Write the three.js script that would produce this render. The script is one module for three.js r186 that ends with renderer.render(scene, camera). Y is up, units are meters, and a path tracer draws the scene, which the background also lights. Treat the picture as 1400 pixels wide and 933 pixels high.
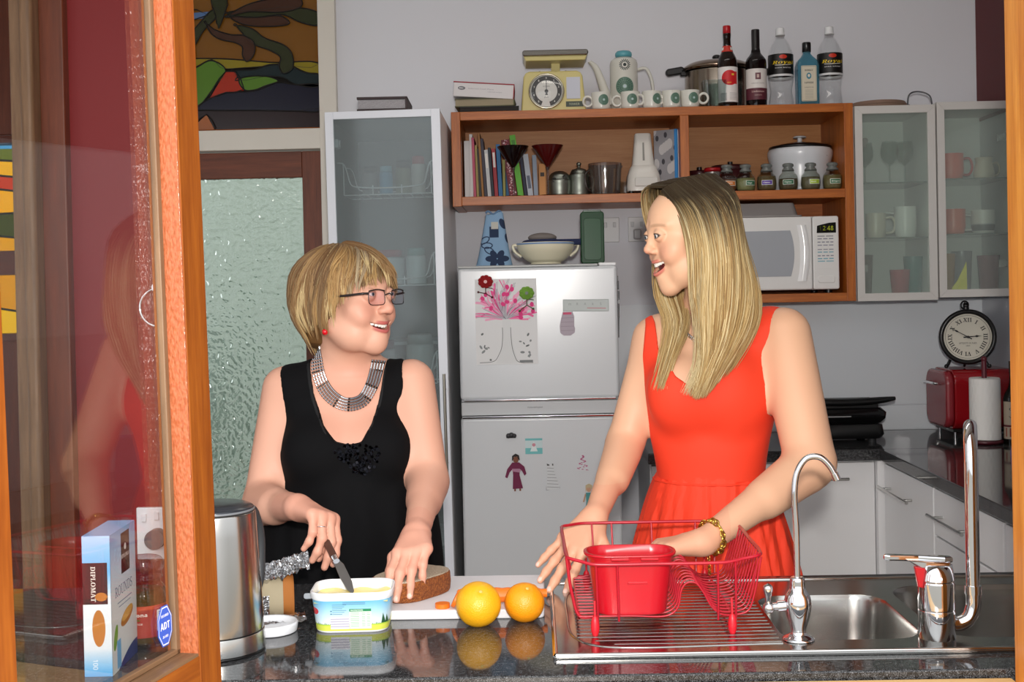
import * as THREE from 'three';
import { RoundedBoxGeometry } from 'three/addons/geometries/RoundedBoxGeometry.js';
import { mergeGeometries, mergeVertices, toCreasedNormals } from 'three/addons/utils/BufferGeometryUtils.js';
import { RectAreaLightUniformsLib } from 'three/addons/lights/RectAreaLightUniformsLib.js';
import { ImprovedNoise } from 'three/addons/math/ImprovedNoise.js';

// ---------- camera, sky, lights, exposure ----------
const scene = new THREE.Scene();
const renderer = new THREE.WebGLRenderer({ antialias: true });
renderer.toneMapping = THREE.LinearToneMapping;
renderer.toneMappingExposure = 0.97;
renderer.shadowMap.enabled = true;
const camera = new THREE.PerspectiveCamera(30.71, 1400 / 933, 0.05, 60);   // the photographer stands outside the servery window
camera.position.set(0, 1.5, 0);
camera.rotation.order = 'YXZ';
camera.rotation.set(-0.0105, 0.017, -0.021);
camera.setViewOffset(1400, 933, 0, 53.5, 1400, 933);                        // lens shift: the photograph is framed low
{ // bright overcast garden sky: pale everywhere, a little brighter overhead
  const w = 256, h = 128, d = new Float32Array(w * h * 4);
  for (let y = 0; y < h; y++) for (let x = 0; x < w; x++) {
    const e = (y / (h - 1) - 0.5) * 2, i = (y * w + x) * 4, up = Math.max(0, e), c = 0.06 * Math.sin(x * 0.147 + 3 * e) * up;
    const k = (e < 0 ? 0.55 : 0.62 + 0.28 * up + c);
    d[i] = k * 0.97; d[i + 1] = k * 1.0; d[i + 2] = k * 1.04; d[i + 3] = 1;
  }
  const sky = new THREE.DataTexture(d, w, h, THREE.RGBAFormat, THREE.FloatType);
  sky.mapping = THREE.EquirectangularReflectionMapping; sky.magFilter = THREE.LinearFilter; sky.needsUpdate = true;
  scene.background = sky; scene.backgroundIntensity = 2.25;
}
// the photographer's flash, just above the lens
const flash = new THREE.SpotLight(0xfffaf4, 18.0, 0, 0.95, 0.6, 2);
flash.position.set(0.03, 1.66, 0.03); flash.target.position.set(0.05, 1.36, -4); flash.castShadow = true; flash.shadow.radius = 2;
scene.add(flash, flash.target);
RectAreaLightUniformsLib.init();

// ---------- helpers ----------
let seed = 7;
const rnd = () => { seed = (seed * 1664525 + 1013904223) >>> 0; return seed / 4294967296; };
const rr = (a, b) => a + (b - a) * rnd();
const noiseGen = new ImprovedNoise();
const nz = (x, y, z = 0) => noiseGen.noise(x + 91.3, y + 17.7, z + 5.1);
const V = (x, y, z) => new THREE.Vector3(x, y, z);
const clamp = (x, a, b) => Math.min(b, Math.max(a, x));
const lerp = (a, b, t) => a + (b - a) * t;
const ss = (a, b, x) => { const t = clamp((x - a) / (b - a), 0, 1); return t * t * (3 - 2 * t); };
const used = {};
const numbered = (n) => { const k = used[n] = (used[n] ?? -1) + 1; return k ? n + '_' + String(k).padStart(3, '0') : n; };
function thing(name, label, category, [x, y, z] = [0, 0, 0], turn = 0, group) {
  const o = new THREE.Group(); o.name = numbered(name); scene.add(o);
  o.position.set(x, y, z); o.rotation.y = turn; o.userData = { label, category };
  if (group) o.userData.group = group;
  return o;
}
const SPLIT = new Set(['foot', 'switch', 'hinge', 'hook', 'key', 'leg', 'reel', 'knob', 'handle_bracket', 'rim_clip']);
function part(name, geo, m, parent, label) {
  if (SPLIT.has(name) && geo.userData.pieces?.length > 1) { let last; for (const g of geo.userData.pieces) last = part(name, g, m, parent, label); return last; }
  const o = new THREE.Mesh(geo, m); o.name = name; o.castShadow = o.receiveShadow = true;
  if (label) o.userData.label = label;
  parent.add(o); return o;
}
function single(name, label, category, geo, m, [x, y, z] = [0, 0, 0], turn = 0, group) {
  const o = new THREE.Mesh(geo, m); o.name = numbered(name); o.castShadow = o.receiveShadow = true; scene.add(o);
  o.position.set(x, y, z); o.rotation.y = turn; o.userData = { label, category }; if (group) o.userData.group = group; return o;
}
function copyOf(src, name, [x, y, z], turn, label, group) {
  const r = src.clone(); r.name = numbered(name); scene.add(r); r.position.set(x, y, z); r.rotation.y = turn;
  r.userData = { ...src.userData, label: label ?? src.userData.label }; if (group) r.userData.group = group; return r;
}
function struct(name, geo, m, parent = scene) {
  const o = new THREE.Mesh(geo, m); o.name = name; o.castShadow = o.receiveShadow = true;
  if (parent === scene) o.userData = { kind: 'structure' };
  parent.add(o); return o;
}
function structGroup(name, [x, y, z] = [0, 0, 0], turn = 0) { const o = new THREE.Group(); o.name = name; o.userData = { kind: 'structure' }; o.position.set(x, y, z); o.rotation.y = turn; scene.add(o); return o; }
// geometry
const mv = (g, x = 0, y = 0, z = 0, rx = 0, ry = 0, rz = 0) => { if (rx) g.rotateX(rx); if (ry) g.rotateY(ry); if (rz) g.rotateZ(rz); return g.translate(x, y, z); };
function mg(...list) {
  const pieces = list.flat(), out = mergeGeometries(pieces.map((g) => {
    g = g.index ? g.toNonIndexed() : g.clone();
    for (const k of Object.keys(g.attributes)) if (!['position', 'normal', 'uv'].includes(k)) g.deleteAttribute(k);
    if (!g.attributes.uv) g.setAttribute('uv', new THREE.BufferAttribute(new Float32Array(g.attributes.position.count * 2), 2));
    if (!g.attributes.normal) g.computeVertexNormals();
    g.morphAttributes = {}; g.groups = []; return g;
  }));
  out.userData.pieces = pieces; return out;
}
function metreUV(g, grain) { // uv in metres on the dominant plane; u runs along the grain axis
  g = g.index ? g.toNonIndexed() : g;
  g.computeBoundingBox(); const s = g.boundingBox.getSize(V(0, 0, 0)); const dims = [s.x, s.y, s.z];
  const ga = grain !== undefined ? 'xyz'.indexOf(grain) : dims.indexOf(Math.max(...dims));
  const p = g.attributes.position, n = g.attributes.normal, uv = new Float32Array(p.count * 2);
  for (let i = 0; i < p.count; i++) {
    const a = [Math.abs(n.getX(i)), Math.abs(n.getY(i)), Math.abs(n.getZ(i))], k = a.indexOf(Math.max(...a)), ax = [0, 1, 2].filter((q) => q !== k), q = [p.getX(i), p.getY(i), p.getZ(i)];
    let [u, v] = ax; if (v === ga) [u, v] = [v, u];
    uv[2 * i] = q[u]; uv[2 * i + 1] = q[v] + 0.37 * k;
  }
  g.setAttribute('uv', new THREE.BufferAttribute(uv, 2)); return g;
}
function bx(w, h, d, x = 0, y = 0, z = 0, r = 0.0015, grain) { // box centred on x, z, standing on y
  const rad = Math.min(r, w / 2.01, h / 2.01, d / 2.01);
  const g = r > 0 ? new RoundedBoxGeometry(w, h, d, r > 0.006 ? 4 : 2, rad) : new THREE.BoxGeometry(w, h, d);
  return metreUV(g, grain).translate(x, y + h / 2, z);
}
function b2(x0, x1, y0, y1, z0, z1, r = 0.0015, grain) { return bx(Math.abs(x1 - x0), Math.abs(y1 - y0), Math.abs(z1 - z0), (x0 + x1) / 2, Math.min(y0, y1), (z0 + z1) / 2, r, grain); }
const lathe = (pts, seg = 40) => new THREE.LatheGeometry(pts.map(([r, y]) => new THREE.Vector2(Math.max(r, 1e-5), y)), seg);
function smoothLathe(pts, seg = 40, n = 60) { const c = new THREE.SplineCurve(pts.map(([r, y]) => new THREE.Vector2(r, y))); return new THREE.LatheGeometry(c.getPoints(n).map((p) => new THREE.Vector2(Math.max(p.x, 1e-5), p.y)), seg); }
const cyl = (r, h, x = 0, y = 0, z = 0, seg = 24, r2 = r) => new THREE.CylinderGeometry(r2, r, h, seg).translate(x, y + h / 2, z);
const ball = (r, x = 0, y = 0, z = 0, sx = 1, sy = 1, sz = 1, s = 24) => new THREE.SphereGeometry(r, s, Math.max(8, s * 0.7 | 0)).scale(sx, sy, sz).translate(x, y, z);
const tube = (pts, r, seg = 24, closed = false, rad = 8) => new THREE.TubeGeometry(new THREE.CatmullRomCurve3(pts.map((p) => V(...p)), closed, 'centripetal'), seg, r, rad, closed);
function rod(a, b, r, seg = 8) { const A = V(...a), B = V(...b), d = B.clone().sub(A), g = new THREE.CylinderGeometry(r, r, d.length(), seg); g.applyQuaternion(new THREE.Quaternion().setFromUnitVectors(V(0, 1, 0), d.normalize())); return g.translate((a[0] + b[0]) / 2, (a[1] + b[1]) / 2, (a[2] + b[2]) / 2); }
function poly(points, depth, bevel = 0, curve = 8) { // outline in x, y; depth along z
  const s = points instanceof THREE.Shape ? points : new THREE.Shape(points.map(([x, y]) => new THREE.Vector2(x, y)));
  return new THREE.ExtrudeGeometry(s, { depth: depth - 2 * bevel, bevelEnabled: bevel > 0, bevelSize: bevel, bevelThickness: bevel, bevelOffset: -bevel, bevelSegments: 2, curveSegments: curve }).translate(0, 0, bevel);
}
function rrect(w, h, r, n = 6) { const s = []; for (const [cx, cy, a0] of [[w / 2 - r, h / 2 - r, 0], [-w / 2 + r, h / 2 - r, 90], [-w / 2 + r, -h / 2 + r, 180], [w / 2 - r, -h / 2 + r, 270]]) for (let i = 0; i <= n; i++) { const a = (a0 + 90 * i / n) * Math.PI / 180; s.push([cx + r * Math.cos(a), cy + r * Math.sin(a)]); } return s; }
function loft(rings, capEnds = true) { // rings of equal length, each a list of [x, y, z]; smooth shaded skin with flat caps
  const n = rings[0].length, pos = [], idx = [], uv = [];
  rings.forEach((r, j) => { for (let i = 0; i <= n; i++) { pos.push(...r[i % n]); uv.push(i / n, j / (rings.length - 1)); } });
  for (let j = 0; j < rings.length - 1; j++) for (let i = 0; i < n; i++) { const a = j * (n + 1) + i, b = a + 1, c = a + n + 1, d = c + 1; idx.push(a, b, c, b, d, c); }
  const g = new THREE.BufferGeometry(); g.setAttribute('position', new THREE.Float32BufferAttribute(pos, 3)); g.setAttribute('uv', new THREE.Float32BufferAttribute(uv, 2)); g.setIndex(idx); g.computeVertexNormals();
  const out = [g];
  if (capEnds) for (const [r, up] of [[rings[0], false], [rings[rings.length - 1], true]]) {
    const c = r.reduce((s, p) => [s[0] + p[0] / n, s[1] + p[1] / n, s[2] + p[2] / n], [0, 0, 0]), pp = [], uu = [];
    for (let i = 0; i < n; i++) { const a = r[i], b = r[(i + 1) % n]; pp.push(...c, ...(up ? a : b), ...(up ? b : a)); uu.push(0.5, 0.5, 0.5, 0.5, 0.5, 0.5); }
    const k = new THREE.BufferGeometry(); k.setAttribute('position', new THREE.Float32BufferAttribute(pp, 3)); k.setAttribute('uv', new THREE.Float32BufferAttribute(uu, 2)); k.computeVertexNormals(); out.push(k);
  }
  return mg(out);
}
// textures
function dtex(w, h, fn, size = 1, srgb = true) {
  const d = new Uint8Array(w * h * 4);
  for (let y = 0; y < h; y++) for (let x = 0; x < w; x++) { const c = fn(x / w, y / h, x, y), i = (y * w + x) * 4; d[i] = clamp(c[0], 0, 1) * 255; d[i + 1] = clamp(c[1], 0, 1) * 255; d[i + 2] = clamp(c[2], 0, 1) * 255; d[i + 3] = 255; }
  const t = new THREE.DataTexture(d, w, h); t.magFilter = THREE.LinearFilter; t.minFilter = THREE.LinearFilter; t.wrapS = t.wrapT = THREE.RepeatWrapping; if (srgb) t.colorSpace = THREE.SRGBColorSpace; t.repeat.set(1 / size, 1 / size); t.needsUpdate = true; return t;
}
function canv(w, h, draw) { const c = document.createElement('canvas'); c.width = w; c.height = h; const g = c.getContext('2d'); draw(g, w, h); const t = new THREE.CanvasTexture(c); t.colorSpace = THREE.SRGBColorSpace; return t; }
const hsh = (x, y, s) => { let n = Math.imul(x, 374761393) + Math.imul(y, 668265263) + Math.imul(Math.round(s * 17), 974634777) | 0; n = Math.imul(n ^ n >>> 13, 1274126177); return ((n ^ n >>> 16) >>> 0) / 4294967296; };
const tn = (u, v, fx, fy, s) => { // tileable smooth noise, fx by fy cells on the tile, -1 .. 1
  fx = Math.max(1, Math.round(fx)); fy = Math.max(1, Math.round(fy)); const x = u * fx, y = v * fy, i = Math.floor(x), j = Math.floor(y), a = x - i, b = y - j, p = a * a * a * (a * (a * 6 - 15) + 10), q = b * b * b * (b * (b * 6 - 15) + 10);
  const H = (m, n) => { const g = 6.2832 * hsh(((i + m) % fx + fx) % fx, ((j + n) % fy + fy) % fy, s); return Math.cos(g) * (a - m) + Math.sin(g) * (b - n); }; return 1.6 * lerp(lerp(H(0, 0), H(1, 0), p), lerp(H(0, 1), H(1, 1), p), q);
};
function woodTex(light, dark, size = 0.6) {
  return dtex(512, 512, (u, v) => {
    const g = tn(u, v, 2.5, 34, 1) * 0.5 + tn(u, v, 5, 110, 4) * 0.45 + tn(u, v, 22, 190, 9) * 0.25, ring = 0.5 + 0.5 * Math.sin(6.2832 * 7 * v + 4 * tn(u, v, 2, 5, 3));
    const t = clamp(0.45 + g * 0.5 + (ring - 0.5) * 0.22, 0, 1); return [lerp(light[0], dark[0], t), lerp(light[1], dark[1], t), lerp(light[2], dark[2], t)];
  }, size);
}
const hex = (h) => [(h >> 16 & 255) / 255, (h >> 8 & 255) / 255, (h & 255) / 255];
const M = (color, roughness = 0.5, o = {}) => new THREE.MeshPhysicalMaterial({ color, roughness, side: THREE.DoubleSide, ...o });
const metal = (color, roughness = 0.2, o = {}) => M(color, roughness, { metalness: 1, ...o });
const glassM = (color = 0xffffff, roughness = 0.0, o = {}) => M(color, roughness, { transmission: 1, thickness: 0, ior: 1.5, ...o });
const tWoodOrange = woodTex(hex(0xa25a1a), hex(0x78390c)), tWoodShelf = woodTex(hex(0xc06e28), hex(0x8e4614)), tWoodDark = woodTex(hex(0x7a3c20), hex(0x54260f)), tWoodGrey = woodTex(hex(0x8a6a4c), hex(0x5d432c));
const tWoodPale = woodTex(hex(0xe9c58c), hex(0xcf9f5e));
const tGranite = dtex(1024, 1024, (u, v, x, y) => { const a = rnd(), b = tn(u, v, 60, 60, 2), c = tn(u, v, 240, 240, 6); let k = 0.21 + 0.10 * b + 0.22 * c + (a - 0.5) * 0.10; if (a > 0.985) k += 0.28; if (a < 0.05) k -= 0.08; k = clamp(k, 0.04, 0.7); return [k, k * 1.01, k * 1.03]; }, 0.42);
const tBrush = dtex(256, 256, (u, v) => { const k = 0.5 + 0.5 * tn(u, v, 3, 200, 5); return [k, k, k]; }, 0.25, false);
const tFine = dtex(256, 256, () => { const k = rnd(); return [k, k, k]; }, 0.08, false);
const mats = {
  wallWhite: M(0xdfe0e6, 0.75), splash: M(0xe6ebf0, 0.12), ceiling: M(0xeeeeee, 0.9), trimWhite: M(0xdcd6cb, 0.5), red: M(0x7c0f10, 0.5), redDark: M(0x5c1518, 0.6),
  woodOrange: M(0xffffff, 0.6, { specularIntensity: 0.4, map: tWoodOrange }), woodShelf: M(0xffffff, 0.4, { map: tWoodShelf }), woodDark: M(0xffffff, 0.45, { map: tWoodDark }), woodGrey: M(0xffffff, 0.55, { map: tWoodGrey }), woodJamb: M(0xffffff, 0.4, { map: woodTex(hex(0xe29a42), hex(0xb8691f)) }), woodPale: M(0xffffff, 0.45, { map: tWoodPale }),
  granite: M(0xffffff, 0.06, { map: tGranite }), white: M(0xe9e9ea, 0.35), whiteGloss: M(0xeceded, 0.16), fridge: M(0xd3d6d9, 0.22), black: M(0x0e0e0f, 0.35), blackGloss: M(0x0b0b0c, 0.12), rubber: M(0x1c1d1f, 0.6),
  chrome: metal(0xe8e8ea, 0.05), steel: metal(0xc9c9c6, 0.24), steelSoft: metal(0xb8b9ba, 0.34), alu: metal(0xc4c2be, 0.4), aluFrame: M(0xcfccc8, 0.4), gold: metal(0xd9b458, 0.2), silver: metal(0xdcdcdc, 0.18),
  clear: glassM(0xffffff, 0.0), bottleClear: glassM(0xfbfcfc, 0.03), frosted: glassM(0xdfe8e4, 0.17), paper: M(0xf0eee9, 0.85), redPlastic: M(0xc81a28, 0.32), 
};
const painted = (t, roughness = 0.5, o = {}) => M(0xffffff, roughness, { map: t, ...o });
// ---------- the room ----------
struct('floor', b2(-3.2, 2.0, -0.06, 0, -5.3, -1.75, 0), M(0xb9ae9f, 0.5));
struct('ceiling', b2(-3.2, 2.0, 2.95, 3.05, -5.3, -1.75, 0), mats.ceiling);
// back wall with the door opening (x -1.66 .. -0.85, up to 2.79 with the transom)
struct('wall_back', mg(b2(-0.84, 2.0, 0, 2.95, -5.04, -5.16, 0), b2(-3.2, -2.55, 0, 2.95, -5.04, -5.16, 0), b2(-1.98, -1.72, 0, 2.95, -5.04, -5.16, 0), b2(-2.55, -1.98, 0, 1.33, -5.04, -5.16, 0), b2(-2.55, -1.98, 2.17, 2.95, -5.04, -5.16, 0), b2(-1.72, -0.84, 2.8, 2.95, -5.04, -5.16, 0)), mats.wallWhite);
struct('wall_right', mg(b2(1.815, 1.95, 0, 2.13, -1.75, -5.04, 0)), mats.wallWhite);
{ const up = struct('wall_right_upper', b2(1.80, 1.95, 2.13, 2.95, -1.75, -5.035, 0), mats.redDark); up.userData.kind = 'structure'; }
struct('wall_left', mg(b2(-3.2, -3.1, 0, 0.9, -1.75, -5.04, 0), b2(-3.2, -3.1, 2.4, 2.95, -1.75, -5.04, 0), b2(-3.2, -3.1, 0.9, 2.4, -1.75, -3.0, 0), b2(-3.2, -3.1, 0.9, 2.4, -4.8, -5.04, 0)), mats.wallWhite);
{ const g = structGroup('unseen_window_5', [-3.15, 0, -3.9]); part('glass_pane', b2(-0.004, 0.004, 0.92, 2.38, -0.88, 0.88, 0), mats.clear, g); part('frame', mg(b2(-0.03, 0.03, 0.90, 0.94, -0.9, 0.9, 0.003), b2(-0.03, 0.03, 2.36, 2.40, -0.9, 0.9, 0.003), b2(-0.03, 0.03, 0.94, 2.36, -0.9, -0.86, 0.003), b2(-0.03, 0.03, 0.94, 2.36, 0.86, 0.9, 0.003)), mats.white, g); }  // unseen window, out of view, lets sky light in from the left
// front wall of the house around the servery opening (x -1.35 .. 0.76, y 0.86 .. 2.62)
struct('wall_front', mg(b2(-1.45, 2.0, 0, 0.845, -1.80, -1.93, 0), b2(-3.2, 2.0, 2.62, 2.95, -1.80, -1.93, 0), b2(-1.52, -1.40, 0, 2.62, -1.80, -1.93, 0), b2(-3.2, -3.0, 0, 2.62, -1.80, -1.93, 0), b2(0.84, 2.0, 0.845, 2.62, -1.80, -1.93, 0)), M(0xd8d2c6, 0.8));
// (unseen doorway left of the servery, out of view, lets sky light in, x -3.0 .. -1.52)
struct('trim_1', b2(0.722, 0.84, 0.85, 2.62, -1.79, -1.90, 0.003, 'y'), mats.woodJamb);                     // right jamb of the servery
struct('trim_2', b2(-1.40, 0.722, 0.805, 0.888, -1.78, -1.912, 0.004, 'x'), mats.woodPale);                    // pale sill board below the worktop
struct('trim_3', b2(-1.40, 0.84, 2.62, 2.70, -1.79, -1.93, 0.003, 'x'), mats.woodOrange);                   // head
// glossy white splashback sheets under the wall cabinets
{ const g = structGroup('trim_7', [0, 0, 0]);
  part('panel', b2(0.33, 1.805, 1.002, 1.425, -5.028, -5.04, 0.001), mats.splash, g);
  part('panel', b2(0.33, 1.805, 0.902, 0.998, -5.026, -5.04, 0.001), mats.splash, g);
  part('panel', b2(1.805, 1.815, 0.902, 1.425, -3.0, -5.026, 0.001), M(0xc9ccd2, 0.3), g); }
// red painted partition on the left with its brown timber post, seen through the open sash
struct('wall_partition', b2(-1.045, -0.815, 0, 2.95, -2.80, -2.90, 0.002), mats.red);
{ const g = structGroup('trim_6', [-1.18, 0, -2.80]);   // timber post at the partition's end
  part('post', b2(0.024, 0.058, 0, 2.95, 0.045, -0.08, 0.004, 'y'), mats.woodGrey, g);
  part('post', b2(0.056, 0.086, 0, 2.95, 0.075, -0.08, 0.012, 'y'), mats.woodGrey, g);
  part('post', b2(0.084, 0.14, 0, 2.95, 0.03, -0.08, 0.004, 'y'), mats.woodDark, g);
}
struct('wall_panel', mg(b2(-3.1, -2.55, 0, 2.95, -5.0, -5.04, 0, 'y'), b2(-1.98, -1.74, 0, 2.95, -5.0, -5.04, 0, 'y'), b2(-2.55, -1.98, 0, 1.33, -5.0, -5.04, 0, 'y'), b2(-2.55, -1.98, 2.17, 2.95, -5.0, -5.04, 0, 'y')), mats.woodDark);
// small coloured window in the back wall, lit from outside
{ const g = structGroup('window_6', [-2.265, 0, -5.09]);
  part('frame', mg(b2(-0.285, 0.285, 1.33, 1.36, 0.045, -0.05, 0.002, 'x'), b2(-0.285, 0.285, 2.14, 2.17, 0.045, -0.05, 0.002, 'x'), b2(-0.285, -0.255, 1.36, 2.14, 0.045, -0.05, 0.002, 'y'), b2(0.255, 0.285, 1.36, 2.14, 0.045, -0.05, 0.002, 'y'), b2(-0.255, 0.255, 1.60, 1.70, 0.03, -0.03, 0.002, 'x')), mats.woodDark, g);
  const Q = [[[-0.255, 1.36], [0.255, 1.36], [0.255, 1.43], [-0.255, 1.52], 0xf2d40a], [[-0.255, 1.52], [0.255, 1.43], [0.255, 1.60], [-0.255, 1.60], 0xe6bc12], [[-0.255, 1.70], [0.255, 1.70], [0.255, 1.74], [-0.255, 1.80], 0xe8c018], [[-0.255, 1.80], [0.255, 1.74], [0.255, 1.86], [-0.255, 1.84], 0x77802c], [[-0.255, 1.84], [0.255, 1.86], [0.255, 1.93], [-0.255, 2.0], 0xf0c820], [[-0.255, 2.0], [0.255, 1.93], [0.255, 1.99], [-0.255, 2.05], 0xd8702a], [[-0.255, 2.05], [0.255, 1.99], [0.255, 2.06], [-0.255, 2.10], 0xf0cc28], [[-0.255, 2.10], [0.255, 2.06], [0.255, 2.12], [-0.255, 2.12], 0x98a03c], [[-0.255, 2.12], [0.255, 2.12], [0.255, 2.14], [-0.255, 2.14], 0x86c0d8]];
  Q.forEach((q) => { const c = q.pop(); part('pane', poly(q, 0.004), M(c, 0.1, { transmission: 0.95, thickness: 0 }), g); });
  for (const [a, b] of [[1.52, 1.43], [1.80, 1.74], [1.84, 1.86], [2.0, 1.93], [2.05, 1.99], [2.10, 2.06]]) part('lead_came', rod([-0.255, a, 0.004], [0.255, b, 0.004], 0.005, 6), M(0x1a1613, 0.5), g); }
// white door frame and transom rail on the back wall
struct('trim_4', mg(b2(-0.845, -0.775, 0, 2.95, -5.0, -5.10, 0.003), b2(-1.735, -1.665, 0, 2.95, -5.0, -5.10, 0.003)), mats.trimWhite);
struct('trim_5', b2(-1.667, -0.843, 2.083, 2.165, -5.0, -5.10, 0.003), mats.trimWhite);
// the door: dark timber frame and one sheet of rippled obscure glass
{ const d = structGroup('door_1', [-1.25, 0, -5.06]);
  const stile = (x0, x1, y0, y1, gr) => b2(x0, x1, y0, y1, -0.018, 0.02, 0.004, gr);
  part('stile', stile(0.322, 0.405, 0.01, 2.078, 'y'), mats.woodDark, d); part('stile', stile(-0.415, -0.322, 0.01, 2.078, 'y'), mats.woodDark, d);
  part('rail', stile(-0.322, 0.322, 1.972, 2.078, 'x'), mats.woodDark, d); part('rail', stile(-0.322, 0.322, 0.01, 0.25, 'x'), mats.woodDark, d);
  const ripple = dtex(512, 512, (u, v) => {
    const h = Math.abs(tn(u, v, 13, 13, 3)) + 0.5 * Math.abs(tn(u, v, 23, 23, 8)) + 0.2 * tn(u, v, 7, 7, 5), k = clamp(0.9 - h * 0.8, 0, 1); return [k, k, k];
  }, 0.42, false);
  part('glass_pane', b2(-0.325, 0.325, 0.245, 1.975, -0.004, 0.002, 0), M(0xdfe8e0, 0.04, { transmission: 1, thickness: 0.005, ior: 1.45, bumpMap: ripple, bumpScale: 0.0032 }), d);
  part('handle', mg(rod([-0.37, 1.0, 0.02], [-0.37, 1.0, 0.06], 0.01), rod([-0.37, 1.0, 0.06], [-0.26, 1.0, 0.06], 0.009)), mats.chrome, d);
}
// beyond the door: added pale wall toning down the sky, added bush varying it
struct('added_yard_wall', b2(-3.0, 1.0, -0.06, 3.2, -8.4, -8.5, 0), M(0xb6bdb3, 0.9));
{ const g = new THREE.IcosahedronGeometry(0.34, 12), p = g.attributes.position; for (let k = 0; k < p.count; k++) { const a = V(p.getX(k), p.getY(k), p.getZ(k)), n = 1 + 0.25 * nz(a.x * 9, a.y * 9, a.z * 9) + 0.2 * nz(a.x * 22, a.y * 22, a.z * 22); p.setXYZ(k, a.x * n, a.y * n * 1.3, a.z * n); } g.computeVertexNormals();
  const t = thing('added_shrub', 'added grey-green bush varying the tone behind the rippled door glass', 'added_shrub', [-2.15, -0.06, -7.4]); part('foliage', g.translate(0, 0.85, 0), M(0x8c9a8e, 0.9), t); part('stem', cyl(0.03, 0.9, 0, 0, 0, 10), M(0x6a5848, 0.9), t); }
struct('ground_yard', b2(-4.5, 1.0, -0.16, -0.06, -5.16, -8.5, 0), M(0x8f9488, 0.9));
// stained glass transom: one pane per colour, lead cames between
{ const g = structGroup('window_1', [-1.25, 2.165, -5.06]);       // opening x -0.412 .. 0.402, y 0 .. 0.63
  const W0 = -0.412, W1 = 0.402, sc = 0.0029636;
  const q = (px, py) => [(px - 435.5) * sc + W1 , (177 - (py + (px - 435.5) * -0.018)) * sc];  // sheet traced at full size
  const amber = 0x8a5a18, brown = 0x4a2a1a, olive = 0x33381c, yel = 0x9a8a22, green = 0x5f8a2a, redg = 0xb8331a, navy = 0x17182e, plum = 0x2a1416, teal = 0x14282c, org = 0xb86a34, blue = 0x5f7fae;
  const P = [];
  const add = (c, pts, front = 0) => P.push([c, pts, front]);
  // backdrop sheets
  add(amber, [[158, -20], [437, -20], [437, 87], [370, 82], [300, 74], [230, 72], [158, 78]]);
  add(yel, [[158, 78], [230, 72], [300, 74], [370, 82], [437, 87], [437, 101], [415, 97], [395, 88], [330, 88], [300, 87], [288, 75], [262, 85], [235, 90], [158, 96]], 1);
  add(green, [[158, 96], [235, 90], [262, 86], [286, 76], [306, 90], [290, 112], [262, 141], [245, 136], [158, 120]], 2);
  add(redg, [[306, 92], [318, 92], [330, 119], [304, 121], [283, 128]], 3);
  add(teal, [[318, 92], [345, 91], [367, 85], [395, 88], [415, 98], [437, 102], [437, 117], [400, 113], [385, 104], [362, 101], [325, 104]], 2);
  add(green, [[324, 104], [362, 101], [378, 108], [360, 114], [345, 119], [331, 118]], 3);
  add(navy, [[283, 128], [304, 121], [345, 120], [378, 110], [400, 114], [437, 117], [437, 150], [400, 150], [345, 147], [278, 144], [262, 142]], 2);
  add(plum, [[158, 120], [245, 136], [262, 142], [278, 144], [345, 147], [400, 150], [437, 150], [437, 178], [158, 178]], 1);
  add(org, [[278, 150], [290, 174], [262, 172], [258, 168]], 3);
  add(yel, [[158, 160], [243, 166], [272, 176], [158, 178]], 3);
  // the palm: trunk, fronds
  add(olive, [[323, 30], [345, 36], [360, 48], [388, 60], [398, 72], [398, 92], [385, 98], [380, 88], [382, 76], [368, 66], [345, 56], [330, 40]], 4);
  add(olive, [[310, 12], [350, 10], [400, 8], [437, 18], [437, 34], [408, 28], [388, 18], [350, 20], [316, 18]], 4);
  add(brown, [[312, 16], [345, 0], [410, -4], [414, 6], [390, 14], [340, 12]], 5);
  add(brown, [[314, 18], [350, 20], [385, 20], [396, 30], [360, 33], [330, 28]], 5);
  add(brown, [[281, 26], [292, 34], [314, 42], [332, 44], [346, 54], [346, 70], [336, 80], [330, 72], [330, 60], [322, 54], [300, 48], [288, 40]], 5);
  add(olive, [[292, 6], [300, 10], [276, 36], [262, 56], [240, 60], [236, 52], [262, 34]], 4);
  add(brown, [[240, 60], [262, 58], [264, 70], [252, 84], [242, 72]], 5);
  add(olive, [[288, -8], [312, -8], [306, 14], [297, 34], [294, 14]], 5);
  add(blue, [[158, 14], [288, 9], [276, 18], [244, 22], [158, 24]], 4);
  P.forEach(([c, pts, f], i) => {
    const loop = new THREE.CatmullRomCurve3(pts.map(([x, y]) => { const [a, b] = q(x, y); return V(clamp(a, W0, W1), clamp(b, 0, 0.63), 0); }), true, 'centripetal', 0.2);
    const line = pts.length > 5 ? loop.getPoints(pts.length * 4) : loop.points;
    const z = f * 0.0022;
    part('pane', poly(line.map((p) => [clamp(p.x, W0, W1), clamp(p.y, 0, 0.63)]), 0.003).translate(0, 0, z), M(c, 0.2, { transmission: 0.25, thickness: 0 }), g);
    const came = new THREE.TubeGeometry(new THREE.CatmullRomCurve3(line.map((p) => V(clamp(p.x, W0, W1), clamp(p.y, 0, 0.63), z + 0.003)), true, 'centripetal'), line.length * 2, 0.0028, 5, true);
    part('lead_came', came, M(0x1a1613, 0.5, { metalness: 0.4 }), g);
  });
  part('frame', mg(b2(W0 - 0.01, W1 + 0.01, -0.004, 0.008, -0.02, 0.025, 0.001, 'x'), b2(W0 - 0.01, W1 + 0.01, 0.63, 0.65, -0.02, 0.025, 0.001, 'x')), mats.woodOrange, g);
}
struct('dark_backing_2', b2(-1.66, -0.85, 2.166, 2.795, -5.115, -5.12, 0), M(0x2b2723, 0.9));   // added dark sheet standing in for the unlit space behind the transom

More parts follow.
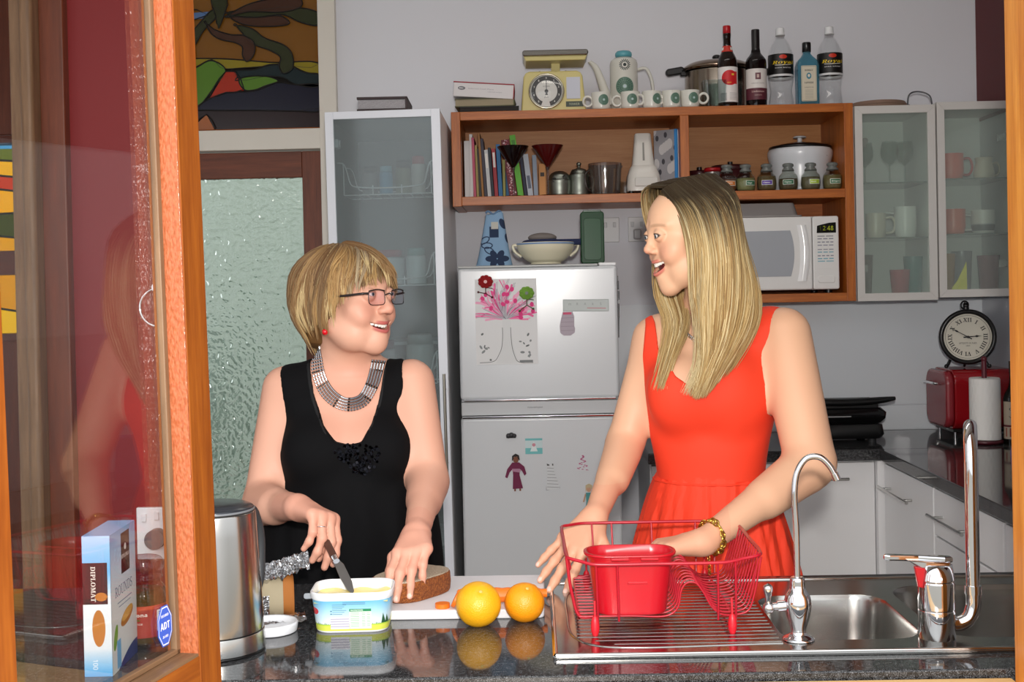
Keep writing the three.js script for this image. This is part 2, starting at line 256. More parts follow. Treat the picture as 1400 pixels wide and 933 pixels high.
// ---------- open casement sash (folded outwards, left) ----------
{ const s = structGroup('window_4', [-0.508, 0.9, -1.725]); s.rotation.set(0, -(Math.PI / 2 + 0.235), 0); s.rotateOnWorldAxis(V(0, 0, 1), 0.018);
  // local x: towards the photographer, local -z: the side facing the servery; glass at z = 0
  const wood = mats.woodOrange, y0 = -0.02, y1 = 1.3, gl = 0.105;
  const peel = dtex(256, 512, (u, v) => { const a = tn(u, v, 30, 70, 3) + 0.6 * tn(u, v, 60, 120, 8), k = ss(-0.1, 0.4, a); return [lerp(0.70, 0.66, k), lerp(0.40, 0.35, k), lerp(0.26, 0.21, k)]; }, 0.3);
  const peelB = dtex(256, 512, (u, v) => { const a = tn(u, v, 26, 60, 3) + 0.6 * tn(u, v, 60, 120, 8), k = 0.5 + 0.5 * a; return [k, k, k]; }, 0.3, false);
  const pm = M(0xffffff, 0.18, { map: peel, bumpMap: peelB, bumpScale: 0.0012 });
  part('stile', b2(-0.062, -0.002, y0, y1, -0.036, 0.014, 0.002, 'y'), wood, s);
  part('reveal', b2(-0.004, 0.0005, gl - 0.01, y1, -0.0345, -0.006, 0.001, 'y'), pm, s, 'blistered varnish on the inner edge');
  part('stile', b2(0.392, 0.46, y0, y1, -0.036, 0.014, 0.002, 'y'), wood, s);
  part('rail', b2(-0.002, 0.392, y0, gl - 0.008, -0.036, 0.014, 0.002, 'x'), wood, s);
  part('reveal', b2(-0.002, 0.392, gl - 0.01, gl - 0.004, -0.0345, -0.006, 0.001, 'x'), M(0xffffff, 0.5, { map: tWoodGrey }), s);
  part('bead', mg(b2(0, 0.011, gl - 0.004, y1, -0.008, 0.002, 0.002, 'y'), b2(0, 0.392, gl - 0.004, gl + 0.004, -0.008, 0.002, 0.002, 'x')), mats.woodGrey, s);
  part('glass_pane', b2(-0.003, 0.396, gl - 0.01, y1, -0.0018, 0.0018, 0), glassM(0xfafafa, 0.0, { ior: 1.55 }), s);
  const st = canv(256, 384, (g, w, h) => {
    g.fillStyle = '#e8ecf8'; const oct = (k) => { g.beginPath(); for (let i = 0; i < 8; i++) { const a = (i + 0.5) * Math.PI / 4; g.lineTo(w / 2 + Math.cos(a) * w * k, h / 2 + Math.sin(a) * h * k); } g.closePath(); g.fill(); };
    g.fillRect(0, 0, w, h); g.fillStyle = '#2d5cc4'; g.fillRect(0, 0, w, h); g.fillStyle = '#eef2ff'; oct(0.47); g.fillStyle = '#2f60cc'; oct(0.44);
    g.fillStyle = '#fff'; g.font = 'bold 88px sans-serif'; g.textAlign = 'center'; g.save(); g.translate(w / 2, 222); g.scale(0.95, 1); g.fillText('ADT', 0, 0); g.restore(); g.font = 'bold 30px sans-serif'; g.fillText('SECURED', w / 2, 112); g.fillText('24 HRS', w / 2, 296);
  });
  const oct = []; for (let i = 0; i < 8; i++) { const a = (i + 0.5) * Math.PI / 4; oct.push([Math.cos(a) * 0.0195, Math.sin(a) * 0.03]); }
  const og = poly(oct, 0.0008); { const p = og.attributes.position, uv = og.attributes.uv; for (let i = 0; i < p.count; i++) uv.setXY(i, 0.5 - p.getX(i) / 0.039, 0.5 + p.getY(i) / 0.06); }
  part('sticker', og.translate(0.031, gl + 0.042, -0.0034), painted(st, 0.4), s, 'blue and white octagonal security sticker');
}
// unseen ceiling light, out of view, placed to light the back walls
{ const t = thing('unseen_ceiling_light', 'unseen long white ceiling light, out of view, placed to light the back walls', 'ceiling light', [0.45, 2.95, -3.75]);
  part('housing', bx(1.30, 0.05, 0.26, 0, -0.05, 0, 0.01), mats.white, t); part('diffuser', bx(1.24, 0.012, 0.20, 0, -0.062, 0, 0.004), M(0xffffff, 0.5, { emissive: 0xfff8ee, emissiveIntensity: 2.0 }), t);
  const l = new THREE.RectAreaLight(0xfff8f0, 4, 1.24, 0.2); l.position.set(0, -0.066, 0); l.rotation.x = -Math.PI / 2; t.add(l); }
// outside: paved terrace under the photographer
struct('ground', b2(-9, 9, -0.16, -0.06, 6, -1.80, 0), M(0x9a958a, 0.9));
// ================= back of the kitchen =================
const SH = 2.166, MIDY = 1.848;   // heights of the shelf unit's top and middle boards
// ---------- base cabinets and worktop ----------
{ const t = thing('back_worktop', 'dark polished granite worktop running along the back and right walls', 'worktop', [0, 0, 0]);
  part('slab', b2(0.40, 1.812, 0.86, 0.90, -5.024, -4.45, 0.004), mats.granite, t);
  part('slab', b2(1.225, 1.803, 0.86, 0.90, -4.452, -2.60, 0.004), mats.granite, t);
}
const bar = (a, b, off) => { // bar handle between a and b standing off along off
  const A = V(...a), B = V(...b), O = V(...off), l = (t) => A.clone().lerp(B, t), e = (v) => v.toArray();
  return mg(rod(e(l(0).add(O)), e(l(1).add(O)), 0.0055, 10), rod(e(l(0.15)), e(l(0.15).add(O)), 0.0045, 8), rod(e(l(0.85)), e(l(0.85).add(O)), 0.0045, 8));
};
{ const t = thing('base_cabinet', 'white base cabinet under the back worktop with a horizontal bar handle', 'cabinet', [0.83, 0, -4.74]);
  part('carcass', b2(-0.42, 0.40, 0.10, 0.858, -0.28, 0.235, 0.001), mats.white, t);
  part('kickboard', b2(-0.42, 0.40, 0, 0.10, -0.28, 0.20, 0), mats.white, t);
  const d = part('door', b2(-0.415, -0.008, 0.105, 0.850, 0.236, 0.256, 0.003), mats.white, t); part('handle', bar([-0.05, 0.79, 0.256], [-0.30, 0.79, 0.256], [0, 0, 0.032]), mats.steel, d);
  part('filler', b2(0.387, 0.428, 0.105, 0.858, 0.20, 0.288, 0.001), mats.white, t);
  const e = part('door', b2(-0.004, 0.385, 0.105, 0.850, 0.236, 0.256, 0.003), mats.white, t); part('handle', bar([0.02, 0.795, 0.256], [0.285, 0.795, 0.256], [0, 0, 0.035]), mats.steel, e);
}
[[-4.175, 0.40, 'white pull-out cabinet in the inner corner of the right-hand run', [[0.105, 0.85]]], [-3.61, 0.50, 'white drawer cabinet in the middle of the right-hand run, two drawer fronts showing', [[0.105, 0.70], [0.706, 0.85]]], [-3.0, 0.55, 'white drawer cabinet nearest the servery on the right-hand run', [[0.105, 0.58], [0.70, 0.85]]]].forEach(([z, w, label, fr], i) => {
  const t = thing('drawer_cabinet', label, 'cabinet', [1.52, 0, z]);
  const W = i === 0 ? 0.545 : i === 1 ? 0.575 : 0.62, zc = 0; // width along z
  part('carcass', b2(-0.26, 0.28, 0.10, 0.858, zc - W / 2, zc + W / 2, 0.001), mats.white, t);
  part('kickboard', b2(-0.22, 0.28, 0, 0.10, zc - W / 2, zc + W / 2, 0), mats.white, t);
  for (const [y0, y1] of fr) { const d = part('drawer_front', b2(-0.281, -0.261, y0, y1, zc - W / 2 + 0.003, zc + W / 2 - 0.003, 0.003), mats.white, t);
    if (i < 2 && y1 > 0.8) part('handle', bar([-0.281, 0.772, i ? -0.255 : -0.24], [-0.281, 0.772, i ? 0.06 : 0.10], [-0.033, 0, 0]), mats.steel, d); }
  if (i === 2) { const o = part('vent_grille', b2(-0.275, -0.261, 0.585, 0.697, -W / 2 + 0.02, W / 2 - 0.01, 0.002), mats.blackGloss, t); for (let k = 0; k < 5; k++) part('slot', b2(-0.279, -0.274, 0.60 + k * 0.018, 0.606 + k * 0.018, -W / 2 + 0.05, W / 2 - 0.05, 0.001), mats.steelSoft, o); }
});

// ---------- tall cabinet with frosted door ----------
const tall = thing('tall_cabinet', 'tall white pantry cabinet with one long frosted glass door beside the refrigerator', 'cabinet', [-0.488, 0, -4.30]);
tall.rotation.z = 0.010;
{ const x0 = -0.2, x1 = 0.2, H = 2.128;
  part('side_panel', b2(x0, x0 + 0.016, 0.02, H - 0.004, -0.022, -0.715, 0.001), mats.white, tall); part('side_panel', b2(x1 - 0.016, x1, 0.02, H - 0.004, -0.022, -0.715, 0.001), mats.white, tall);
  part('top_panel', b2(x0 + 0.016, x1 - 0.016, H - 0.022, H - 0.004, -0.022, -0.715, 0.001), mats.white, tall); part('base_panel', b2(x0 + 0.016, x1 - 0.016, 0.02, 0.12, -0.022, -0.715, 0.001), mats.white, tall);
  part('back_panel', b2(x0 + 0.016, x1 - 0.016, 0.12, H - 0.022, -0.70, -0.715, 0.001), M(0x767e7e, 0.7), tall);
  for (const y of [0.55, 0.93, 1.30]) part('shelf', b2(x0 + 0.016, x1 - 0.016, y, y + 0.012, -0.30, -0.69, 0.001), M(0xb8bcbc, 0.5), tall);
  const d = part('door_frame', mg(b2(x0, x0 + 0.029, 0.04, H, 0, -0.02, 0.0015), b2(x1 - 0.031, x1, 0.04, H, 0, -0.02, 0.0015), b2(x0 + 0.029, x1 - 0.031, H - 0.026, H, 0, -0.02, 0.0015), b2(x0 + 0.029, x1 - 0.031, 0.04, 0.07, 0, -0.02, 0.0015)), M(0xe4e8f0, 0.35), tall);
  part('glass_pane', b2(x0 + 0.028, x1 - 0.030, 0.069, H - 0.025, -0.009, -0.013, 0), M(0xdbe3e4, 0.10, { transmission: 0.87, thickness: 0, ior: 1.5 }), d);
  part('handle', bar([x1 - 0.012, 0.845, 0.0], [x1 - 0.012, 1.21, 0.0], [0, 0, 0.03]), metal(0x9a978c, 0.3), d);
  part('hinge', mg(cyl(0.014, 0.02, 0, 0, 0, 16).rotateZ(Math.PI / 2).translate(x0 + 0.045, H - 0.105, -0.06), bx(0.02, 0.03, 0.05, x0 + 0.03, H - 0.12, -0.06)), mats.white, tall);
  // wire pull-out baskets carried by the door side
  for (const [y, o] of [[1.845, 0], [1.52, 1], [1.17, 1], [0.80, 1]]) {
    const w = 0.0022, zf = -0.10, zb = -0.29, xl = x0 + 0.045, xr = x1 - 0.045, W = (z) => tube([[xl - 0.022, y + 0.115, z], [xl, y + 0.112, z], [xl + 0.022, y + 0.045, z], [xl + 0.03, y + 0.033, z], [xr - 0.03, y + 0.033, z], [xr - 0.022, y + 0.045, z], [xr, y + 0.112, z], [xr + 0.022, y + 0.115, z]], w * 1.25, 48, false, 6);
    const B = (z) => rod([xl, y, z], [xr, y, z], w), g = [W(zf), W(zb), B(zf), B(zb), rod([xl, y, zf], [xl, y + 0.11, zf], w), rod([xr, y, zf], [xr, y + 0.11, zf], w)];
    for (let k = 0; k < 9; k++) { const x = lerp(xl, xr, k / 8); g.push(rod([x, y, zf], [x, y, zb], w * 0.8, 6)); }
    for (const k of [0.33, 0.66]) g.push(rod([lerp(xl, xr, k), y, zf], [lerp(xl, xr, k), y + 0.033, zf], w));
    part('wire_basket', mg(g), M(0xf2f2f0, 0.35), tall);
  }
}
// goods behind the frosted door
const canGeo = (r, h) => smoothLathe([[0.001, 0], [r * 0.9, 0], [r, r * 0.15], [r, h * 0.7], [r * 0.8, h * 0.86], [r * 0.62, h * 0.92], [r * 0.6, h]], 28, 40);
function pantryJar(name, label, category, x, y, z, r, h, body, lid) {
  const t = thing(name, label, category, [-0.488 + x, y, -4.30 + z]);
  part('body', lathe([[0, 0.001], [r * 0.94, 0.001], [r, r * 0.1], [r, h * 0.74], [r * 0.86, h * 0.80], [0, h * 0.80]], 28), M(body, 0.4), t);
  part('lid', lathe([[0, h], [r * 0.82, h], [r * 0.9, h * 0.97], [r * 0.9, h * 0.79], [0, h * 0.79]], 28), M(lid, 0.4), t); return t;
}
pantryJar('bottle', 'small light blue bottle in the top wire basket of the tall cabinet', 'bottle', -0.03, 1.849, -0.15, 0.024, 0.10, 0x4f9fc6, 0x86c4da);
pantryJar('jar', 'jar with a black lid in the top wire basket of the tall cabinet', 'jar', 0.03, 1.849, -0.18, 0.029, 0.12, 0x76784e, 0x20201e);
pantryJar('jar', 'cream bottle with a red cap in the top wire basket of the tall cabinet', 'bottle', 0.085, 1.849, -0.17, 0.025, 0.135, 0xd9cfc6, 0xc0202c);
pantryJar('jar', 'grey jar at the left of the top wire basket in the tall cabinet', 'jar', -0.095, 1.849, -0.21, 0.028, 0.105, 0x7a7c78, 0x4a4c4a);
pantryJar('storage_tub', 'clear food tub with a red lid in the second wire basket of the tall cabinet', 'tub', -0.03, 1.524, -0.18, 0.055, 0.125, 0xd8dad8, 0xb8242c);
pantryJar('storage_tub', 'white food tub with a pale green lid in the second wire basket', 'tub', 0.07, 1.524, -0.17, 0.036, 0.13, 0xd5dedb, 0x7fb0a8);
pantryJar('storage_tub', 'tall white canister on the left of the second wire basket', 'canister', -0.115, 1.524, -0.21, 0.034, 0.11, 0xc9ccca, 0xbfc4c2);
pantryJar('flour_canister', 'large white canister in the third wire basket of the tall cabinet', 'canister', 0.075, 1.174, -0.19, 0.05, 0.17, 0xe4e2de, 0xd5d5d2);
pantryJar('flour_canister', 'canister with a pink lid in the third wire basket of the tall cabinet', 'canister', -0.06, 1.174, -0.2, 0.045, 0.15, 0xcfc6c4, 0xb86a70);
pantryJar('jar', 'green jar low in the tall cabinet beside its handle', 'jar', 0.11, 0.804, -0.2, 0.035, 0.13, 0x5a8050, 0xdadada);
// book lying on the tall cabinet
{ const t = thing('boxed_book', 'dark hardcover book with a pale page block lying on the tall cabinet', 'book', [-0.515, 2.130, -4.45], 0.02);
  part('page_block', bx(0.166, 0.032, 0.225, -0.002, 0.009, 0.0, 0.001), painted(dtex(16, 128, (u, v) => { const k = 0.62 + 0.2 * Math.sin(v * 200) * rnd(); return [k, k * 0.98, k]; }, 0.05), 0.8), t);
  part('cover', mg(bx(0.176, 0.008, 0.235, 0, 0, 0, 0.001), bx(0.176, 0.008, 0.235, 0, 0.042, 0, 0.001), bx(0.007, 0.05, 0.235, 0.0845, 0, 0, 0.001)), M(0x2a1214, 0.5), t); }

// ---------- wooden shelf unit ----------
{ const t = thing('shelf_unit', 'orange-brown timber wall shelf unit above the refrigerator and microwave', 'shelf', [0.457, 0, -4.65]);
  const m = mats.woodShelf, xl = -0.75, xr = 0.747, D = -0.375;
  part('side_panel', b2(xl, xl + 0.034, 1.812, SH, 0, D, 0.002, 'y'), m, t); part('side_panel', b2(xr - 0.034, xr, 1.428, SH, 0, D, 0.002, 'y'), m, t);
  part('top_board', b2(xl + 0.034, xr - 0.034, SH - 0.032, SH, 0, D, 0.002, 'x'), m, t);
  part('middle_board', b2(xl + 0.034, xr - 0.034, MIDY - 0.033, MIDY, 0, D, 0.002, 'x'), m, t);
  part('divider', b2(0.104, 0.137, MIDY, SH - 0.032, 0, D, 0.002, 'y'), m, t);
  part('side_panel', b2(0.104, 0.137, 1.428, MIDY - 0.033, 0, D, 0.002, 'y'), m, t);
  part('bottom_board', b2(0.137, xr - 0.034, 1.428, 1.46, 0, D, 0.002, 'x'), m, t);
  part('back_panel', b2(xl + 0.034, xr - 0.034, MIDY, SH - 0.032, D + 0.004, D + 0.0, 0, 'x'), M(0xffffff, 0.5, { map: tWoodPale, color: 0xc9a68a }), t);
  part('back_panel', b2(0.137, xr - 0.034, 1.46, MIDY - 0.033, D + 0.004, D, 0, 'x'), M(0xffffff, 0.5, { map: tWoodShelf }), t);
}
// ---------- glass-fronted wall cabinets ----------
[[1.359, 0.300, 1.426, 'left-hand glass-fronted wall cabinet with an aluminium frame beside the timber shelves', 1], [1.664, 0.302, 1.434, 'right-hand glass-fronted wall cabinet with an aluminium frame in the corner above the clock', -1]].forEach(([x, w, y, label, hs], i) => {
  const t = thing('wall_cabinet', label, 'cabinet', [x, y, -4.65]), h = w / 2, H = 0.727, m = M(0xdfe2e1, 0.6);
  part('side_panel', b2(-h, -h + 0.014, 0, H, -0.024, -0.372, 0.001), m, t); part('side_panel', b2(h - 0.014, h - 0.001, 0, H, -0.024, -0.372, 0.001), m, t);
  part('top_panel', b2(-h + 0.014, h - 0.014, H - 0.016, H, -0.024, -0.372, 0.001), m, t); part('base_panel', b2(-h + 0.014, h - 0.014, 0, 0.016, -0.024, -0.372, 0.001), m, t);
  part('back_panel', b2(-h + 0.014, h - 0.014, 0.016, H - 0.016, -0.36, -0.372, 0.001), m, t);
  for (const sy of [0.232, 0.44]) part('glass_shelf', b2(-h + 0.015, h - 0.015, sy, sy + 0.006, -0.04, -0.36, 0.001), M(0x7f9a92, 0.1, { transmission: 0.6, thickness: 0 }), t);
  const fr = 0.029, miter = (pts) => poly(pts, 0.021, 0.0012).translate(0, 0, -0.021), d = new THREE.Group(); d.name = 'door'; t.add(d);
  part('frame_rail', miter([[-h + 0.001, 0], [h - 0.001, 0], [h - fr, fr], [-h + fr, fr]]), mats.aluFrame, d); part('frame_rail', miter([[-h + 0.001, H], [-h + fr, H - fr], [h - fr, H - fr], [h - 0.001, H]]), mats.aluFrame, d);
  part('frame_stile', miter([[-h + 0.001, 0], [-h + fr, fr], [-h + fr, H - fr], [-h + 0.001, H]]), mats.aluFrame, d); part('frame_stile', miter([[h - 0.001, 0], [h - 0.001, H], [h - fr, H - fr], [h - fr, fr]]), mats.aluFrame, d);
  part('glass_pane', b2(-h + fr - 0.002, h - fr + 0.002, fr - 0.002, H - fr + 0.002, -0.009, -0.013, 0), M(0xeef4f0, 0.08, { transmission: 0.87, thickness: 0, ior: 1.5 }), d);
  const hx = i ? h - 0.05 : -h + 0.035; part('hinge', mg(bx(0.03, 0.026, 0.014, hx, 0.58, -0.045), cyl(0.012, 0.012, 0, 0, 0, 16).rotateX(Math.PI / 2).translate(hx + 0.01, 0.60, -0.04), bx(0.03, 0.026, 0.014, hx, 0.11, -0.045)), mats.steel, t);
});
// crockery behind the glass
function mugGeo(r, h) { return mg(lathe([[0, 0.003], [r * 0.78, 0.003], [r * 0.84, 0], [r * 0.92, h * 0.1], [r, h * 0.3], [r, h], [r * 0.93, h], [r * 0.92, h * 0.12], [0, h * 0.1]], 32)); }
const handleGeo = (r, h, th = 0.005) => tube([[r * 0.97, h * 0.8, 0], [r + h * 0.26, h * 0.82, 0], [r + h * 0.38, h * 0.52, 0], [r + h * 0.26, h * 0.22, 0], [r * 0.95, h * 0.2, 0]], th, 24);
function cupboardMug(label, x, y, z, r, h, m, hm = m, turn = 0, pour = false) {
  const t = thing('mug', label, 'mug', [x, y, z], turn); part('body', mugGeo(r, h), m, t); part('handle', handleGeo(r, h), hm, t); return t;
}
const SA = 1.426, SB = 1.434, ZC = -4.79;
cupboardMug('cream mug with a right-hand handle on the middle shelf of the left glass cabinet', 1.320, SA + 0.239, ZC, 0.037, 0.095, M(0xd9d2c0, 0.3));
cupboardMug('tall white mug on the middle shelf of the left glass cabinet', 1.432, SA + 0.239, ZC, 0.041, 0.118, M(0xeef0ee, 0.3), undefined, 2.6);
cupboardMug('orange and red mug on the upper shelf of the right glass cabinet', 1.610, SB + 0.447, ZC, 0.046, 0.10, M(0xf0501a, 0.35), M(0xc81d22, 0.35), 0.1);
cupboardMug('small orange mug on the middle shelf of the right glass cabinet', 1.610, SB + 0.239, ZC + 0.02, 0.043, 0.095, M(0xe0551c, 0.35), undefined, 2.2);
{ const tx = dtex(8, 64, (u, v) => Math.sin(v * 6.283 * 4) > 0 ? [0.9, 0.9, 0.88] : [0.25, 0.3, 0.32]); const t = thing('mug', 'white mug with dark stripes in the right glass cabinet', 'mug', [1.728, SB + 0.239, ZC], 2.8);
  part('body', mugGeo(0.043, 0.09), painted(tx, 0.35), t); part('handle', handleGeo(0.043, 0.09), mats.white, t); }
{ const t = thing('milk_jug', 'small cream jug on the upper shelf of the right glass cabinet', 'jug', [1.735, SB + 0.447, ZC]);
  part('body', smoothLathe([[0.001, 0.001], [0.033, 0.001], [0.038, 0.03], [0.030, 0.065], [0.034, 0.082], [0.031, 0.081], [0.027, 0.065], [0.001, 0.01]], 32), M(0xd9d0bc, 0.3), t); part('handle', handleGeo(0.031, 0.075, 0.004), M(0xd9d0bc, 0.3), t); }
const clearGlass = glassM(0xe8efec, 0.03);
[['stemmed wine glass at the back of the upper shelf of the left glass cabinet', 1.30, 0.447, -4.86], ['stemmed wine glass beside the hinge on the upper shelf of the left glass cabinet', 1.385, 0.447, -4.82], ['wine glass on the right of the upper shelf in the left glass cabinet', 1.45, 0.447, -4.84]].forEach(([label, x, y, z]) => {
  const t = thing('wine_glass', label, 'glass', [x, SA + y, z], 0);
  part('bowl', smoothLathe([[0.003, 0.07], [0.028, 0.095], [0.034, 0.125], [0.029, 0.16], [0.027, 0.16], [0.032, 0.125], [0.026, 0.098], [0.001, 0.075]], 24), clearGlass, t); part('stem', mg(cyl(0.003, 0.07, 0, 0.003), lathe([[0, 0.005], [0.028, 0.003], [0.028, 0], [0, 0]], 24)), clearGlass, t); });
function tumbler(label, x, y, z, r, h, c, tr = 0.3) { return single('tumbler', label, 'tumbler', lathe([[0, 0], [r * 0.8, 0], [r, h], [r * 0.93, h], [r * 0.74, 0.004], [0, 0.004]], 24), M(c, 0.2, { transmission: tr, thickness: 0 }), [x, y, z]); }
tumbler('red tumbler at the bottom of the left glass cabinet', 1.405, SA + 0.0165, -4.78, 0.038, 0.10, 0xc21f35);
tumbler('teal tumbler at the bottom right of the left glass cabinet', 1.462, SA + 0.0165, -4.80, 0.036, 0.15, 0x2f8a86);
tumbler('dark brass tumbler hanging back in the bottom left of the left glass cabinet', 1.28, SA + 0.0165, -4.86, 0.045, 0.16, 0x4e4a3c, 0.1);
tumbler('mustard tumbler at the bottom left of the right glass cabinet', 1.595, SB + 0.0165, -4.84, 0.042, 0.15, 0xb07a22, 0.1);
tumbler('dark red tumbler at the bottom right of the right glass cabinet', 1.75, SB + 0.0165, -4.80, 0.042, 0.14, 0x7a2030);
tumbler('grey glass tumbler in the bottom middle of the right glass cabinet', 1.675, SB + 0.0165, -4.88, 0.04, 0.16, 0x8a949c);
{ const t = thing('napkin', 'bright yellow folded napkin standing against the door of the right glass cabinet', 'napkin', [1.607, SB + 0.0165, -4.705]);
  part('fold', poly([[-0.032, 0], [0.02, 0], [0.026, 0.02], [0.024, 0.115], [0.012, 0.09], [-0.01, 0.045], [-0.03, 0.02]], 0.006, 0.001), M(0xf2e80c, 0.7), t); part('fold', poly([[-0.02, 0], [0.024, 0], [0.02, 0.06], [-0.006, 0.03]], 0.005, 0.001).translate(0, 0, 0.008), M(0xf2e80c, 0.7), t); }
// on top of the wall cabinets
{ const t = thing('platter', 'flat brown wooden platter lying on the left glass cabinet', 'platter', [1.345, 2.153, -4.82]);
  part('board', mv(new THREE.CylinderGeometry(0.10, 0.122, 0.03, 40), 0, 0.018, 0), M(0x8b7060, 0.7), t); part('rim', new THREE.TorusGeometry(0.112, 0.008, 8, 40).rotateX(Math.PI / 2).translate(0, 0.012, 0), M(0x7d6454, 0.7), t); }
single('cable', 'loop of grey cable sticking up on the left glass cabinet beside the platter', 'cable', tube([[-0.035, 0.002, 0], [-0.03, 0.05, 0.01], [0.005, 0.062, 0.0], [0.045, 0.045, 0.01], [0.06, 0.003, 0]], 0.003, 40), M(0x55565a, 0.5), [1.468, 2.153, -4.74]);

// ---------- refrigerator ----------
{ const t = thing('refrigerator', 'light grey two-door refrigerator covered with drawings and magnets', 'refrigerator', [0.017, 0, -4.35]);
  const x0 = -0.279, x1 = 0.279;
  part('cabinet', b2(x0, x1, 0.03, 1.572, -0.055, -0.62, 0.006), mats.fridge, t);
  part('foot', mg(cyl(0.02, 0.03, -0.24, 0, -0.1), cyl(0.02, 0.03, 0.24, 0, -0.1), cyl(0.02, 0.03, -0.24, 0, -0.56), cyl(0.02, 0.03, 0.24, 0, -0.56)), mats.black, t);
  const a = part('freezer_door', b2(x0, x1, 1.112, 1.575, 0, -0.05, 0.012), mats.fridge, t);
  part('door_trim', mg(b2(x0 + 0.012, x1 - 0.012, 1.106, 1.114, 0.004, -0.03, 0.003)), mats.chrome, a, 'chrome strip');
  part('hinge_cover', b2(0.215, x1 - 0.002, 1.575, 1.586, -0.01, -0.07, 0.004), mats.white, t);
  part('top_cap', b2(x0, 0.212, 1.574, 1.583, 0.0, -0.09, 0.004), M(0xa9acab, 0.3), t);
  const b = part('lower_door', b2(x0, x1, 0.06, 1.050, 0, -0.05, 0.012), mats.fridge, t);
  part('door_trim', b2(x0 + 0.004, x1 - 0.004, 1.046, 1.055, 0.005, -0.03, 0.003), mats.chrome, b, 'chrome strip');
  part('name_strip', b2(x0 + 0.002, x1 - 0.002, 1.056, 1.104, -0.012, -0.05, 0.004), M(0xc4c6c8, 0.3), t);
  const nt = canv(256, 32, (g) => { g.fillStyle = '#c4c6c8'; g.fillRect(0, 0, 256, 32); g.fillStyle = '#77797c'; g.font = 'bold 20px sans-serif'; g.fillText('Fisher&Paykel', 40, 22); });
  part('badge', new THREE.BoxGeometry(0.10, 0.012, 0.001).translate(-0.01, 1.082, -0.0112), painted(nt, 0.4), t);
}
const FZ = -4.3495;
// flat prints: geometry with a canvas on the front
function flat(name, label, category, w, h, tex, x, y, extra = {}, pts) {
  let g;
  if (pts) { g = poly(pts.map(([a, b]) => [a * w, b * h]), 0.0012); const p = g.attributes.position, uv = g.attributes.uv; for (let i = 0; i < p.count; i++) uv.setXY(i, 0.5 + p.getX(i) / w, 0.5 + p.getY(i) / h); g.translate(0, 0, 0); } else g = new THREE.BoxGeometry(w, h, 0.0008).translate(0, 0, 0.0004);
  return single(name, label, category, g, painted(tex, 0.75, extra), [x, y, FZ + (extra.lift ?? 0)]);
}
{ // the child's tree drawing
  const tx = canv(512, 700, (g, w, h) => {
    g.fillStyle = '#e4e4e4'; g.fillRect(0, 0, w, h); g.lineCap = 'round';
    const br = (pts, c, lw) => { g.strokeStyle = c; g.lineWidth = lw; g.beginPath(); g.moveTo(...pts[0]); for (let i = 1; i < pts.length - 1; i++) { const [a, b] = pts[i], [c2, d] = pts[i + 1]; g.quadraticCurveTo(a, b, (a + c2) / 2, (b + d) / 2); } g.lineTo(...pts[pts.length - 1]); g.stroke(); };
    const trunk = [250, 330]; let s = 3; const R = () => { s = (s * 16807) % 2147483647; return s / 2147483647; };
    for (let i = 0; i < 84; i++) { const a = Math.PI * (0.02 + 0.96 * R()), l = 120 + 190 * R(); const e = [trunk[0] + Math.cos(a) * l * 0.95, trunk[1] + 20 - Math.sin(a) * l * 1.12], m = [trunk[0] + Math.cos(a + 0.5 * (R() - 0.5)) * l * 0.5, trunk[1] - Math.sin(a) * l * 0.55]; br([trunk, m, [(m[0] + e[0]) / 2 + 110 * (R() - 0.5), (m[1] + e[1]) / 2 + 60 * (R() - 0.5)], e], R() > 0.45 ? 'rgba(236,72,140,0.75)' : 'rgba(250,150,190,0.7)', 8 + 12 * R()); }
    for (let i = 0; i < 30; i++) { const a = Math.PI * (0.03 + 0.94 * R()), l = 100 + 220 * R(); const e = [trunk[0] + Math.cos(a) * l * 0.95, trunk[1] + 20 - Math.sin(a) * l * 1.1], m = [trunk[0] + Math.cos(a + 0.4) * l * 0.5, trunk[1] - Math.sin(a) * l * 0.5]; br([trunk, m, e], 'rgba(90,90,100,0.8)', 2); br([[trunk[0] + 9, trunk[1]], [m[0] + 14, m[1]], [e[0] + 10, e[1]]], 'rgba(190,190,196,0.9)', 6); }
    for (let i = 0; i < 16; i++) { g.fillStyle = '#e23d83'; g.beginPath(); const a = Math.PI * (0.02 + 0.96 * R()), l = 120 + 170 * R(); g.ellipse(trunk[0] + Math.cos(a) * l, trunk[1] - Math.sin(a) * l * 1.0, 20, 16, R() * 3, 0, 7); g.fill(); }
    g.fillStyle = '#dfe0e0'; g.beginPath(); g.moveTo(222, 330); g.lineTo(290, 330); g.quadraticCurveTo(290, 560, 360, 690); g.lineTo(160, 690); g.quadraticCurveTo(225, 560, 222, 430); g.fill();
    br([[222, 400], [226, 540], [180, 640], [150, 680], [30, 684]], '#555', 4); br([[290, 400], [292, 540], [320, 640], [345, 690], [470, 690]], '#555', 4);
    for (let i = 0; i < 16; i++) { const left = i < 7, x = left ? 40 + 140 * R() : 320 + 150 * R(), y = 450 + 220 * R(); g.fillStyle = i % 3 ? '#8b8f90' : '#6a6e6e'; g.beginPath(); g.ellipse(x, y, 8 + 14 * R(), 5 + 5 * R(), R() * 3, 0, 7); g.fill(); }
    g.fillStyle = '#7d8182'; g.fillRect(360, 668, 110, 18);
  });
  flat('tree_drawing', "child's drawing of a pink blossoming tree on the freezer door", 'drawing', 0.216, 0.30, tx, -0.095, 1.386);
}
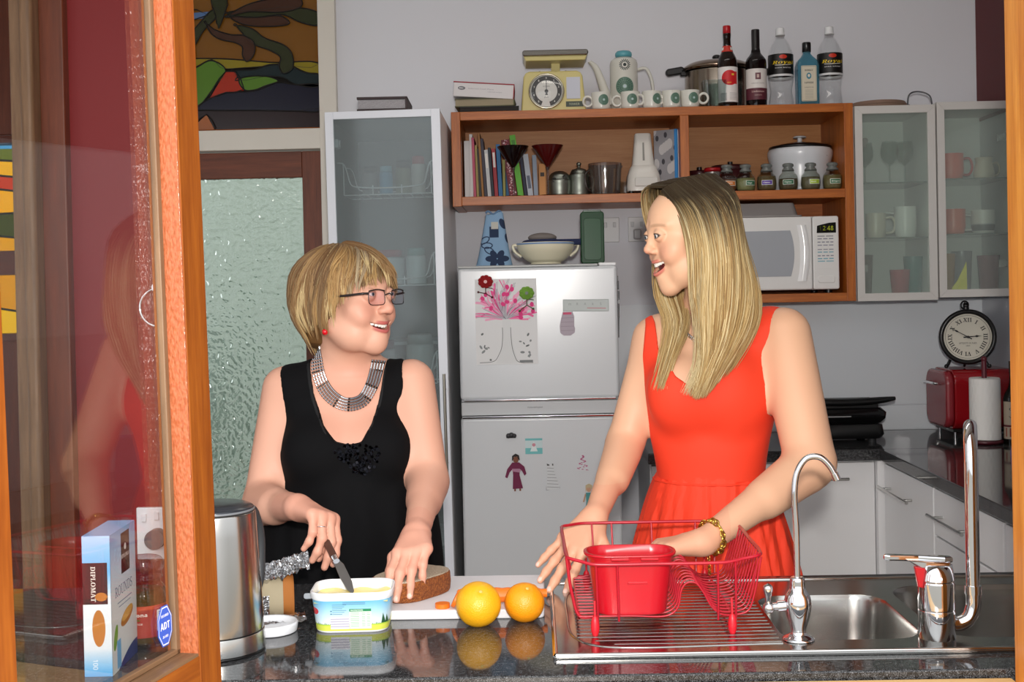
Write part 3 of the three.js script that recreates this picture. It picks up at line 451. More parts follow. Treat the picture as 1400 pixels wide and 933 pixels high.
// magnets with wire figures
function wireFigure(label, x, y, col, dark, scale) {
  const t = thing('figure_magnet', label, 'magnet', [x, y, FZ + 0.002]);
  const petals = []; for (let i = 0; i < 9; i++) { const a = i / 9 * 6.283; petals.push(ball(0.009 * scale, Math.cos(a) * 0.017 * scale, Math.sin(a) * 0.015 * scale, 0.004, 1.1, 1, 0.6, 10)); }
  part('felt_head', mg(petals, ball(0.018 * scale, 0, 0, 0.004, 1, 1, 0.45, 14)), M(col, 0.95), t); part('button', cyl(0.006 * scale, 0.004, 0, 0, 0, 12).rotateX(Math.PI / 2).translate(0, 0, 0.012), M(dark ? 0xd9a0a0 : 0x2f4a20, 0.4), t);
  const hip = [0, -0.042 * scale, 0.005]; part('wire_body', mg(rod([0, -0.015, 0.005], hip, 0.0016), rod(hip, [-0.026 * scale, dark ? -0.036 * scale : -0.062 * scale, 0.005], 0.0016), rod(hip, [0.022 * scale, -0.055 * scale, 0.005], 0.0016), rod([0, -0.02 * scale, 0.005], [0.024 * scale, -0.024 * scale, 0.005], 0.0016), ball(0.004, -0.026 * scale, dark ? -0.036 * scale : -0.062 * scale, 0.005), ball(0.004, 0.022 * scale, -0.055 * scale, 0.005)), M(dark ? 0x4a0c10 : 0x2f5a22, 0.6), t);
}
wireFigure('dark red felt flower figure magnet at the top left of the tree drawing', -0.165, 1.527, 0x8e0f16, true, 1.0);
wireFigure('green felt flower figure magnet on the right of the tree drawing', -0.022, 1.484, 0x6f9a3a, false, 1.0);
{ const tx = canv(512, 128, (g, w, h) => { g.fillStyle = '#c9cfcd'; g.fillRect(0, 0, w, h); g.strokeStyle = '#9aa2a0'; g.lineWidth = 5; g.strokeRect(3, 3, w - 6, h - 6); g.fillStyle = '#98a09e'; for (let i = 0; i < 5; i++) { g.font = '38px sans-serif'; g.fillText('mRAkS'[i], 60 + i * 88, 62); } g.strokeStyle = '#c86a72'; g.lineWidth = 6; g.beginPath(); g.moveTo(270, 92); g.lineTo(480, 96); g.stroke(); });
  const o = flat('ruler_magnet', 'clear ruler-shaped magnet on the upper right of the freezer door', 'magnet', 0.160, 0.042, tx, 0.184, 1.437); o.rotation.z = -0.012; }
{ const tx = canv(128, 192, (g, w, h) => { g.fillStyle = '#b6aab4'; g.fillRect(0, 0, w, h); g.fillStyle = '#d05a78'; g.fillRect(30, 4, 70, 18); g.strokeStyle = '#9a8e98'; g.lineWidth = 3; for (let i = 0; i < 4; i++) { g.beginPath(); g.moveTo(10, 50 + i * 34); g.lineTo(118, 48 + i * 34); g.stroke(); } });
  flat('mitten_magnet', 'pale mauve mitten-shaped magnet hanging below the ruler magnet', 'magnet', 0.054, 0.083, tx, 0.118, 1.374, {}, [[-0.28, 0.5], [0.35, 0.5], [0.46, 0.3], [0.44, -0.1], [0.5, -0.2], [0.47, -0.38], [0.2, -0.5], [-0.25, -0.5], [-0.47, -0.38], [-0.5, -0.1], [-0.42, 0.15], [-0.36, 0.3]]); }
single('cloud_magnet', 'small black cloud-shaped magnet high on the lower refrigerator door', 'magnet', mg(ball(0.009, -0.009, 0, 0.003, 1, 1, 0.5, 14), ball(0.010, 0.001, 0.002, 0.003, 1, 1, 0.5, 14), ball(0.008, 0.011, 0, 0.003, 1, 1, 0.5, 14), bx(0.034, 0.008, 0.005, 0, -0.008, 0.003)), M(0x26262a, 0.5), [-0.087, 0.985, FZ]);
{ const tx = canv(128, 120, (g, w, h) => { g.fillStyle = '#c9dadc'; g.fillRect(0, 0, w, h); g.fillStyle = '#74bcbd'; g.fillRect(0, 74, w, 46); g.fillRect(0, 0, w, 16); g.fillStyle = '#dfe8e8'; g.beginPath(); g.moveTo(64, 24); g.lineTo(92, 100); g.lineTo(36, 100); g.fill(); g.fillStyle = '#c98a96'; g.beginPath(); g.arc(64, 50, 13, 0, 7); g.fill(); });
  flat('picture_card', 'small pale blue picture card on the lower refrigerator door', 'card', 0.060, 0.055, tx, -0.008, 0.947); }
const outline = (rows) => [...rows.map(([y, x]) => [x, y]), ...rows.slice().reverse().map(([y, x, l]) => [-(l ?? x), y])];
{ // maroon paper doll
  const t = thing('paper_doll', 'paper doll magnet with dark hair and a long maroon dress', 'magnet', [-0.073, 0.856, FZ]);
  part('dress', poly([[-0.012, 0.035], [0.012, 0.035], [0.03, 0.02], [0.037, -0.005], [0.03, -0.012], [0.022, 0.004], [0.014, 0.012], [0.013, -0.01], [0.024, -0.056], [-0.012, -0.058], [-0.01, -0.01], [-0.011, 0.012], [-0.022, 0.0], [-0.03, -0.02], [-0.038, -0.016], [-0.03, 0.012]], 0.002), M(0x6d1440, 0.7), t);
  part('sash', poly([[-0.013, 0.013], [0.014, 0.013], [0.018, 0.006], [0.012, 0.0], [-0.012, 0.004]], 0.001).translate(0, 0, 0.002), M(0xb07f98, 0.7), t);
  part('head', poly(rrect(0.019, 0.022, 0.009), 0.002).translate(0.001, 0.045, 0), M(0x7c4a34, 0.7), t); part('hair', mg(poly([[-0.013, 0.04], [-0.012, 0.058], [0, 0.066], [0.012, 0.06], [0.015, 0.042], [0.009, 0.046], [0.006, 0.056], [-0.006, 0.055], [-0.009, 0.044]], 0.0025)), M(0x1c1210, 0.7), t);
  part('foot', mg(bx(0.006, 0.008, 0.002, -0.004, -0.066, 0.001, 0), bx(0.006, 0.008, 0.002, 0.014, -0.065, 0.001, 0)), M(0x7c4a34, 0.7), t); }
{ const tx = canv(128, 240, (g, w, h) => { g.fillStyle = '#d2d4d6'; g.fillRect(0, 0, w, h); g.strokeStyle = '#83868a'; g.lineWidth = 4; for (let i = 0; i < 7; i++) { g.beginPath(); g.moveTo(12, 40 + i * 28); g.lineTo(w - 30 + i * 3, 46 + i * 28); g.stroke(); } g.strokeRect(4, 4, w - 8, h - 8); g.fillStyle = '#555'; g.fillRect(14, 4, 22, 16); g.fillRect(60, 4, 22, 16); });
  flat('dress_cutout', 'white paper dress cutout with thin outline on the lower refrigerator door', 'magnet', 0.050, 0.095, tx, 0.056, 0.838, {}, [[-0.42, 0.5], [-0.2, 0.45], [0.05, 0.5], [0.1, 0.2], [0.5, -0.42], [-0.5, -0.5], [-0.36, 0.1]]); }
{ const tx = canv(128, 160, (g, w, h) => { g.fillStyle = '#d2d2d6'; g.fillRect(0, 0, w, h); g.fillStyle = '#b0587c'; for (let i = 0; i < 26; i++) { const y = 10 + i * 5.6, k = (y / h) * 56; g.fillRect(64 + Math.sin(i * 7.1) * k, y, 16, 7); } });
  flat('tree_magnet', 'small pink and white triangular tree magnet on the lower refrigerator door', 'magnet', 0.050, 0.060, tx, 0.159, 0.886, {}, [[-0.05, 0.5], [0.12, 0.5], [0.5, -0.42], [0.35, -0.5], [-0.48, -0.5], [-0.3, -0.1]]); }
{ const t = thing('paper_doll', 'fair-haired paper doll magnet in a teal dress beside the young woman\'s arm', 'magnet', [0.182, 0.750, FZ]);
  part('dress', poly([[-0.012, 0.03], [0.01, 0.03], [0.014, 0.0], [0.016, -0.026], [-0.013, -0.028], [-0.01, 0.0]], 0.002), M(0x4c9494, 0.7), t);
  part('head', poly(rrect(0.016, 0.02, 0.008), 0.002).translate(-0.001, 0.043, 0), M(0xc99a7c, 0.7), t); part('hair', poly([[-0.012, 0.03], [-0.012, 0.056], [0, 0.062], [0.011, 0.056], [0.012, 0.032], [0.007, 0.048], [-0.008, 0.048]], 0.0025), M(0xc2b08c, 0.7), t);
  part('limb', mg(bx(0.006, 0.038, 0.002, -0.006, -0.066, 0.001, 0), bx(0.006, 0.038, 0.002, 0.007, -0.066, 0.001, 0), rod([-0.012, 0.026, 0.001], [-0.02, -0.002, 0.001], 0.0025), rod([0.01, 0.026, 0.001], [0.021, 0.0, 0.001], 0.0025)), M(0xc99a7c, 0.7), t); }
{ const t = thing('key_bunch', 'dark keys and tags hanging on the right side of the refrigerator', 'keys', [0.2965, 1.41, -4.40]);
  part('ring', mg(new THREE.TorusGeometry(0.012, 0.0015, 6, 20).rotateY(Math.PI / 2).translate(0.004, 0.115, 0), tube([[0.004, 0.10, 0], [0.006, 0.05, 0.004], [0.004, -0.07, 0]], 0.002, 16)), mats.steelSoft, t);
  part('key', mg(bx(0.006, 0.03, 0.016, 0.004, 0.08, 0.004), bx(0.008, 0.035, 0.02, 0.005, 0.04, -0.004), bx(0.006, 0.05, 0.012, 0.004, -0.02, 0.004), bx(0.005, 0.07, 0.01, 0.003, -0.09, 0)), M(0x2a2a2e, 0.4), t); }
// ---------- on top of the refrigerator ----------
{ const t = thing('cloth_bag', 'upright light blue cloth bag with dark flower prints on the refrigerator', 'bag', [-0.137, 1.585, -4.50]);
  const tx = canv(256, 384, (g, w, h) => { g.fillStyle = '#7f9fbd'; g.fillRect(0, 0, w, h); g.fillStyle = '#23324e'; for (let i = 0; i < 6; i++) { const a = i / 6 * 6.283; g.beginPath(); g.ellipse(150 + Math.cos(a) * 46, 335 + Math.sin(a) * 34, 34, 22, a, 0, 7); g.fill(); } g.strokeStyle = '#23324e'; g.lineWidth = 7; for (let i = 0; i < 3; i++) { g.beginPath(); g.ellipse(66 + i * 16, 200 + i * 38, 36, 20, -0.6 + i * 0.6, 0, 7); g.stroke(); } g.fillRect(100, 100, 62, 80); g.fillStyle = '#b9b7ae'; g.fillRect(112, 66, 48, 52); g.fillStyle = '#23324e'; g.beginPath(); g.ellipse(190, 80, 20, 40, -0.4, 0, 7); g.fill(); g.beginPath(); g.ellipse(224, 190, 18, 40, -0.3, 0, 7); g.fill(); });
  const rings = []; for (let j = 0; j <= 12; j++) { const v = j / 12, w = lerp(0.066, 0.031, Math.pow(v, 0.85)), d = lerp(0.052, 0.018, v); rings.push(rrect(2 * w, 2 * d, Math.min(w, d) * 0.5).map(([x, z]) => [x + 0.004 * v, v * (0.188 + 0.006 * (v > 0.9 ? Math.sin(x * 90) : 0)), z])); }
  const g = loft(rings); { const p = g.attributes.position, uv = g.attributes.uv; for (let i = 0; i < p.count; i++) uv.setXY(i, 0.5 + p.getX(i) / 0.136, p.getY(i) / 0.19); }
  part('body', g, painted(tx, 0.9), t); part('tie', mg(tube([[-0.028, 0.19, 0.012], [-0.02, 0.197, 0.014], [0.0, 0.186, 0.016], [0.02, 0.197, 0.014], [0.03, 0.19, 0.012]], 0.004, 20)), M(0x5d7a98, 0.9), t); }
{ const t = thing('soup_tureen', 'cream two-handled bowl with a blue rim on the refrigerator', 'bowl', [0.049, 1.585, -4.50]);
  const m = M(0xe6dfc4, 0.25);
  part('bowl', smoothLathe([[0.001, 0.001], [0.052, 0.001], [0.056, 0.008], [0.075, 0.02], [0.098, 0.05], [0.104, 0.076], [0.100, 0.077], [0.092, 0.05], [0.06, 0.02], [0.001, 0.012]], 48), m, t); part('rim', new THREE.TorusGeometry(0.1025, 0.0035, 8, 48).rotateX(Math.PI / 2).translate(0, 0.075, 0), M(0x7f9cc4, 0.3), t);
  for (const s of [-1, 1]) part('handle', tube([[s * 0.100, 0.072, 0], [s * 0.118, 0.07, 0.0], [s * 0.112, 0.05, 0], [s * 0.088, 0.03, 0]], 0.0055, 20), m, t); }
{ const t = thing('oven_mitt', 'dark blue padded oven mitt heaped in the cream bowl', 'mitt', [0.036, 1.645, -4.50]);
  part('padding', mg(ball(0.06, 0.005, 0.018, 0, 1.1, 0.36, 0.8, 28), ball(0.03, -0.045, 0.016, 0.02, 1, 0.5, 0.9, 18), mv(poly(rrect(0.12, 0.022, 0.01), 0.03, 0.006), 0.09, 0.02, -0.01)), M(0x222a4c, 0.9), t); part('lining', ball(0.052, 0.002, 0.038, 0.0, 1, 0.34, 0.75, 26), M(0x77706c, 0.9), t); }
{ const t = thing('tall_tin', 'tall dark green rectangular tin on the refrigerator', 'tin', [0.218, 1.585, -4.50]);
  part('body', mv(poly(rrect(0.084, 0.186, 0.010), 0.07, 0.003), 0, 0.0935, -0.035), M(0x0c3c1c, 0.35, { specularIntensity: 0.3 }), t); part('lid', mv(poly(rrect(0.066, 0.012, 0.004), 0.05, 0.002), 0, 0.1905 - 0.004, -0.025), M(0x0c3d1e, 0.2), t); part('panel', mv(poly(rrect(0.062, 0.15, 0.012), 0.003, 0.001), 0, 0.088, 0.0345), M(0x0e4421, 0.3, { specularIntensity: 0.3 }), t); }
[[0.317, 'light grey power outlet on the back wall beside the green tin'], [0.425, "light grey power outlet on the back wall behind the young woman's face"]].forEach(([x, label], i) => { const t = thing('power_outlet', label, 'outlet', [x, 1.68, -5.04]); part('plate', bx(i ? 0.07 : 0.075, 0.10, 0.009, 0, 0, 0.0045, 0.003), M(0xd6d7d8, 0.4), t); part('switch', mg(bx(0.012, 0.02, 0.006, -0.018, 0.06, 0.011), bx(0.012, 0.02, 0.006, 0.018, 0.06, 0.011)), M(0xbfc0c2, 0.4), t); if (i) part('plug', bx(0.03, 0.04, 0.03, 0, 0.01, 0.024, 0.006), M(0xb8b9ba, 0.4), t); });

// ---------- things on top of the shelf unit ----------
{ const t = thing('cake_box', 'white box with a red edge lying tilted on two old books on the shelf unit', 'box', [-0.172, SH + 0.055, -4.77]); t.rotation.z = -0.075;
  const tx = canv(512, 160, (g, w, h) => { g.fillStyle = '#d9d5d6'; g.fillRect(0, 0, w, h); g.fillStyle = '#6a6a70'; g.beginPath(); g.ellipse(64, 62, 32, 22, 0, 0, 7); g.fill(); g.fillStyle = '#eee'; g.font = 'bold 20px sans-serif'; g.fillText('BBC', 42, 69); g.fillStyle = '#a2a0a6'; g.font = '24px serif'; g.fillText('Selected Food Place', 120, 70); g.font = '16px serif'; g.fillText('collected recipes', 290, 98); });
  part('box_body', bx(0.226, 0.052, 0.17, 0, 0.002, 0, 0.001), M(0xd9d5d6, 0.6), t); part('printed_side', new THREE.BoxGeometry(0.222, 0.050, 0.001).translate(0, 0.028, 0.0855), painted(tx, 0.6), t); part('lid', mg(bx(0.230, 0.004, 0.176, 0, 0.054, 0, 0.001), bx(0.003, 0.056, 0.174, 0.1135, 0, 0, 0.001)), M(0x9c1c2c, 0.5), t); }
[['thick old book with browned pages under the white box', 0.04, 0.030, 0x5c5a3a, 0], ['black book lying at the bottom of the stack under the white box', 0.01, 0.024, 0x1b1a1c, 1]].forEach(([label, dx, h, c, i]) => { const t = thing('old_book', label, 'book', [-0.165 + (i ? 0.012 : 0), SH + (i ? 0 : 0.0245), -4.77], i ? 0.03 : -0.03); part('cover', mg(bx(0.225, 0.003, 0.165, 0, 0, 0, 0), bx(0.225, 0.003, 0.165, 0, h - 0.003, 0, 0), bx(0.004, h, 0.165, 0.1105, 0, 0, 0)), M(c, 0.6), t); part('page_block', bx(0.219, h - 0.006, 0.158, -0.001, 0.003, 0, 0), M(i ? 0x2a2624 : 0x9c9078, 0.85), t); });
{ const t = thing('kitchen_scale', 'cream vintage kitchen scale with a round dial on the shelf unit', 'scale', [0.093, SH, -4.80]);
  const cream = M(0xcdbf7c, 0.35);
  const side = new THREE.Shape([[-0.124, 0], [0.124, 0], [0.122, 0.02], [0.112, 0.135], [0.104, 0.150], [0.09, 0.156], [-0.09, 0.156], [-0.104, 0.150], [-0.112, 0.135], [-0.122, 0.02]].map((p) => new THREE.Vector2(...p)));
  part('body', poly(side, 0.14, 0.006).translate(0, 0.001, -0.06), cream, t);
  const d = part('dial', cyl(0.066, 0.012, 0, 0, 0, 48).rotateX(Math.PI / 2).translate(-0.026, 0.080, 0.074), M(0x9c9a92, 0.3, { metalness: 0.6 }), t);
  const tx = canv(384, 384, (g) => { g.translate(192, 192); g.fillStyle = '#d0cfca'; g.beginPath(); g.arc(0, 0, 192, 0, 7); g.fill(); g.strokeStyle = '#1e1d1b'; g.lineWidth = 52; g.beginPath(); g.arc(0, 0, 156, 0.62 * 3.14, 2.42 * 3.14); g.stroke(); g.fillStyle = '#e8e6de'; g.font = 'bold 30px sans-serif'; g.textAlign = 'center'; for (let i = 0; i < 9; i++) { const a = -1.57 + (i - 4) * 0.62; g.fillText(String([5, 6, 7, 8, 0, 1, 2, 3, 4][i]), Math.cos(a) * 154, Math.sin(a) * 154 + 10); } g.fillStyle = '#444'; g.font = '20px sans-serif'; g.fillText('KITCHEN', 0, -50); g.fillText('grams', 0, 78); g.fillStyle = '#222'; g.fillRect(-4, -150, 8, 150); g.beginPath(); g.arc(0, 0, 22, 0, 7); g.fill(); g.beginPath(); g.moveTo(-18, 46); g.lineTo(18, 46); g.lineTo(0, 0); g.fill(); });
  part('dial_face', new THREE.CircleGeometry(0.061, 48).translate(-0.026, 0.080, 0.0867), painted(tx, 0.35), d); part('bezel', new THREE.TorusGeometry(0.064, 0.004, 10, 48).translate(-0.026, 0.080, 0.087), metal(0xb8b2a0, 0.25), d); part('dial_glass', new THREE.SphereGeometry(0.16, 32, 12, 0, 6.29, 0, 0.4).rotateX(Math.PI / 2).translate(-0.026, 0.080, 0.0895 - 0.148), glassM(0xffffff, 0.02), d);
  part('chart_panel', bx(0.052, 0.082, 0.003, 0.076, 0.050, 0.0815, 0.001), M(0xc3c6d2, 0.4), t);
  const nt = canv(256, 80, (g) => { g.fillStyle = '#22301c'; g.fillRect(0, 0, 256, 80); g.fillStyle = '#9aa084'; g.font = 'bold 46px sans-serif'; g.fillText('TOWER', 44, 58); });
  part('name_plate', new THREE.BoxGeometry(0.066, 0.020, 0.003).translate(0.080, 0.030, 0.0815), painted(nt, 0.4), t);
  part('neck', bx(0.034, 0.042, 0.03, 0.012, 0.156, 0.0, 0.003), cream, t); part('knob', mg(ball(0.006, -0.05, 0.160, 0.03), ball(0.006, 0.05, 0.160, 0.03)), mats.black, t);
  part('platform', mg(mv(poly([[-0.112, 0], [0.112, 0], [0.12, 0.018], [-0.12, 0.018]], 0.17, 0.003), 0.01, 0.196, -0.085)), cream, t); part('pan', mg(mv(poly(rrect(0.25, 0.022, 0.010), 0.19, 0.004), 0.01, 0.224, -0.095)), metal(0x8e8c86, 0.22), t); }
// vintage coffee set
const ivory = M(0xd9d8cf, 0.2);
const medallion = (c1, c2, spokes) => canv(256, 256, (g) => { g.translate(128, 128); g.fillStyle = '#d9d8cf'; g.fillRect(-128, -128, 256, 256); if (spokes) { g.fillStyle = '#23302e'; g.beginPath(); g.arc(0, 0, 34, 0, 7); g.fill(); for (let i = 0; i < 18; i++) { g.save(); g.rotate(i / 18 * 6.283); g.fillRect(60, -9, 58, 18); g.restore(); } } else { g.fillStyle = c1; g.beginPath(); g.arc(0, 0, 124, 0, 7); g.fill(); g.strokeStyle = c2; g.lineWidth = 6; for (const r of [112, 92, 66, 42]) { g.beginPath(); g.arc(0, 0, r, 0, 7); g.stroke(); } for (let i = 0; i < 20; i++) { g.save(); g.rotate(i / 20 * 6.283); g.beginPath(); g.moveTo(42, 0); g.lineTo(108, 0); g.stroke(); g.restore(); } g.fillStyle = '#b8c8cc'; g.beginPath(); g.arc(0, 0, 24, 0, 7); g.fill(); } });
const medGreen = painted(medallion('#6e8f7c', '#3f5a52'), 0.3), medDark = painted(medallion('', '', true), 0.3);
function decal(R, x, y, r, th0 = 0) { // round print bent onto a cylinder of radius R about the axis
  const g = new THREE.RingGeometry(0.0001, r, 36, 8), p = g.attributes.position; for (let i = 0; i < p.count; i++) { const a = th0 + p.getX(i) / R; const Y = p.getY(i) + y; p.setXYZ(i, Math.sin(a) * (R + 0.0006), Y, Math.cos(a) * (R + 0.0006)); } g.computeVertexNormals(); return g;
}
{ const t = thing('coffee_pot', 'tall ivory coffee pot with green medallions and a turquoise lid', 'coffee pot', [0.372, SH, -4.86]);
  part('body', lathe([[0, 0.001], [0.050, 0.001], [0.054, 0.006], [0.054, 0.20], [0.05, 0.214], [0.036, 0.224], [0, 0.224]], 48), ivory, t); part('lid', lathe([[0, 0.25], [0.026, 0.25], [0.032, 0.244], [0.033, 0.236], [0.030, 0.224], [0, 0.224]], 36), M(0x5fa6b2, 0.25), t);
  part('medallion', decal(0.054, 0, 0.107, 0.037, -0.02), medGreen, t); part('medallion', decal(0.054, 0, 0.190, 0.024, 0.0), medDark, t);
  const sp = []; for (let i = 0; i <= 20; i++) { const u = i / 20, p = new THREE.CatmullRomCurve3([V(-0.048, 0.045, 0), V(-0.072, 0.085, 0), V(-0.09, 0.14, 0), V(-0.112, 0.195, 0), V(-0.132, 0.214, 0)]).getPoint(u), r = lerp(0.021, 0.0075, u); sp.push([...Array(14)].map((_, k) => { const a = k / 14 * 6.283; return [p.x + Math.cos(a) * r, p.y + Math.cos(a) * r * 0.45, p.z + Math.sin(a) * r]; })); }
  part('spout', loft(sp), ivory, t); part('handle', tube([[0.052, 0.178, 0], [0.085, 0.182, 0], [0.104, 0.15, 0], [0.112, 0.10, 0], [0.108, 0.055, 0]], 0.0065, 30), ivory, t); }
{ const mugSet = 'ivory coffee cups with green medallions on the shelf unit';
  const base = thing('coffee_cup', 'ivory coffee cup with a green medallion, leftmost of the five, its handle to the left', 'cup', [0.272, SH, -4.70], 0, mugSet);
  part('body', lathe([[0, 0.004], [0.026, 0.004], [0.030, 0], [0.034, 0.012], [0.036, 0.066], [0.0335, 0.066], [0.031, 0.014], [0, 0.010]], 36), ivory, base); part('medallion', decal(0.0355, 0, 0.036, 0.021, 0.25), medGreen, base);
  part('handle', new THREE.TorusGeometry(0.017, 0.0045, 8, 24).scale(1, 1.1, 1).translate(-0.05, 0.035, 0), ivory, base);
  copyOf(base, 'coffee_cup', [0.382, SH, -4.70], -0.1, 'ivory coffee cup with a green medallion standing in front of the coffee pot', mugSet);
  copyOf(base, 'coffee_cup', [0.462, SH, -4.70], 0.35, 'ivory coffee cup right beside the cup in front of the coffee pot, third from left', mugSet);
  copyOf(base, 'coffee_cup', [0.536, SH, -4.70], 0.15, 'ivory coffee cup with a green medallion, second from the glass jar', mugSet);
  const e = copyOf(base, 'coffee_cup', [0.607, SH, -4.70], 2.9, 'ivory coffee cup nearest the glass jar, its handle to the right', mugSet); part('medallion', decal(0.0355, 0, 0.036, 0.021, 0.3 - 2.9), medGreen, e); }
{ const t = thing('stock_pot', 'large stainless steel pressure pot with black handles behind the bottles', 'pot', [0.742, SH, -4.912]);
  part('body', lathe([[0, 0.001], [0.118, 0.001], [0.126, 0.01], [0.126, 0.165], [0.13, 0.172], [0, 0.172]], 56), metal(0x9c8f80, 0.2), t); part('lid', smoothLathe([[0.133, 0.172], [0.134, 0.186], [0.10, 0.205], [0.04, 0.213], [0.001, 0.214]], 56), metal(0x8a7868, 0.2), t);
  part('handle', mg(mv(poly(rrect(0.075, 0.03, 0.014), 0.03, 0.006), -0.165, 0.175, -0.015, 0, 0, 0.15), bx(0.03, 0.03, 0.03, -0.13, 0.155, 0, 0.006)), mats.black, t); part('handle', mg(mv(poly(rrect(0.09, 0.026, 0.012), 0.03, 0.006), 0.17, 0.168, -0.015, 0, 0, -0.08)), mats.black, t); part('lid_knob', mg(cyl(0.016, 0.016, 0.0, 0.208, 0, 20), ball(0.018, 0, 0.228, 0, 1, 0.6, 1, 18)), mats.black, t); }
{ const t = thing('measuring_glass', 'clear square glass jug in front of the steel pot', 'jug', [0.703, SH, -4.736]);
  const out = [], inn = []; for (const [y, w] of [[0.001, 0.074], [0.01, 0.080], [0.105, 0.090]]) out.push(rrect(w, w, 0.016).map(([x, z]) => [x, y, z])); for (const [y, w] of [[0.105, 0.085], [0.012, 0.074]]) out.push(rrect(w, w, 0.014).map(([x, z]) => [x, y, z]));
  part('vessel', loft(out), glassM(0xe6ecec, 0.03), t); part('rim', new THREE.TorusGeometry(0.0435, 0.002, 6, 36).rotateX(Math.PI / 2).translate(0, 0.105, 0), glassM(0xffffff, 0.05), t); }
// bottles
function labelBand(R, y0, y1, arc = 4.2, bulge = 0) { return new THREE.CylinderGeometry(R + 0.0007, R + 0.0007, y1 - y0, 40, 1, true, -arc / 2, arc).translate(0, (y0 + y1) / 2, 0); }
{ const t = thing('sauce_bottle', 'dark sauce bottle with a red cap and a red and white label', 'bottle', [0.756, SH, -4.74]);
  part('bottle', smoothLathe([[0.001, 0.001], [0.034, 0.001], [0.037, 0.006], [0.037, 0.03], [0.037, 0.10], [0.037, 0.165], [0.034, 0.19], [0.022, 0.215], [0.0155, 0.235], [0.014, 0.26], [0.0145, 0.287], [0.001, 0.287]], 40, 90), M(0x1c0e08, 0.08), t);
  part('cap', lathe([[0, 0.315], [0.0135, 0.315], [0.015, 0.312], [0.015, 0.285], [0, 0.285]], 24), M(0xb3121c, 0.35), t);
  const tx = canv(512, 512, (g, w, h) => { g.fillStyle = '#e3dedb'; g.fillRect(0, 0, w, h); g.fillStyle = '#c8161e'; g.beginPath(); g.ellipse(270, 160, 150, 110, 0, 0, 7); g.fill(); g.fillRect(250, 70, 170, 180); g.fillStyle = '#e9c640'; g.fillRect(300, 100, 50, 26); g.fillStyle = '#f4efe9'; g.font = 'bold 66px sans-serif'; g.fillText('大孖', 200, 205); g.fillStyle = '#e9c640'; g.font = 'bold 24px sans-serif'; g.fillText('SAUCE', 220, 240); g.fillStyle = '#8b8a8c'; g.fillRect(90, 380, 120, 110); g.fillStyle = '#e3dedb'; for (let i = 0; i < 7; i++) g.fillRect(96 + i * 17, 384, 7, 100); g.fillStyle = '#999'; for (let i = 0; i < 5; i++) g.fillRect(260, 380 + i * 22, 170, 6); });
  part('label', labelBand(0.0372, 0.022, 0.155, 2.9), painted(tx, 0.5), t); part('neck_label', new THREE.CylinderGeometry(0.0175, 0.026, 0.04, 28, 1, true).translate(0, 0.217, 0), painted(canv(128, 64, (g) => { g.fillStyle = '#c23020'; g.fillRect(0, 0, 128, 64); g.fillStyle = '#e8c43c'; g.fillRect(0, 38, 128, 12); g.fillStyle = '#e8e4dc'; g.fillRect(10, 8, 100, 18); }), 0.5), t); }
{ const t = thing('wine_bottle', 'dark red wine bottle with a white and maroon label', 'bottle', [0.864, SH, -4.74]);
  part('bottle', smoothLathe([[0.001, 0.001], [0.036, 0.001], [0.039, 0.006], [0.039, 0.05], [0.039, 0.12], [0.039, 0.165], [0.036, 0.185], [0.02, 0.207], [0.0145, 0.225], [0.014, 0.27], [0.001, 0.27]], 40, 90), M(0x100808, 0.08), t); part('capsule', lathe([[0, 0.298], [0.0145, 0.298], [0.0155, 0.296], [0.0152, 0.225], [0.018, 0.212], [0, 0.212]], 28), M(0x161214, 0.35), t);
  const tx = canv(512, 512, (g, w, h) => { g.fillStyle = '#d9d4d0'; g.fillRect(0, 0, w, h); g.fillStyle = '#58202e'; g.fillRect(0, 320, w, 192); g.fillStyle = '#6a3c46'; g.fillRect(210, 70, 92, 110); g.fillStyle = '#c9b0a8'; g.fillRect(236, 96, 40, 56); g.fillStyle = '#8a7f80'; g.font = '30px serif'; g.textAlign = 'center'; g.fillText('cabernet merlot', 256, 250); g.fillStyle = '#c9b0a8'; g.font = 'bold 40px serif'; g.fillText('Lindemans', 256, 390); g.font = '30px serif'; g.fillText('Cawarra', 256, 446); });
  part('label', labelBand(0.0392, 0.028, 0.145, 2.9), painted(tx, 0.5), t); }
function waterBottle(label, x) {
  const t = thing('water_bottle', label, 'bottle', [x, SH, -4.78]), R = 0.047;
  part('bottle', smoothLathe([[0.001, 0.006], [0.03, 0.001], [0.043, 0.006], [0.046, 0.03], [0.041, 0.06], [0.0405, 0.075], [0.045, 0.098], [R, 0.12], [R, 0.19], [0.0465, 0.21], [0.034, 0.245], [0.018, 0.27], [0.0135, 0.275], [0.0135, 0.29]], 40, 110), mats.bottleClear, t);
  part('cap', lathe([[0, 0.31], [0.014, 0.31], [0.0155, 0.307], [0.0155, 0.286], [0.018, 0.284], [0.018, 0.280], [0, 0.280]], 28), M(0xe6e8ea, 0.4), t);
  const tx = canv(512, 256, (g, w, h) => { g.fillStyle = '#141312'; g.fillRect(0, 0, w, h); g.fillStyle = '#c8331f'; g.beginPath(); g.arc(256, 40, 26, 0, 7); g.fill(); g.fillStyle = '#e6c522'; g.font = 'italic bold 54px serif'; g.textAlign = 'center'; g.fillText('Royal', 256, 128); g.fillStyle = '#cfcfcf'; g.font = 'bold 18px sans-serif'; g.fillText('SODA WATER', 256, 184); g.strokeStyle = '#e8e4da'; g.lineWidth = 6; g.beginPath(); g.moveTo(200, 140); g.quadraticCurveTo(256, 152, 312, 136); g.stroke(); });
  part('label', labelBand(R, 0.128, 0.205, 6.28), painted(tx, 0.4), t); part('band', labelBand(R, 0.120, 0.128, 6.28), M(0xd9dadb, 0.4), t); return t;
}
waterBottle('clear soda water bottle with a black label, left of the blue gin bottle', 0.966);
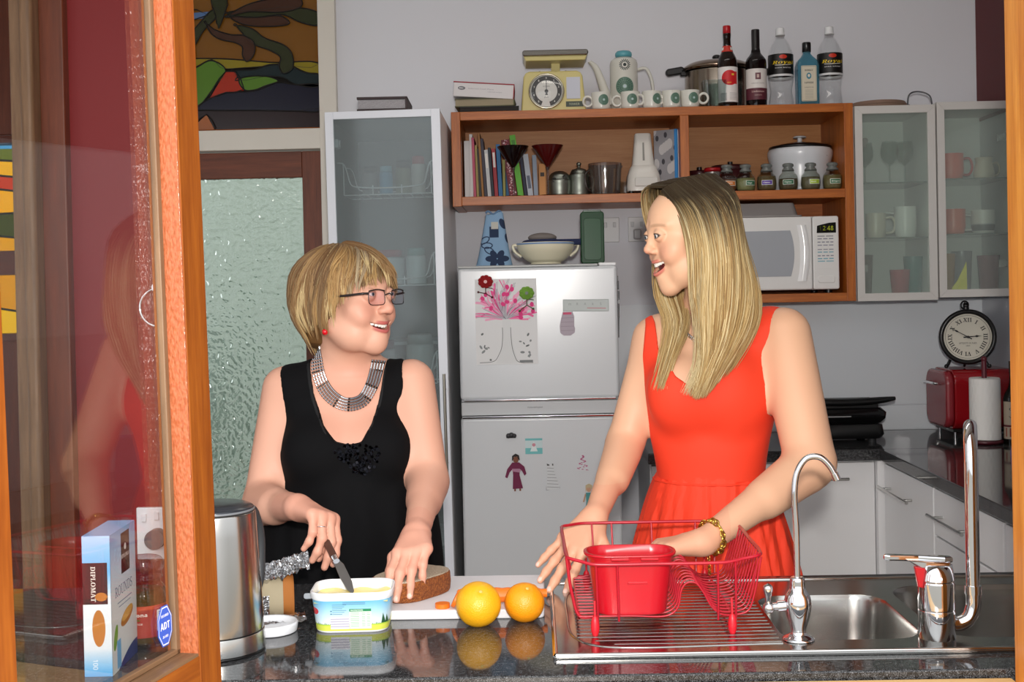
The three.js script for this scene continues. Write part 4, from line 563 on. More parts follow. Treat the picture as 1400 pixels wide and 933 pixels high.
waterBottle('clear soda water bottle with a black label, right of the blue gin bottle', 1.153);
{ const t = thing('gin_bottle', 'square pale blue glass bottle with a black cap and cream label', 'bottle', [1.063, SH, -4.77]);
  const R = []; for (const [y, w, d, r] of [[0.001, 0.074, 0.056, 0.006], [0.008, 0.080, 0.062, 0.007], [0.16, 0.082, 0.064, 0.007], [0.178, 0.074, 0.058, 0.012], [0.195, 0.046, 0.044, 0.016], [0.206, 0.030, 0.030, 0.0148], [0.232, 0.028, 0.028, 0.0138]]) R.push(rrect(w, d, r).map(([x, z]) => [x, y, z]));
  part('bottle', loft(R), M(0x8cc8d8, 0.05, { transmission: 0.85, thickness: 0, ior: 1.5 }), t); part('cap', lathe([[0, 0.25], [0.0155, 0.25], [0.0165, 0.247], [0.0165, 0.214], [0, 0.214]], 28), M(0x121214, 0.3), t);
  const tx = canv(256, 448, (g, w, h) => { g.fillStyle = '#cfc8b4'; g.fillRect(0, 0, w, h); g.strokeStyle = '#8c8a78'; g.lineWidth = 5; g.strokeRect(10, 10, w - 20, h - 20); g.fillStyle = '#3b8196'; g.beginPath(); g.arc(128, 130, 40, 0, 7); g.fill(); g.fillStyle = '#e0dac8'; g.beginPath(); g.arc(128, 126, 20, 0, 7); g.fill(); g.fillStyle = '#3a3b36'; g.font = 'bold 30px serif'; g.textAlign = 'center'; g.fillText('BOMBAY', 128, 70); g.fillText('SAPPHIRE', 128, 226); g.font = '20px serif'; g.fillText('London Dry Gin', 128, 280); g.fillStyle = '#9a978a'; for (let i = 0; i < 6; i++) g.fillRect(60, 306 + i * 20, 136, 5); });
  part('label', mv(poly(rrect(0.058, 0.135, 0.004), 0.0012), 0, 0.090, 0.0312), painted(tx.clone(), 0.5), t);
  { const o = t.children[t.children.length - 1], p = o.geometry.attributes.position, uv = o.geometry.attributes.uv; for (let i = 0; i < p.count; i++) uv.setXY(i, 0.5 + p.getX(i) / 0.058, (p.getY(i) - 0.0225) / 0.135); } }

// ---------- books and things inside the shelf unit ----------
{ const bk = [ // x left at foot, thickness, height, depth, colour, lean, label
  [-0.252, 0.022, 0.222, 0xd2d2d2, 0, 'wide white folder at the left end of the cookbook row'], [-0.231, 0.012, 0.246, 0xdadada, 0.0, 'tall white folder standing second in the cookbook row'], [-0.218, 0.010, 0.232, 0xb8506a, 0.02, 'thin pink and orange magazine in the cookbook row'], [-0.207, 0.009, 0.205, 0xa8985c, 0.02, 'thin khaki booklet in the cookbook row'], [-0.197, 0.010, 0.19, 0x37332c, 0.03, 'thin dark booklet in the cookbook row'],
  [-0.186, 0.008, 0.25, 0x9a6a34, 0.05, 'tall thin tan booklet sticking up in the cookbook row'], [-0.177, 0.012, 0.23, 0x3f3a48, 0.06, 'grey-purple softcover beside the tall tan booklet'], [-0.164, 0.014, 0.185, 0xc9cacc, 0.06, 'short white softcover in the cookbook row'], [-0.149, 0.010, 0.192, 0x1f2a34, 0.06, 'thin navy softcover in the cookbook row'], [-0.138, 0.014, 0.19, 0xa8323c, 0.05, 'short red softcover in the cookbook row'], [-0.122, 0.015, 0.205, 0x2a6a9c, 0.04, 'blue softcover in the cookbook row'], [-0.106, 0.010, 0.145, 0x8f8a4a, 0.0, 'short olive booklet in the cookbook row'], [-0.095, 0.013, 0.145, 0x27608a, 0.0, 'short blue booklet in front of the patterned maroon book'],
  [-0.081, 0.030, 0.222, 0x6a1524, 0.13, 'thick maroon cookbook with a speckled spine leaning left'], [-0.049, 0.022, 0.238, 0x5fae34, 0.12, 'bright green cookbook leaning left'], [-0.024, 0.012, 0.20, 0x1b1d3a, 0.11, 'navy book behind the dark martini glass'], [-0.010, 0.020, 0.165, 0xb4bac4, 0.11, 'pale grey book with a ring emblem'], [0.012, 0.016, 0.16, 0x8b96a6, 0.03, 'blue-grey book right of the pale grey book'], [0.032, 0.026, 0.128, 0xc98a4c, 0.0, 'short tan book at the right end of the cookbook row']];
  const spk = painted(canv(64, 512, (g, w, h) => { g.fillStyle = '#6a1524'; g.fillRect(0, 0, w, h); let s = 11; for (let i = 0; i < 90; i++) { s = (s * 16807) % 2147483647; g.fillStyle = i % 3 ? '#d8b8bc' : '#a84a58'; g.beginPath(); g.arc(14 + (s % 40), (i * 37) % 512, 4 + (s % 4), 0, 7); g.fill(); } }), 0.6);
  bk.forEach(([x, w, h, c, lean, label], i) => {
    const t = thing('cookbook', label, 'book', [x + w / 2, MIDY, -4.832], 0, 'cookbooks in the shelf unit'); t.rotation.z = lean; const d = 0.15 + (i % 3) * 0.02;
    t.position.y += Math.abs(Math.sin(lean)) * w / 2;
    const cov = M(c, 0.6); part('cover', mg(bx(0.0018, h, d, -w / 2 + 0.0009, 0, 0, 0), bx(0.0018, h, d, w / 2 - 0.0009, 0, 0, 0)), cov, t);
    const sp = bx(w, h, 0.003, 0, 0, d / 2, 0.001); if (i === 13) { const p = sp.attributes.position, uv = sp.attributes.uv; for (let k = 0; k < p.count; k++) uv.setXY(k, 0.5 + p.getX(k) / w, p.getY(k) / h); }
    part('spine', sp, i === 13 ? spk : cov, t);
    part('page_block', bx(w - 0.0036, h - 0.008, d - 0.006, 0, 0.004, -0.001, 0), mats.paper, t);
    if ([7, 9, 14, 16, 18].includes(i)) part('title_patch', bx(w * 0.6, h * (i === 18 ? 0.12 : 0.3), 0.0012, 0, h * (i === 16 ? 0.2 : 0.62), d / 2 + 0.0016, 0), M(i === 18 ? 0x3a2a1c : i === 14 ? 0x3f7a22 : i === 16 ? 0x5a6274 : 0xe6e2dc, 0.6), t);
  });
}
[[-0.064, 0x140606, 'nearly black martini glass in front of the cookbooks'], [0.066, 0x4c0a0a, 'dark red martini glass right of the cookbooks']].forEach(([x, c, label]) => { const t = thing('martini_glass', label, 'glass', [x, MIDY, -4.690 + (x > 0 ? 0.004 : 0)]);
  part('bowl', lathe([[0.004, 0.107], [0.030, 0.142], [0.060, 0.188], [0.0585, 0.189], [0.029, 0.145], [0.002, 0.112]], 40), M(c, 0.12), t); part('stem', mg(cyl(0.0042, 0.104, 0, 0.004, 0, 14), ball(0.007, 0, 0.106, 0, 1, 1.2, 1, 14)), glassM(0xe8e4e4, 0.03), t); part('foot', lathe([[0, 0.008], [0.006, 0.006], [0.036, 0.002], [0.036, 0], [0, 0]], 32), M(0x3a1010, 0.1, { transmission: 0.4 }), t); });
const pewter = metal(0x8f938a, 0.42);
{ const t = thing('sugar_bowl', 'round pewter lidded bowl with two handles on the shelf', 'bowl', [0.110, MIDY, -4.76]);
  part('body', smoothLathe([[0.001, 0.001], [0.036, 0.001], [0.043, 0.02], [0.044, 0.05], [0.040, 0.066], [0.001, 0.066]], 40), pewter, t); part('lid', smoothLathe([[0.041, 0.066], [0.036, 0.084], [0.02, 0.096], [0.001, 0.099]], 36), pewter, t); for (const s of [-1, 1]) part('handle', mv(new THREE.TorusGeometry(0.007, 0.0018, 6, 16), s * 0.02, 0.062 + (s > 0 ? 0.01 : 0), 0.038), mats.black, t); }
{ const t = thing('pewter_pot', 'taller pewter pot with a knobbed lid on the shelf', 'pot', [0.186, MIDY, -4.77]);
  part('body', smoothLathe([[0.001, 0.001], [0.038, 0.001], [0.041, 0.03], [0.039, 0.07], [0.034, 0.088], [0.001, 0.09]], 40), pewter, t); part('lid', smoothLathe([[0.035, 0.088], [0.028, 0.102], [0.01, 0.109], [0.004, 0.114], [0.0095, 0.124], [0.006, 0.131], [0.001, 0.132]], 30), pewter, t); part('handle', tube([[0.036, 0.08, 0.01], [0.055, 0.07, 0.02], [0.052, 0.035, 0.02], [0.039, 0.03, 0.01]], 0.004, 20), pewter, t); }
{ const t = thing('glass_jug', 'dark tinted glass jug with a chrome strainer on the shelf', 'jug', [0.284, MIDY, -4.75]);
  part('vessel', smoothLathe([[0.001, 0.002], [0.05, 0.002], [0.056, 0.012], [0.060, 0.06], [0.064, 0.115], [0.062, 0.116], [0.057, 0.06], [0.052, 0.014], [0.001, 0.006]], 44), M(0xc9bdb4, 0.04, { transmission: 0.93, thickness: 0 }), t); part('strainer', mg(cyl(0.02, 0.085, -0.006, 0.008, 0, 28)), mats.steel, t); part('yellow_spoon', tube([[0.03, 0.01, 0.02], [0.034, 0.06, 0.022], [0.036, 0.10, 0.02]], 0.004, 16), M(0xc8a81e, 0.4), t); part('spout', mv(poly([[0, 0], [0.012, 0.02], [-0.004, 0.022]], 0.02, 0.002), 0.056, 0.092, -0.01), M(0x8d8078, 0.05, { transmission: 0.8 }), t); part('handle', tube([[-0.06, 0.10, 0], [-0.075, 0.08, 0.01], [-0.07, 0.03, 0.01], [-0.056, 0.02, 0]], 0.005, 20), M(0x3c3430, 0.2), t); }
{ const t = thing('food_chopper', 'white electric food chopper with a tapering top on the shelf', 'appliance', [0.432, MIDY, -4.78]); const w = M(0xdad7d0, 0.3);
  const sect = (W, D, y) => rrect(W, D, Math.min(W, D) * 0.3).map(([x, z]) => [x, y, z]);
  part('base', loft([sect(0.128, 0.13, 0.014), sect(0.132, 0.132, 0.03), sect(0.122, 0.124, 0.075), sect(0.10, 0.10, 0.105), sect(0.088, 0.085, 0.113)]), w, t); part('front_panel', mv(poly(rrect(0.088, 0.034, 0.006), 0.01, 0.003), 0.006, 0.047, 0.060), M(0xc9c6c0, 0.3), t); part('top', loft([sect(0.086, 0.08, 0.113), sect(0.074, 0.066, 0.16), sect(0.062, 0.05, 0.232), sect(0.056, 0.044, 0.236)]), w, t); part('groove', mv(poly([[-0.004, 0], [0.004, 0], [0.003, 0.07], [-0.003, 0.07]], 0.002), 0, 0.13, 0.036, -0.12), M(0x8c8a84, 0.4), t);
  part('foot', mg(...[-1, 1].flatMap((a) => [-1, 1].map((b) => cyl(0.009, 0.015, a * 0.05, 0, b * 0.045, 14)))), mats.black, t); part('bowl', smoothLathe([[0.001, 0.001], [0.03, 0.001], [0.033, 0.03], [0.03, 0.055]], 24).translate(-0.068, 0, 0.0), glassM(0xdfe2e2, 0.04), t); }
{ const t = thing('magazine', 'upright magazine with a blue spine at the right end of the left shelf bay', 'magazine', [0.523, MIDY, -4.745], -0.55);
  const tx = canv(192, 320, (g, w, h) => { g.fillStyle = '#8c8a8e'; g.fillRect(0, 0, w, h); g.fillStyle = '#b8b4b4'; for (let i = 0; i < 12; i++) { g.beginPath(); g.arc((i * 71) % 190, (i * 97) % 300, 26, 0, 7); g.fill(); } g.fillStyle = '#3c3a40'; for (let i = 0; i < 8; i++) { g.beginPath(); g.arc((i * 53 + 30) % 190, (i * 117 + 40) % 300, 14, 0, 7); g.fill(); } });
  part('cover', bx(0.09, 0.245, 0.008, -0.01, 0, 0, 0.001), painted(tx, 0.4), t); { const o = t.children[0], p = o.geometry.attributes.position, uv = o.geometry.attributes.uv; for (let i = 0; i < p.count; i++) uv.setXY(i, (p.getX(i) + 0.055) / 0.09, p.getY(i) / 0.245); }
  part('spine', bx(0.012, 0.245, 0.016, 0.038, 0, 0.0, 0.001), M(0x2f7fc0, 0.4), t); part('page_edge', bx(0.006, 0.24, 0.012, 0.048, 0.002, -0.002, 0.001), mats.paper, t); }
const maroonPot = M(0x3a1519, 0.3);
[[0.660, 0.042, 0.10, 'small maroon casserole beside the shelf divider'], [0.780, 0.075, 0.118, 'large maroon casserole behind the spice jars']].forEach(([x, r, h, label]) => { const t = thing('casserole', label, 'pot', [x, MIDY, -4.87]); part('body', lathe([[0, 0.001], [r * 0.9, 0.001], [r, 0.01], [r, h * 0.82], [0, h * 0.82]], 40), maroonPot, t); part('lid', lathe([[r * 1.02, h * 0.82], [r * 1.03, h * 0.88], [r * 0.96, h * 0.97], [r * 0.3, h], [0, h]], 40), maroonPot, t); part('knob', cyl(0.010, 0.012, 0, h, 0, 16), mats.black, t); });
{ const t = thing('slow_cooker', 'white slow cooker with a black rim and glass lid behind the spice jars', 'slow cooker', [1.050, MIDY, -4.86]);
  part('body', smoothLathe([[0.001, 0.008], [0.095, 0.008], [0.105, 0.02], [0.114, 0.10], [0.116, 0.172], [0.001, 0.172]], 56), M(0xd9dde2, 0.25), t); part('rim', new THREE.TorusGeometry(0.114, 0.006, 10, 56).rotateX(Math.PI / 2).translate(0, 0.176, 0), mats.black, t); part('lid', smoothLathe([[0.112, 0.178], [0.09, 0.188], [0.04, 0.197], [0.001, 0.199]], 48), M(0x3b3634, 0.1, { transmission: 0.5 }), t); part('knob', mg(cyl(0.009, 0.02, 0, 0.197, 0, 18), lathe([[0, 0.224], [0.022, 0.222], [0.026, 0.218], [0.022, 0.215], [0, 0.215]], 28)), M(0xd5d6d8, 0.3), t); part('handle', mv(new THREE.TorusGeometry(0.028, 0.004, 8, 20, Math.PI).scale(1, 0.35, 1), 0.058, 0.135, 0.099, 0, 0.5), M(0x9ea2a6, 0.3), t); }
{ const jarGlass = glassM(0xe9ece8, 0.03), geoB = smoothLathe([[0.001, 0.001], [0.028, 0.001], [0.034, 0.008], [0.0365, 0.03], [0.034, 0.055], [0.024, 0.068], [0.0225, 0.076]], 32, 44), geoL = lathe([[0, 0.104], [0.014, 0.104], [0.021, 0.100], [0.021, 0.092], [0.015, 0.088], [0.022, 0.080], [0.023, 0.074], [0, 0.074]], 28), geoF = (k) => lathe([[0, 0.003], [0.027, 0.003], [0.0325, 0.010], [0.0345, 0.03], [0.033, k], [0, k]], 28), geoT = labelBand(0.0362, 0.022, 0.040, 1.15);
  const J = [[0.741, 0x8a4a1e, 0xd27a34, 'orange', 'behind the young woman\'s hair', 0.3], [0.811, 0x8e8f62, 0x2f6a48, 'green', 'second from the hair, pale herbs inside', 0.45], [0.891, 0x6f5c3c, 0x5c3aa0, 'purple', 'in the middle of the row', -0.15], [0.972, 0x5e5138, 0x2c6848, 'green', 'in front of the white slow cooker', -0.2], [1.056, 0x70684e, 0xa8c83a, 'lime green', 'second from the right end', 0.25], [1.138, 0x7a6f48, 0x356b45, 'green', 'at the right end of the row', 0.1], [1.005, 0x5b5138, 0x46505c, 'grey', 'standing behind the others before the slow cooker', 0]];
  J.forEach(([x, c, lc, cn, where, turn], i) => { const t = thing('spice_jar', `small glass spice jar with a${/^o/.test(cn) ? 'n' : ''} ${cn} label, ${where}`, 'jar', [x, MIDY, i === 6 ? -4.80 : -4.71], turn, 'spice jars in the shelf unit');
    part('jar_body', geoB, jarGlass, t); part('spice', geoF(0.045 + 0.01 * (i % 3) / 2), M(c, 0.9), t); part('lid', geoL, M(0x9aa09c, 0.12, { transmission: 0.55, thickness: 0 }), t);
    const l = part('label', geoT, painted(canv(96, 48, (g) => { g.fillStyle = '#' + lc.toString(16).padStart(6, '0'); g.fillRect(0, 0, 96, 48); g.strokeStyle = '#dfe6da'; g.lineWidth = 5; g.strokeRect(2, 2, 92, 44); g.fillStyle = '#e4e8e0'; g.font = 'bold 20px sans-serif'; g.fillText(['Chilli', 'Sage', 'Cloves', 'Thyme', 'Basil', 'Oregano', 'Mace'][i], 12, 31); }), 0.5), t); });
}
{ const t = thing('spice_tin', 'small red-lidded tin lying among the spice jars beside the hair', 'tin', [0.700, MIDY, -4.80]); part('body', cyl(0.03, 0.085, 0, 0, 0, 28), M(0x8d8884, 0.3, { metalness: 0.5 }), t); part('lid', lathe([[0, 0.103], [0.03, 0.101], [0.032, 0.096], [0.032, 0.085], [0, 0.085]], 28), M(0xa81820, 0.4), t); }

// ---------- microwave ----------
{ const t = thing('microwave', 'white microwave oven with a digital display in the shelf unit', 'microwave', [0.928, 1.461, -4.68]); const w = M(0xe6e5e3, 0.25);
  part('body', b2(-0.222, 0.222, 0.012, 0.288, -0.015, -0.31, 0.006), w, t); part('foot', mg(...[-0.19, 0.19].flatMap((x) => [cyl(0.014, 0.013, x, 0, -0.04), cyl(0.014, 0.013, x, 0, -0.28)])), mats.black, t);
  const d = part('door', mg(mv(poly(rrect(0.341, 0.274, 0.008), 0.024, 0.006), -0.050, 0.150, -0.014)), w, t);
  const curve = []; for (let i = 0; i <= 14; i++) { const v = -1 + i / 7; curve.push([0.098 - 0.014 * v * v, 0.150 + v * 0.086]); } 
  part('door_window', mv(poly([[-0.20, 0.235], ...curve.slice().reverse().map(([x, y]) => [x - 0.045, y]), [-0.20, 0.065]], 0.003, 0.001), 0, 0, 0.0095), M(0xa9adb4, 0.12), d);
  part('door_handle', mv(loft([...Array(15)].map((_, i) => { const v = -1 + i / 7; return [[0, 0], [0.012, 0.006], [0.024, 0.008], [0.034, 0.003], [0.034, -0.002], [0, -0.002]].map(([x, z]) => [0.075 - 0.012 * v * v + x, 0.150 + v * 0.105, 0.011 + z]); })), 0, 0, 0), M(0xf0f0f0, 0.1), d);
  const p = part('control_panel', mv(poly(rrect(0.098, 0.274, 0.008), 0.022, 0.005), 0.172, 0.150, -0.014), w, t);
  const tx = canv(160, 80, (g) => { g.fillStyle = '#0c0d0c'; g.fillRect(0, 0, 160, 80); g.fillStyle = '#4a5418'; g.font = 'bold 44px monospace'; g.fillText('1', 18, 56); g.fillStyle = '#9aa42c'; g.fillText('2', 50, 56); g.fillStyle = '#b8c434'; g.fillText('48', 88, 56); g.fillStyle = '#6a7420'; g.fillRect(80, 30, 5, 5); g.fillRect(80, 46, 5, 5); });
  part('display', (() => { const g = poly([[-0.036, -0.018], [0.036, -0.018], [0.036, 0.021], [0.01, 0.0195], [-0.02, 0.013], [-0.034, 0.009]], 0.002), q = g.attributes.position, uv = g.attributes.uv; for (let i = 0; i < q.count; i++) uv.setXY(i, 0.5 + q.getX(i) / 0.072, 0.5 + q.getY(i) / 0.042); return mv(g, 0.174, 0.242, 0.0075); })(), painted(tx, 0.15), p);
  const kt = canv(160, 280, (g) => { g.fillStyle = '#e3e2e0'; g.fillRect(0, 0, 160, 280); const row = (y, n, c) => { g.fillStyle = c; for (let i = 0; i < n; i++) g.fillRect(14 + i * 134 / n, y, 134 / n - 10, 9); }; row(8, 2, '#9a9aa0'); row(30, 3, '#8c8c98'); row(58, 4, '#8c8c98'); row(84, 3, '#9a9aa6'); row(120, 3, '#a0a0a8'); row(142, 3, '#7fb0bc'); row(172, 4, '#8c8c98'); row(196, 3, '#76acbc'); row(218, 2, '#8ab8c4'); });
  part('keypad', new THREE.BoxGeometry(0.076, 0.125, 0.001).translate(0.172, 0.155, 0.0085), painted(kt, 0.4), p); part('door_button', mv(poly(rrect(0.064, 0.026, 0.010), 0.005, 0.002), 0.172, 0.050, 0.006), w, p); }
{ const t = thing('baking_tray', 'grey upturned baking dish lying on the microwave', 'tray', [0.875, 1.750, -4.80]); const sect = (W, D, y) => rrect(W, D, 0.02).map(([x, z]) => [x, y, z]); part('tray', loft([sect(0.27, 0.2, 0), sect(0.262, 0.195, 0.008), sect(0.24, 0.18, 0.05), sect(0.236, 0.176, 0.053)]), M(0x8f8a88, 0.4), t); part('rim', loft([sect(0.29, 0.22, 0.0), sect(0.29, 0.22, 0.005)]), M(0x8f8a88, 0.4), t); }

// ---------- right-hand worktop ----------
{ const t = thing('contact_grill', 'black contact grill on the back worktop beside the young woman', 'grill', [1.155, 0.90, -4.74]); const b = mats.blackGloss;
  const sect = (W, D, y, z = 0) => rrect(W, D, 0.03).map(([x, zz]) => [x, y, zz + z]);
  part('base', loft([sect(0.27, 0.2, 0.014), sect(0.29, 0.22, 0.03), sect(0.28, 0.21, 0.065), sect(0.25, 0.19, 0.07)]), mats.black, t); part('foot', mg(...[-0.1, 0.1].flatMap((x) => [cyl(0.016, 0.016, x, 0, 0.08, 14), cyl(0.016, 0.016, x, 0, -0.08, 14)])), mats.rubber, t);
  part('lid', loft([sect(0.27, 0.2, 0.072), sect(0.30, 0.23, 0.09), sect(0.305, 0.235, 0.112), sect(0.27, 0.2, 0.13)]), b, t); part('lid_trim', mv(poly(rrect(0.15, 0.004, 0.001), 0.003), -0.06, 0.100, 0.1165), mats.steelSoft, t);
  part('handle', mv(loft([...Array(13)].map((_, i) => { const u = i / 12, x = lerp(-0.185, 0.185, u), e = Math.abs(u * 2 - 1), k = 0.008 + 0.008 * (1 - e ** 4); return [...Array(10)].map((_, q) => { const a = q / 10 * 6.283; return [x, 0.150 + Math.cos(a) * k * 0.9 + 0.012 * e * e, 0.09 + Math.sin(a) * k * 1.6]; }); })), 0, 0, 0), mats.black, t); part('handle_arm', mg(bx(0.25, 0.04, 0.12, 0, 0.118, 0.03, 0.006)), mats.black, t); }
{ const t = thing('bread_bin', 'glossy dark red retro bread bin with a chrome handle in the corner', 'bread bin', [1.668, 0.90, -4.80]);
  const w = 0.255, d = 0.26, body = [...Array(2)]; const prof = rrect(d, 0.225, 0.05, 10);
  part('body', mv(poly(prof.map(([a, b]) => [a, b]), w - 0.03, 0.004), 0, 0.148, 0, 0, 0, 0).rotateY(Math.PI / 2).translate(-w / 2 + 0.03, 0, 0), M(0x8e1018, 0.1), t);
  part('door', mv(poly(rrect(d - 0.012, 0.215, 0.048, 10), 0.03, 0.01), 0, 0.148, 0).rotateY(Math.PI / 2).translate(-w / 2, 0, 0), M(0x8a2830, 0.25), t);  // duller mauve red: the weaker light on this face put into its colour
  part('handle', mg(tube([[-w / 2, 0.205, 0.06], [-w / 2 - 0.022, 0.207, 0.06], [-w / 2 - 0.024, 0.207, 0.0], [-w / 2 - 0.022, 0.207, -0.06], [-w / 2, 0.205, -0.06]], 0.005, 30)), mats.chrome, t);
  part('base', b2(-w / 2 + 0.03, w / 2 - 0.02, 0.024, 0.036, -d / 2 + 0.03, d / 2 - 0.03, 0.002), mats.black, t); part('leg', mg(...[-0.085, 0.085].flatMap((x) => [cyl(0.006, 0.026, x, 0, 0.09, 12), cyl(0.006, 0.026, x, 0, -0.09, 12)])), mats.chrome, t); }
{ const t = thing('table_clock', 'round black vintage clock with roman numerals standing on the red bread bin', 'clock', [1.645, 1.163, -4.755], -0.15); const R = 0.100;
  const c = 0.119;
  part('case', mv(new THREE.CylinderGeometry(R, R * 0.97, 0.055, 64).rotateX(Math.PI / 2), 0, c, 0), mats.black, t); part('bezel', mv(new THREE.TorusGeometry(R - 0.004, 0.009, 14, 64), 0, c, 0.028), M(0x141313, 0.3), t);
  const tx = canv(512, 512, (g) => { g.translate(256, 256); g.fillStyle = '#cfcabb'; g.fillRect(-256, -256, 512, 512); g.fillStyle = '#191816'; g.textAlign = 'center'; g.font = 'bold 58px serif'; 'XII I II III IIII V VI VII VIII IX X XI'.split(' ').forEach((s, i) => { g.save(); g.rotate(i * Math.PI / 6); g.fillText(s, 0, -158); g.restore(); }); g.strokeStyle = '#2a2826'; g.lineWidth = 3; g.beginPath(); g.arc(0, 0, 226, 0, 7); g.stroke(); g.font = '26px serif'; g.fillText('ANTIQUITE DE PARIS', 0, 74, 180); g.font = '20px serif'; g.fillText('1889', 0, 100); });
  const f = part('face', mv(new THREE.CircleGeometry(R - 0.008, 64), 0, c, 0.0285), painted(tx, 0.5), t);
  const hand = (a, l, w, z) => mv(mg(poly([[-w, -0.016], [w, -0.016], [w * 0.6, l * 0.5], [w * 1.7, l * 0.62], [w * 0.5, l * 0.76], [0, l], [-w * 0.5, l * 0.76], [-w * 1.7, l * 0.62], [-w * 0.6, l * 0.5]], 0.0014)).rotateZ(-a), 0, c, z);
  part('hour_hand', hand(1.49, 0.052, 0.0026, 0.0305), mats.black, f); part('minute_hand', hand(-1.06, 0.075, 0.002, 0.0325), mats.black, f); part('hub', mv(cyl(0.005, 0.004, 0, 0, 0, 16).rotateX(Math.PI / 2), 0, c, 0.033), mats.black, f);
  part('crown', mg(cyl(0.012, 0.014, 0, c + R - 0.002, 0, 18), ball(0.011, 0, c + R + 0.018, 0), cyl(0.006, 0.01, 0, c + R + 0.022, 0, 14)), mats.black, t); part('ring', mv(new THREE.TorusGeometry(0.015, 0.003, 8, 28), -0.005, c + R + 0.02, 0.004, 0, 0.3), mats.black, t);
  part('foot', mg(rod([-0.062, c - 0.088, 0.01], [-0.078, 0.003, 0.02], 0.006), rod([0.062, c - 0.088, 0.01], [0.078, 0.003, 0.02], 0.006), rod([0, c - 0.09, -0.02], [0, 0.004, -0.05], 0.005), ball(0.008, -0.078, 0.008, 0.02), ball(0.008, 0.078, 0.008, 0.02)), mats.black, t); }
{ const t = thing('paper_towel_holder', 'maroon wooden paper towel holder beside the red bread bin', 'holder', [1.640, 0.90, -4.56]); part('base', lathe([[0, 0.014], [0.06, 0.014], [0.064, 0.01], [0.064, 0], [0, 0]], 40), M(0x4f1420, 0.3), t); part('rod', mg(cyl(0.009, 0.295, 0, 0.012, 0, 20), ball(0.011, 0, 0.307, 0)), M(0x5a1624, 0.3), t); }
{ const t = thing('paper_towel_roll', 'white paper towel roll on the maroon holder', 'paper towel', [1.640, 0.9145, -4.56]);
  const bump = dtex(128, 128, (u, v) => { const k = 0.5 + 0.5 * Math.sin(u * 6.283 * 6) * Math.sin(v * 6.283 * 6); return [k, k, k]; }, 0.3, false);
  part('roll', lathe([[0.02, 0], [0.052, 0], [0.0535, 0.003], [0.0535, 0.222], [0.052, 0.225], [0.02, 0.225]], 48), M(0xeceae6, 0.9, { bumpMap: bump, bumpScale: 0.001 }), t); part('loose_edge', mv(new THREE.CylinderGeometry(0.0555, 0.0555, 0.22, 16, 1, true, 0.2, 0.9), 0, 0.112, 0), M(0xeceae6, 0.9), t); }
{ const t = thing('oil_bottle', 'dark glass bottle with a cream label at the right end of the worktop', 'bottle', [1.735, 0.90, -4.53]);
  part('bottle', smoothLathe([[0.001, 0.001], [0.034, 0.001], [0.037, 0.006], [0.037, 0.12], [0.036, 0.17], [0.02, 0.205], [0.015, 0.23], [0.015, 0.265], [0.001, 0.265]], 36, 60), M(0x15130c, 0.08), t); part('cap', cyl(0.0165, 0.04, 0, 0.26, 0, 22), mats.black, t);
  const tx = canv(256, 384, (g, w, h) => { g.fillStyle = '#c6b6a0'; g.fillRect(0, 0, w, h); g.fillStyle = '#6a2a2e'; g.fillRect(0, 240, w, 20); g.fillStyle = '#4f463c'; g.font = 'bold 40px serif'; g.fillText('OLIVE', 60, 90); g.strokeStyle = '#544a40'; g.lineWidth = 5; g.beginPath(); g.moveTo(60, 150); g.quadraticCurveTo(120, 210, 190, 170); g.stroke(); g.fillStyle = '#a8503c'; for (let i = 0; i < 6; i++) g.fillRect(30 + i * 34, 270, 12, 90); });
  part('label', labelBand(0.0372, 0.02, 0.155, 3.2), painted(tx, 0.6), t); }
{ const t = thing('mesh_bag', 'lilac mesh bag standing at the right edge of the worktop', 'bag', [1.42, 0.90, -3.57]); const sect = (W, D, y) => rrect(W, D, Math.min(W, D) * 0.4).map(([x, z]) => [x + 0.006 * Math.sin(y * 40), y, z + 0.004 * Math.sin(y * 60 + x * 50)]);
  const b = dtex(128, 128, (u, v) => { const k = (Math.sin(u * 6.283 * 14) > 0.2) !== (Math.sin(v * 6.283 * 14) > 0.2) ? 1 : 0.35; return [k * 0.62, k * 0.56, k * 0.74]; }, 0.06);
  part('bag_body', loft([sect(0.10, 0.07, 0.001), sect(0.12, 0.08, 0.03), sect(0.115, 0.075, 0.10), sect(0.10, 0.05, 0.17)]), painted(b, 0.8), t); part('hem', new THREE.TorusGeometry(0.048, 0.004, 8, 30).rotateX(Math.PI / 2).scale(1, 1, 0.5).translate(0.003, 0.17, 0), M(0x8b7aa8, 0.7), t); }
// things on the red partition
{ const t = thing('towel_ring', 'chrome towel ring on the red partition behind the open sash', 'ring', [-0.842, 1.475, -2.80]); part('mount', cyl(0.012, 0.02, 0, 0, 0, 20).rotateX(Math.PI / 2).translate(0, 0.045, 0.01), mats.chrome, t); part('ring', mv(new THREE.TorusGeometry(0.043, 0.003, 10, 48), 0, 0, 0.018), mats.chrome, t); }
{ const t = thing('power_point', 'white double power point with a grey plug on the red partition', 'outlet', [-0.872, 0.905, -2.80]); part('plate', bx(0.07, 0.118, 0.012, 0, 0, 0.006, 0.003), mats.white, t); part('switch', mg(bx(0.01, 0.018, 0.006, -0.016, 0.086, 0.014), bx(0.01, 0.018, 0.006, 0.012, 0.09, 0.014)), mats.white, t); part('plug', cyl(0.022, 0.03, 0, 0, 0, 24).rotateX(Math.PI / 2).translate(0.014, 0.05, 0.014), M(0x5a5a5c, 0.5), t); }
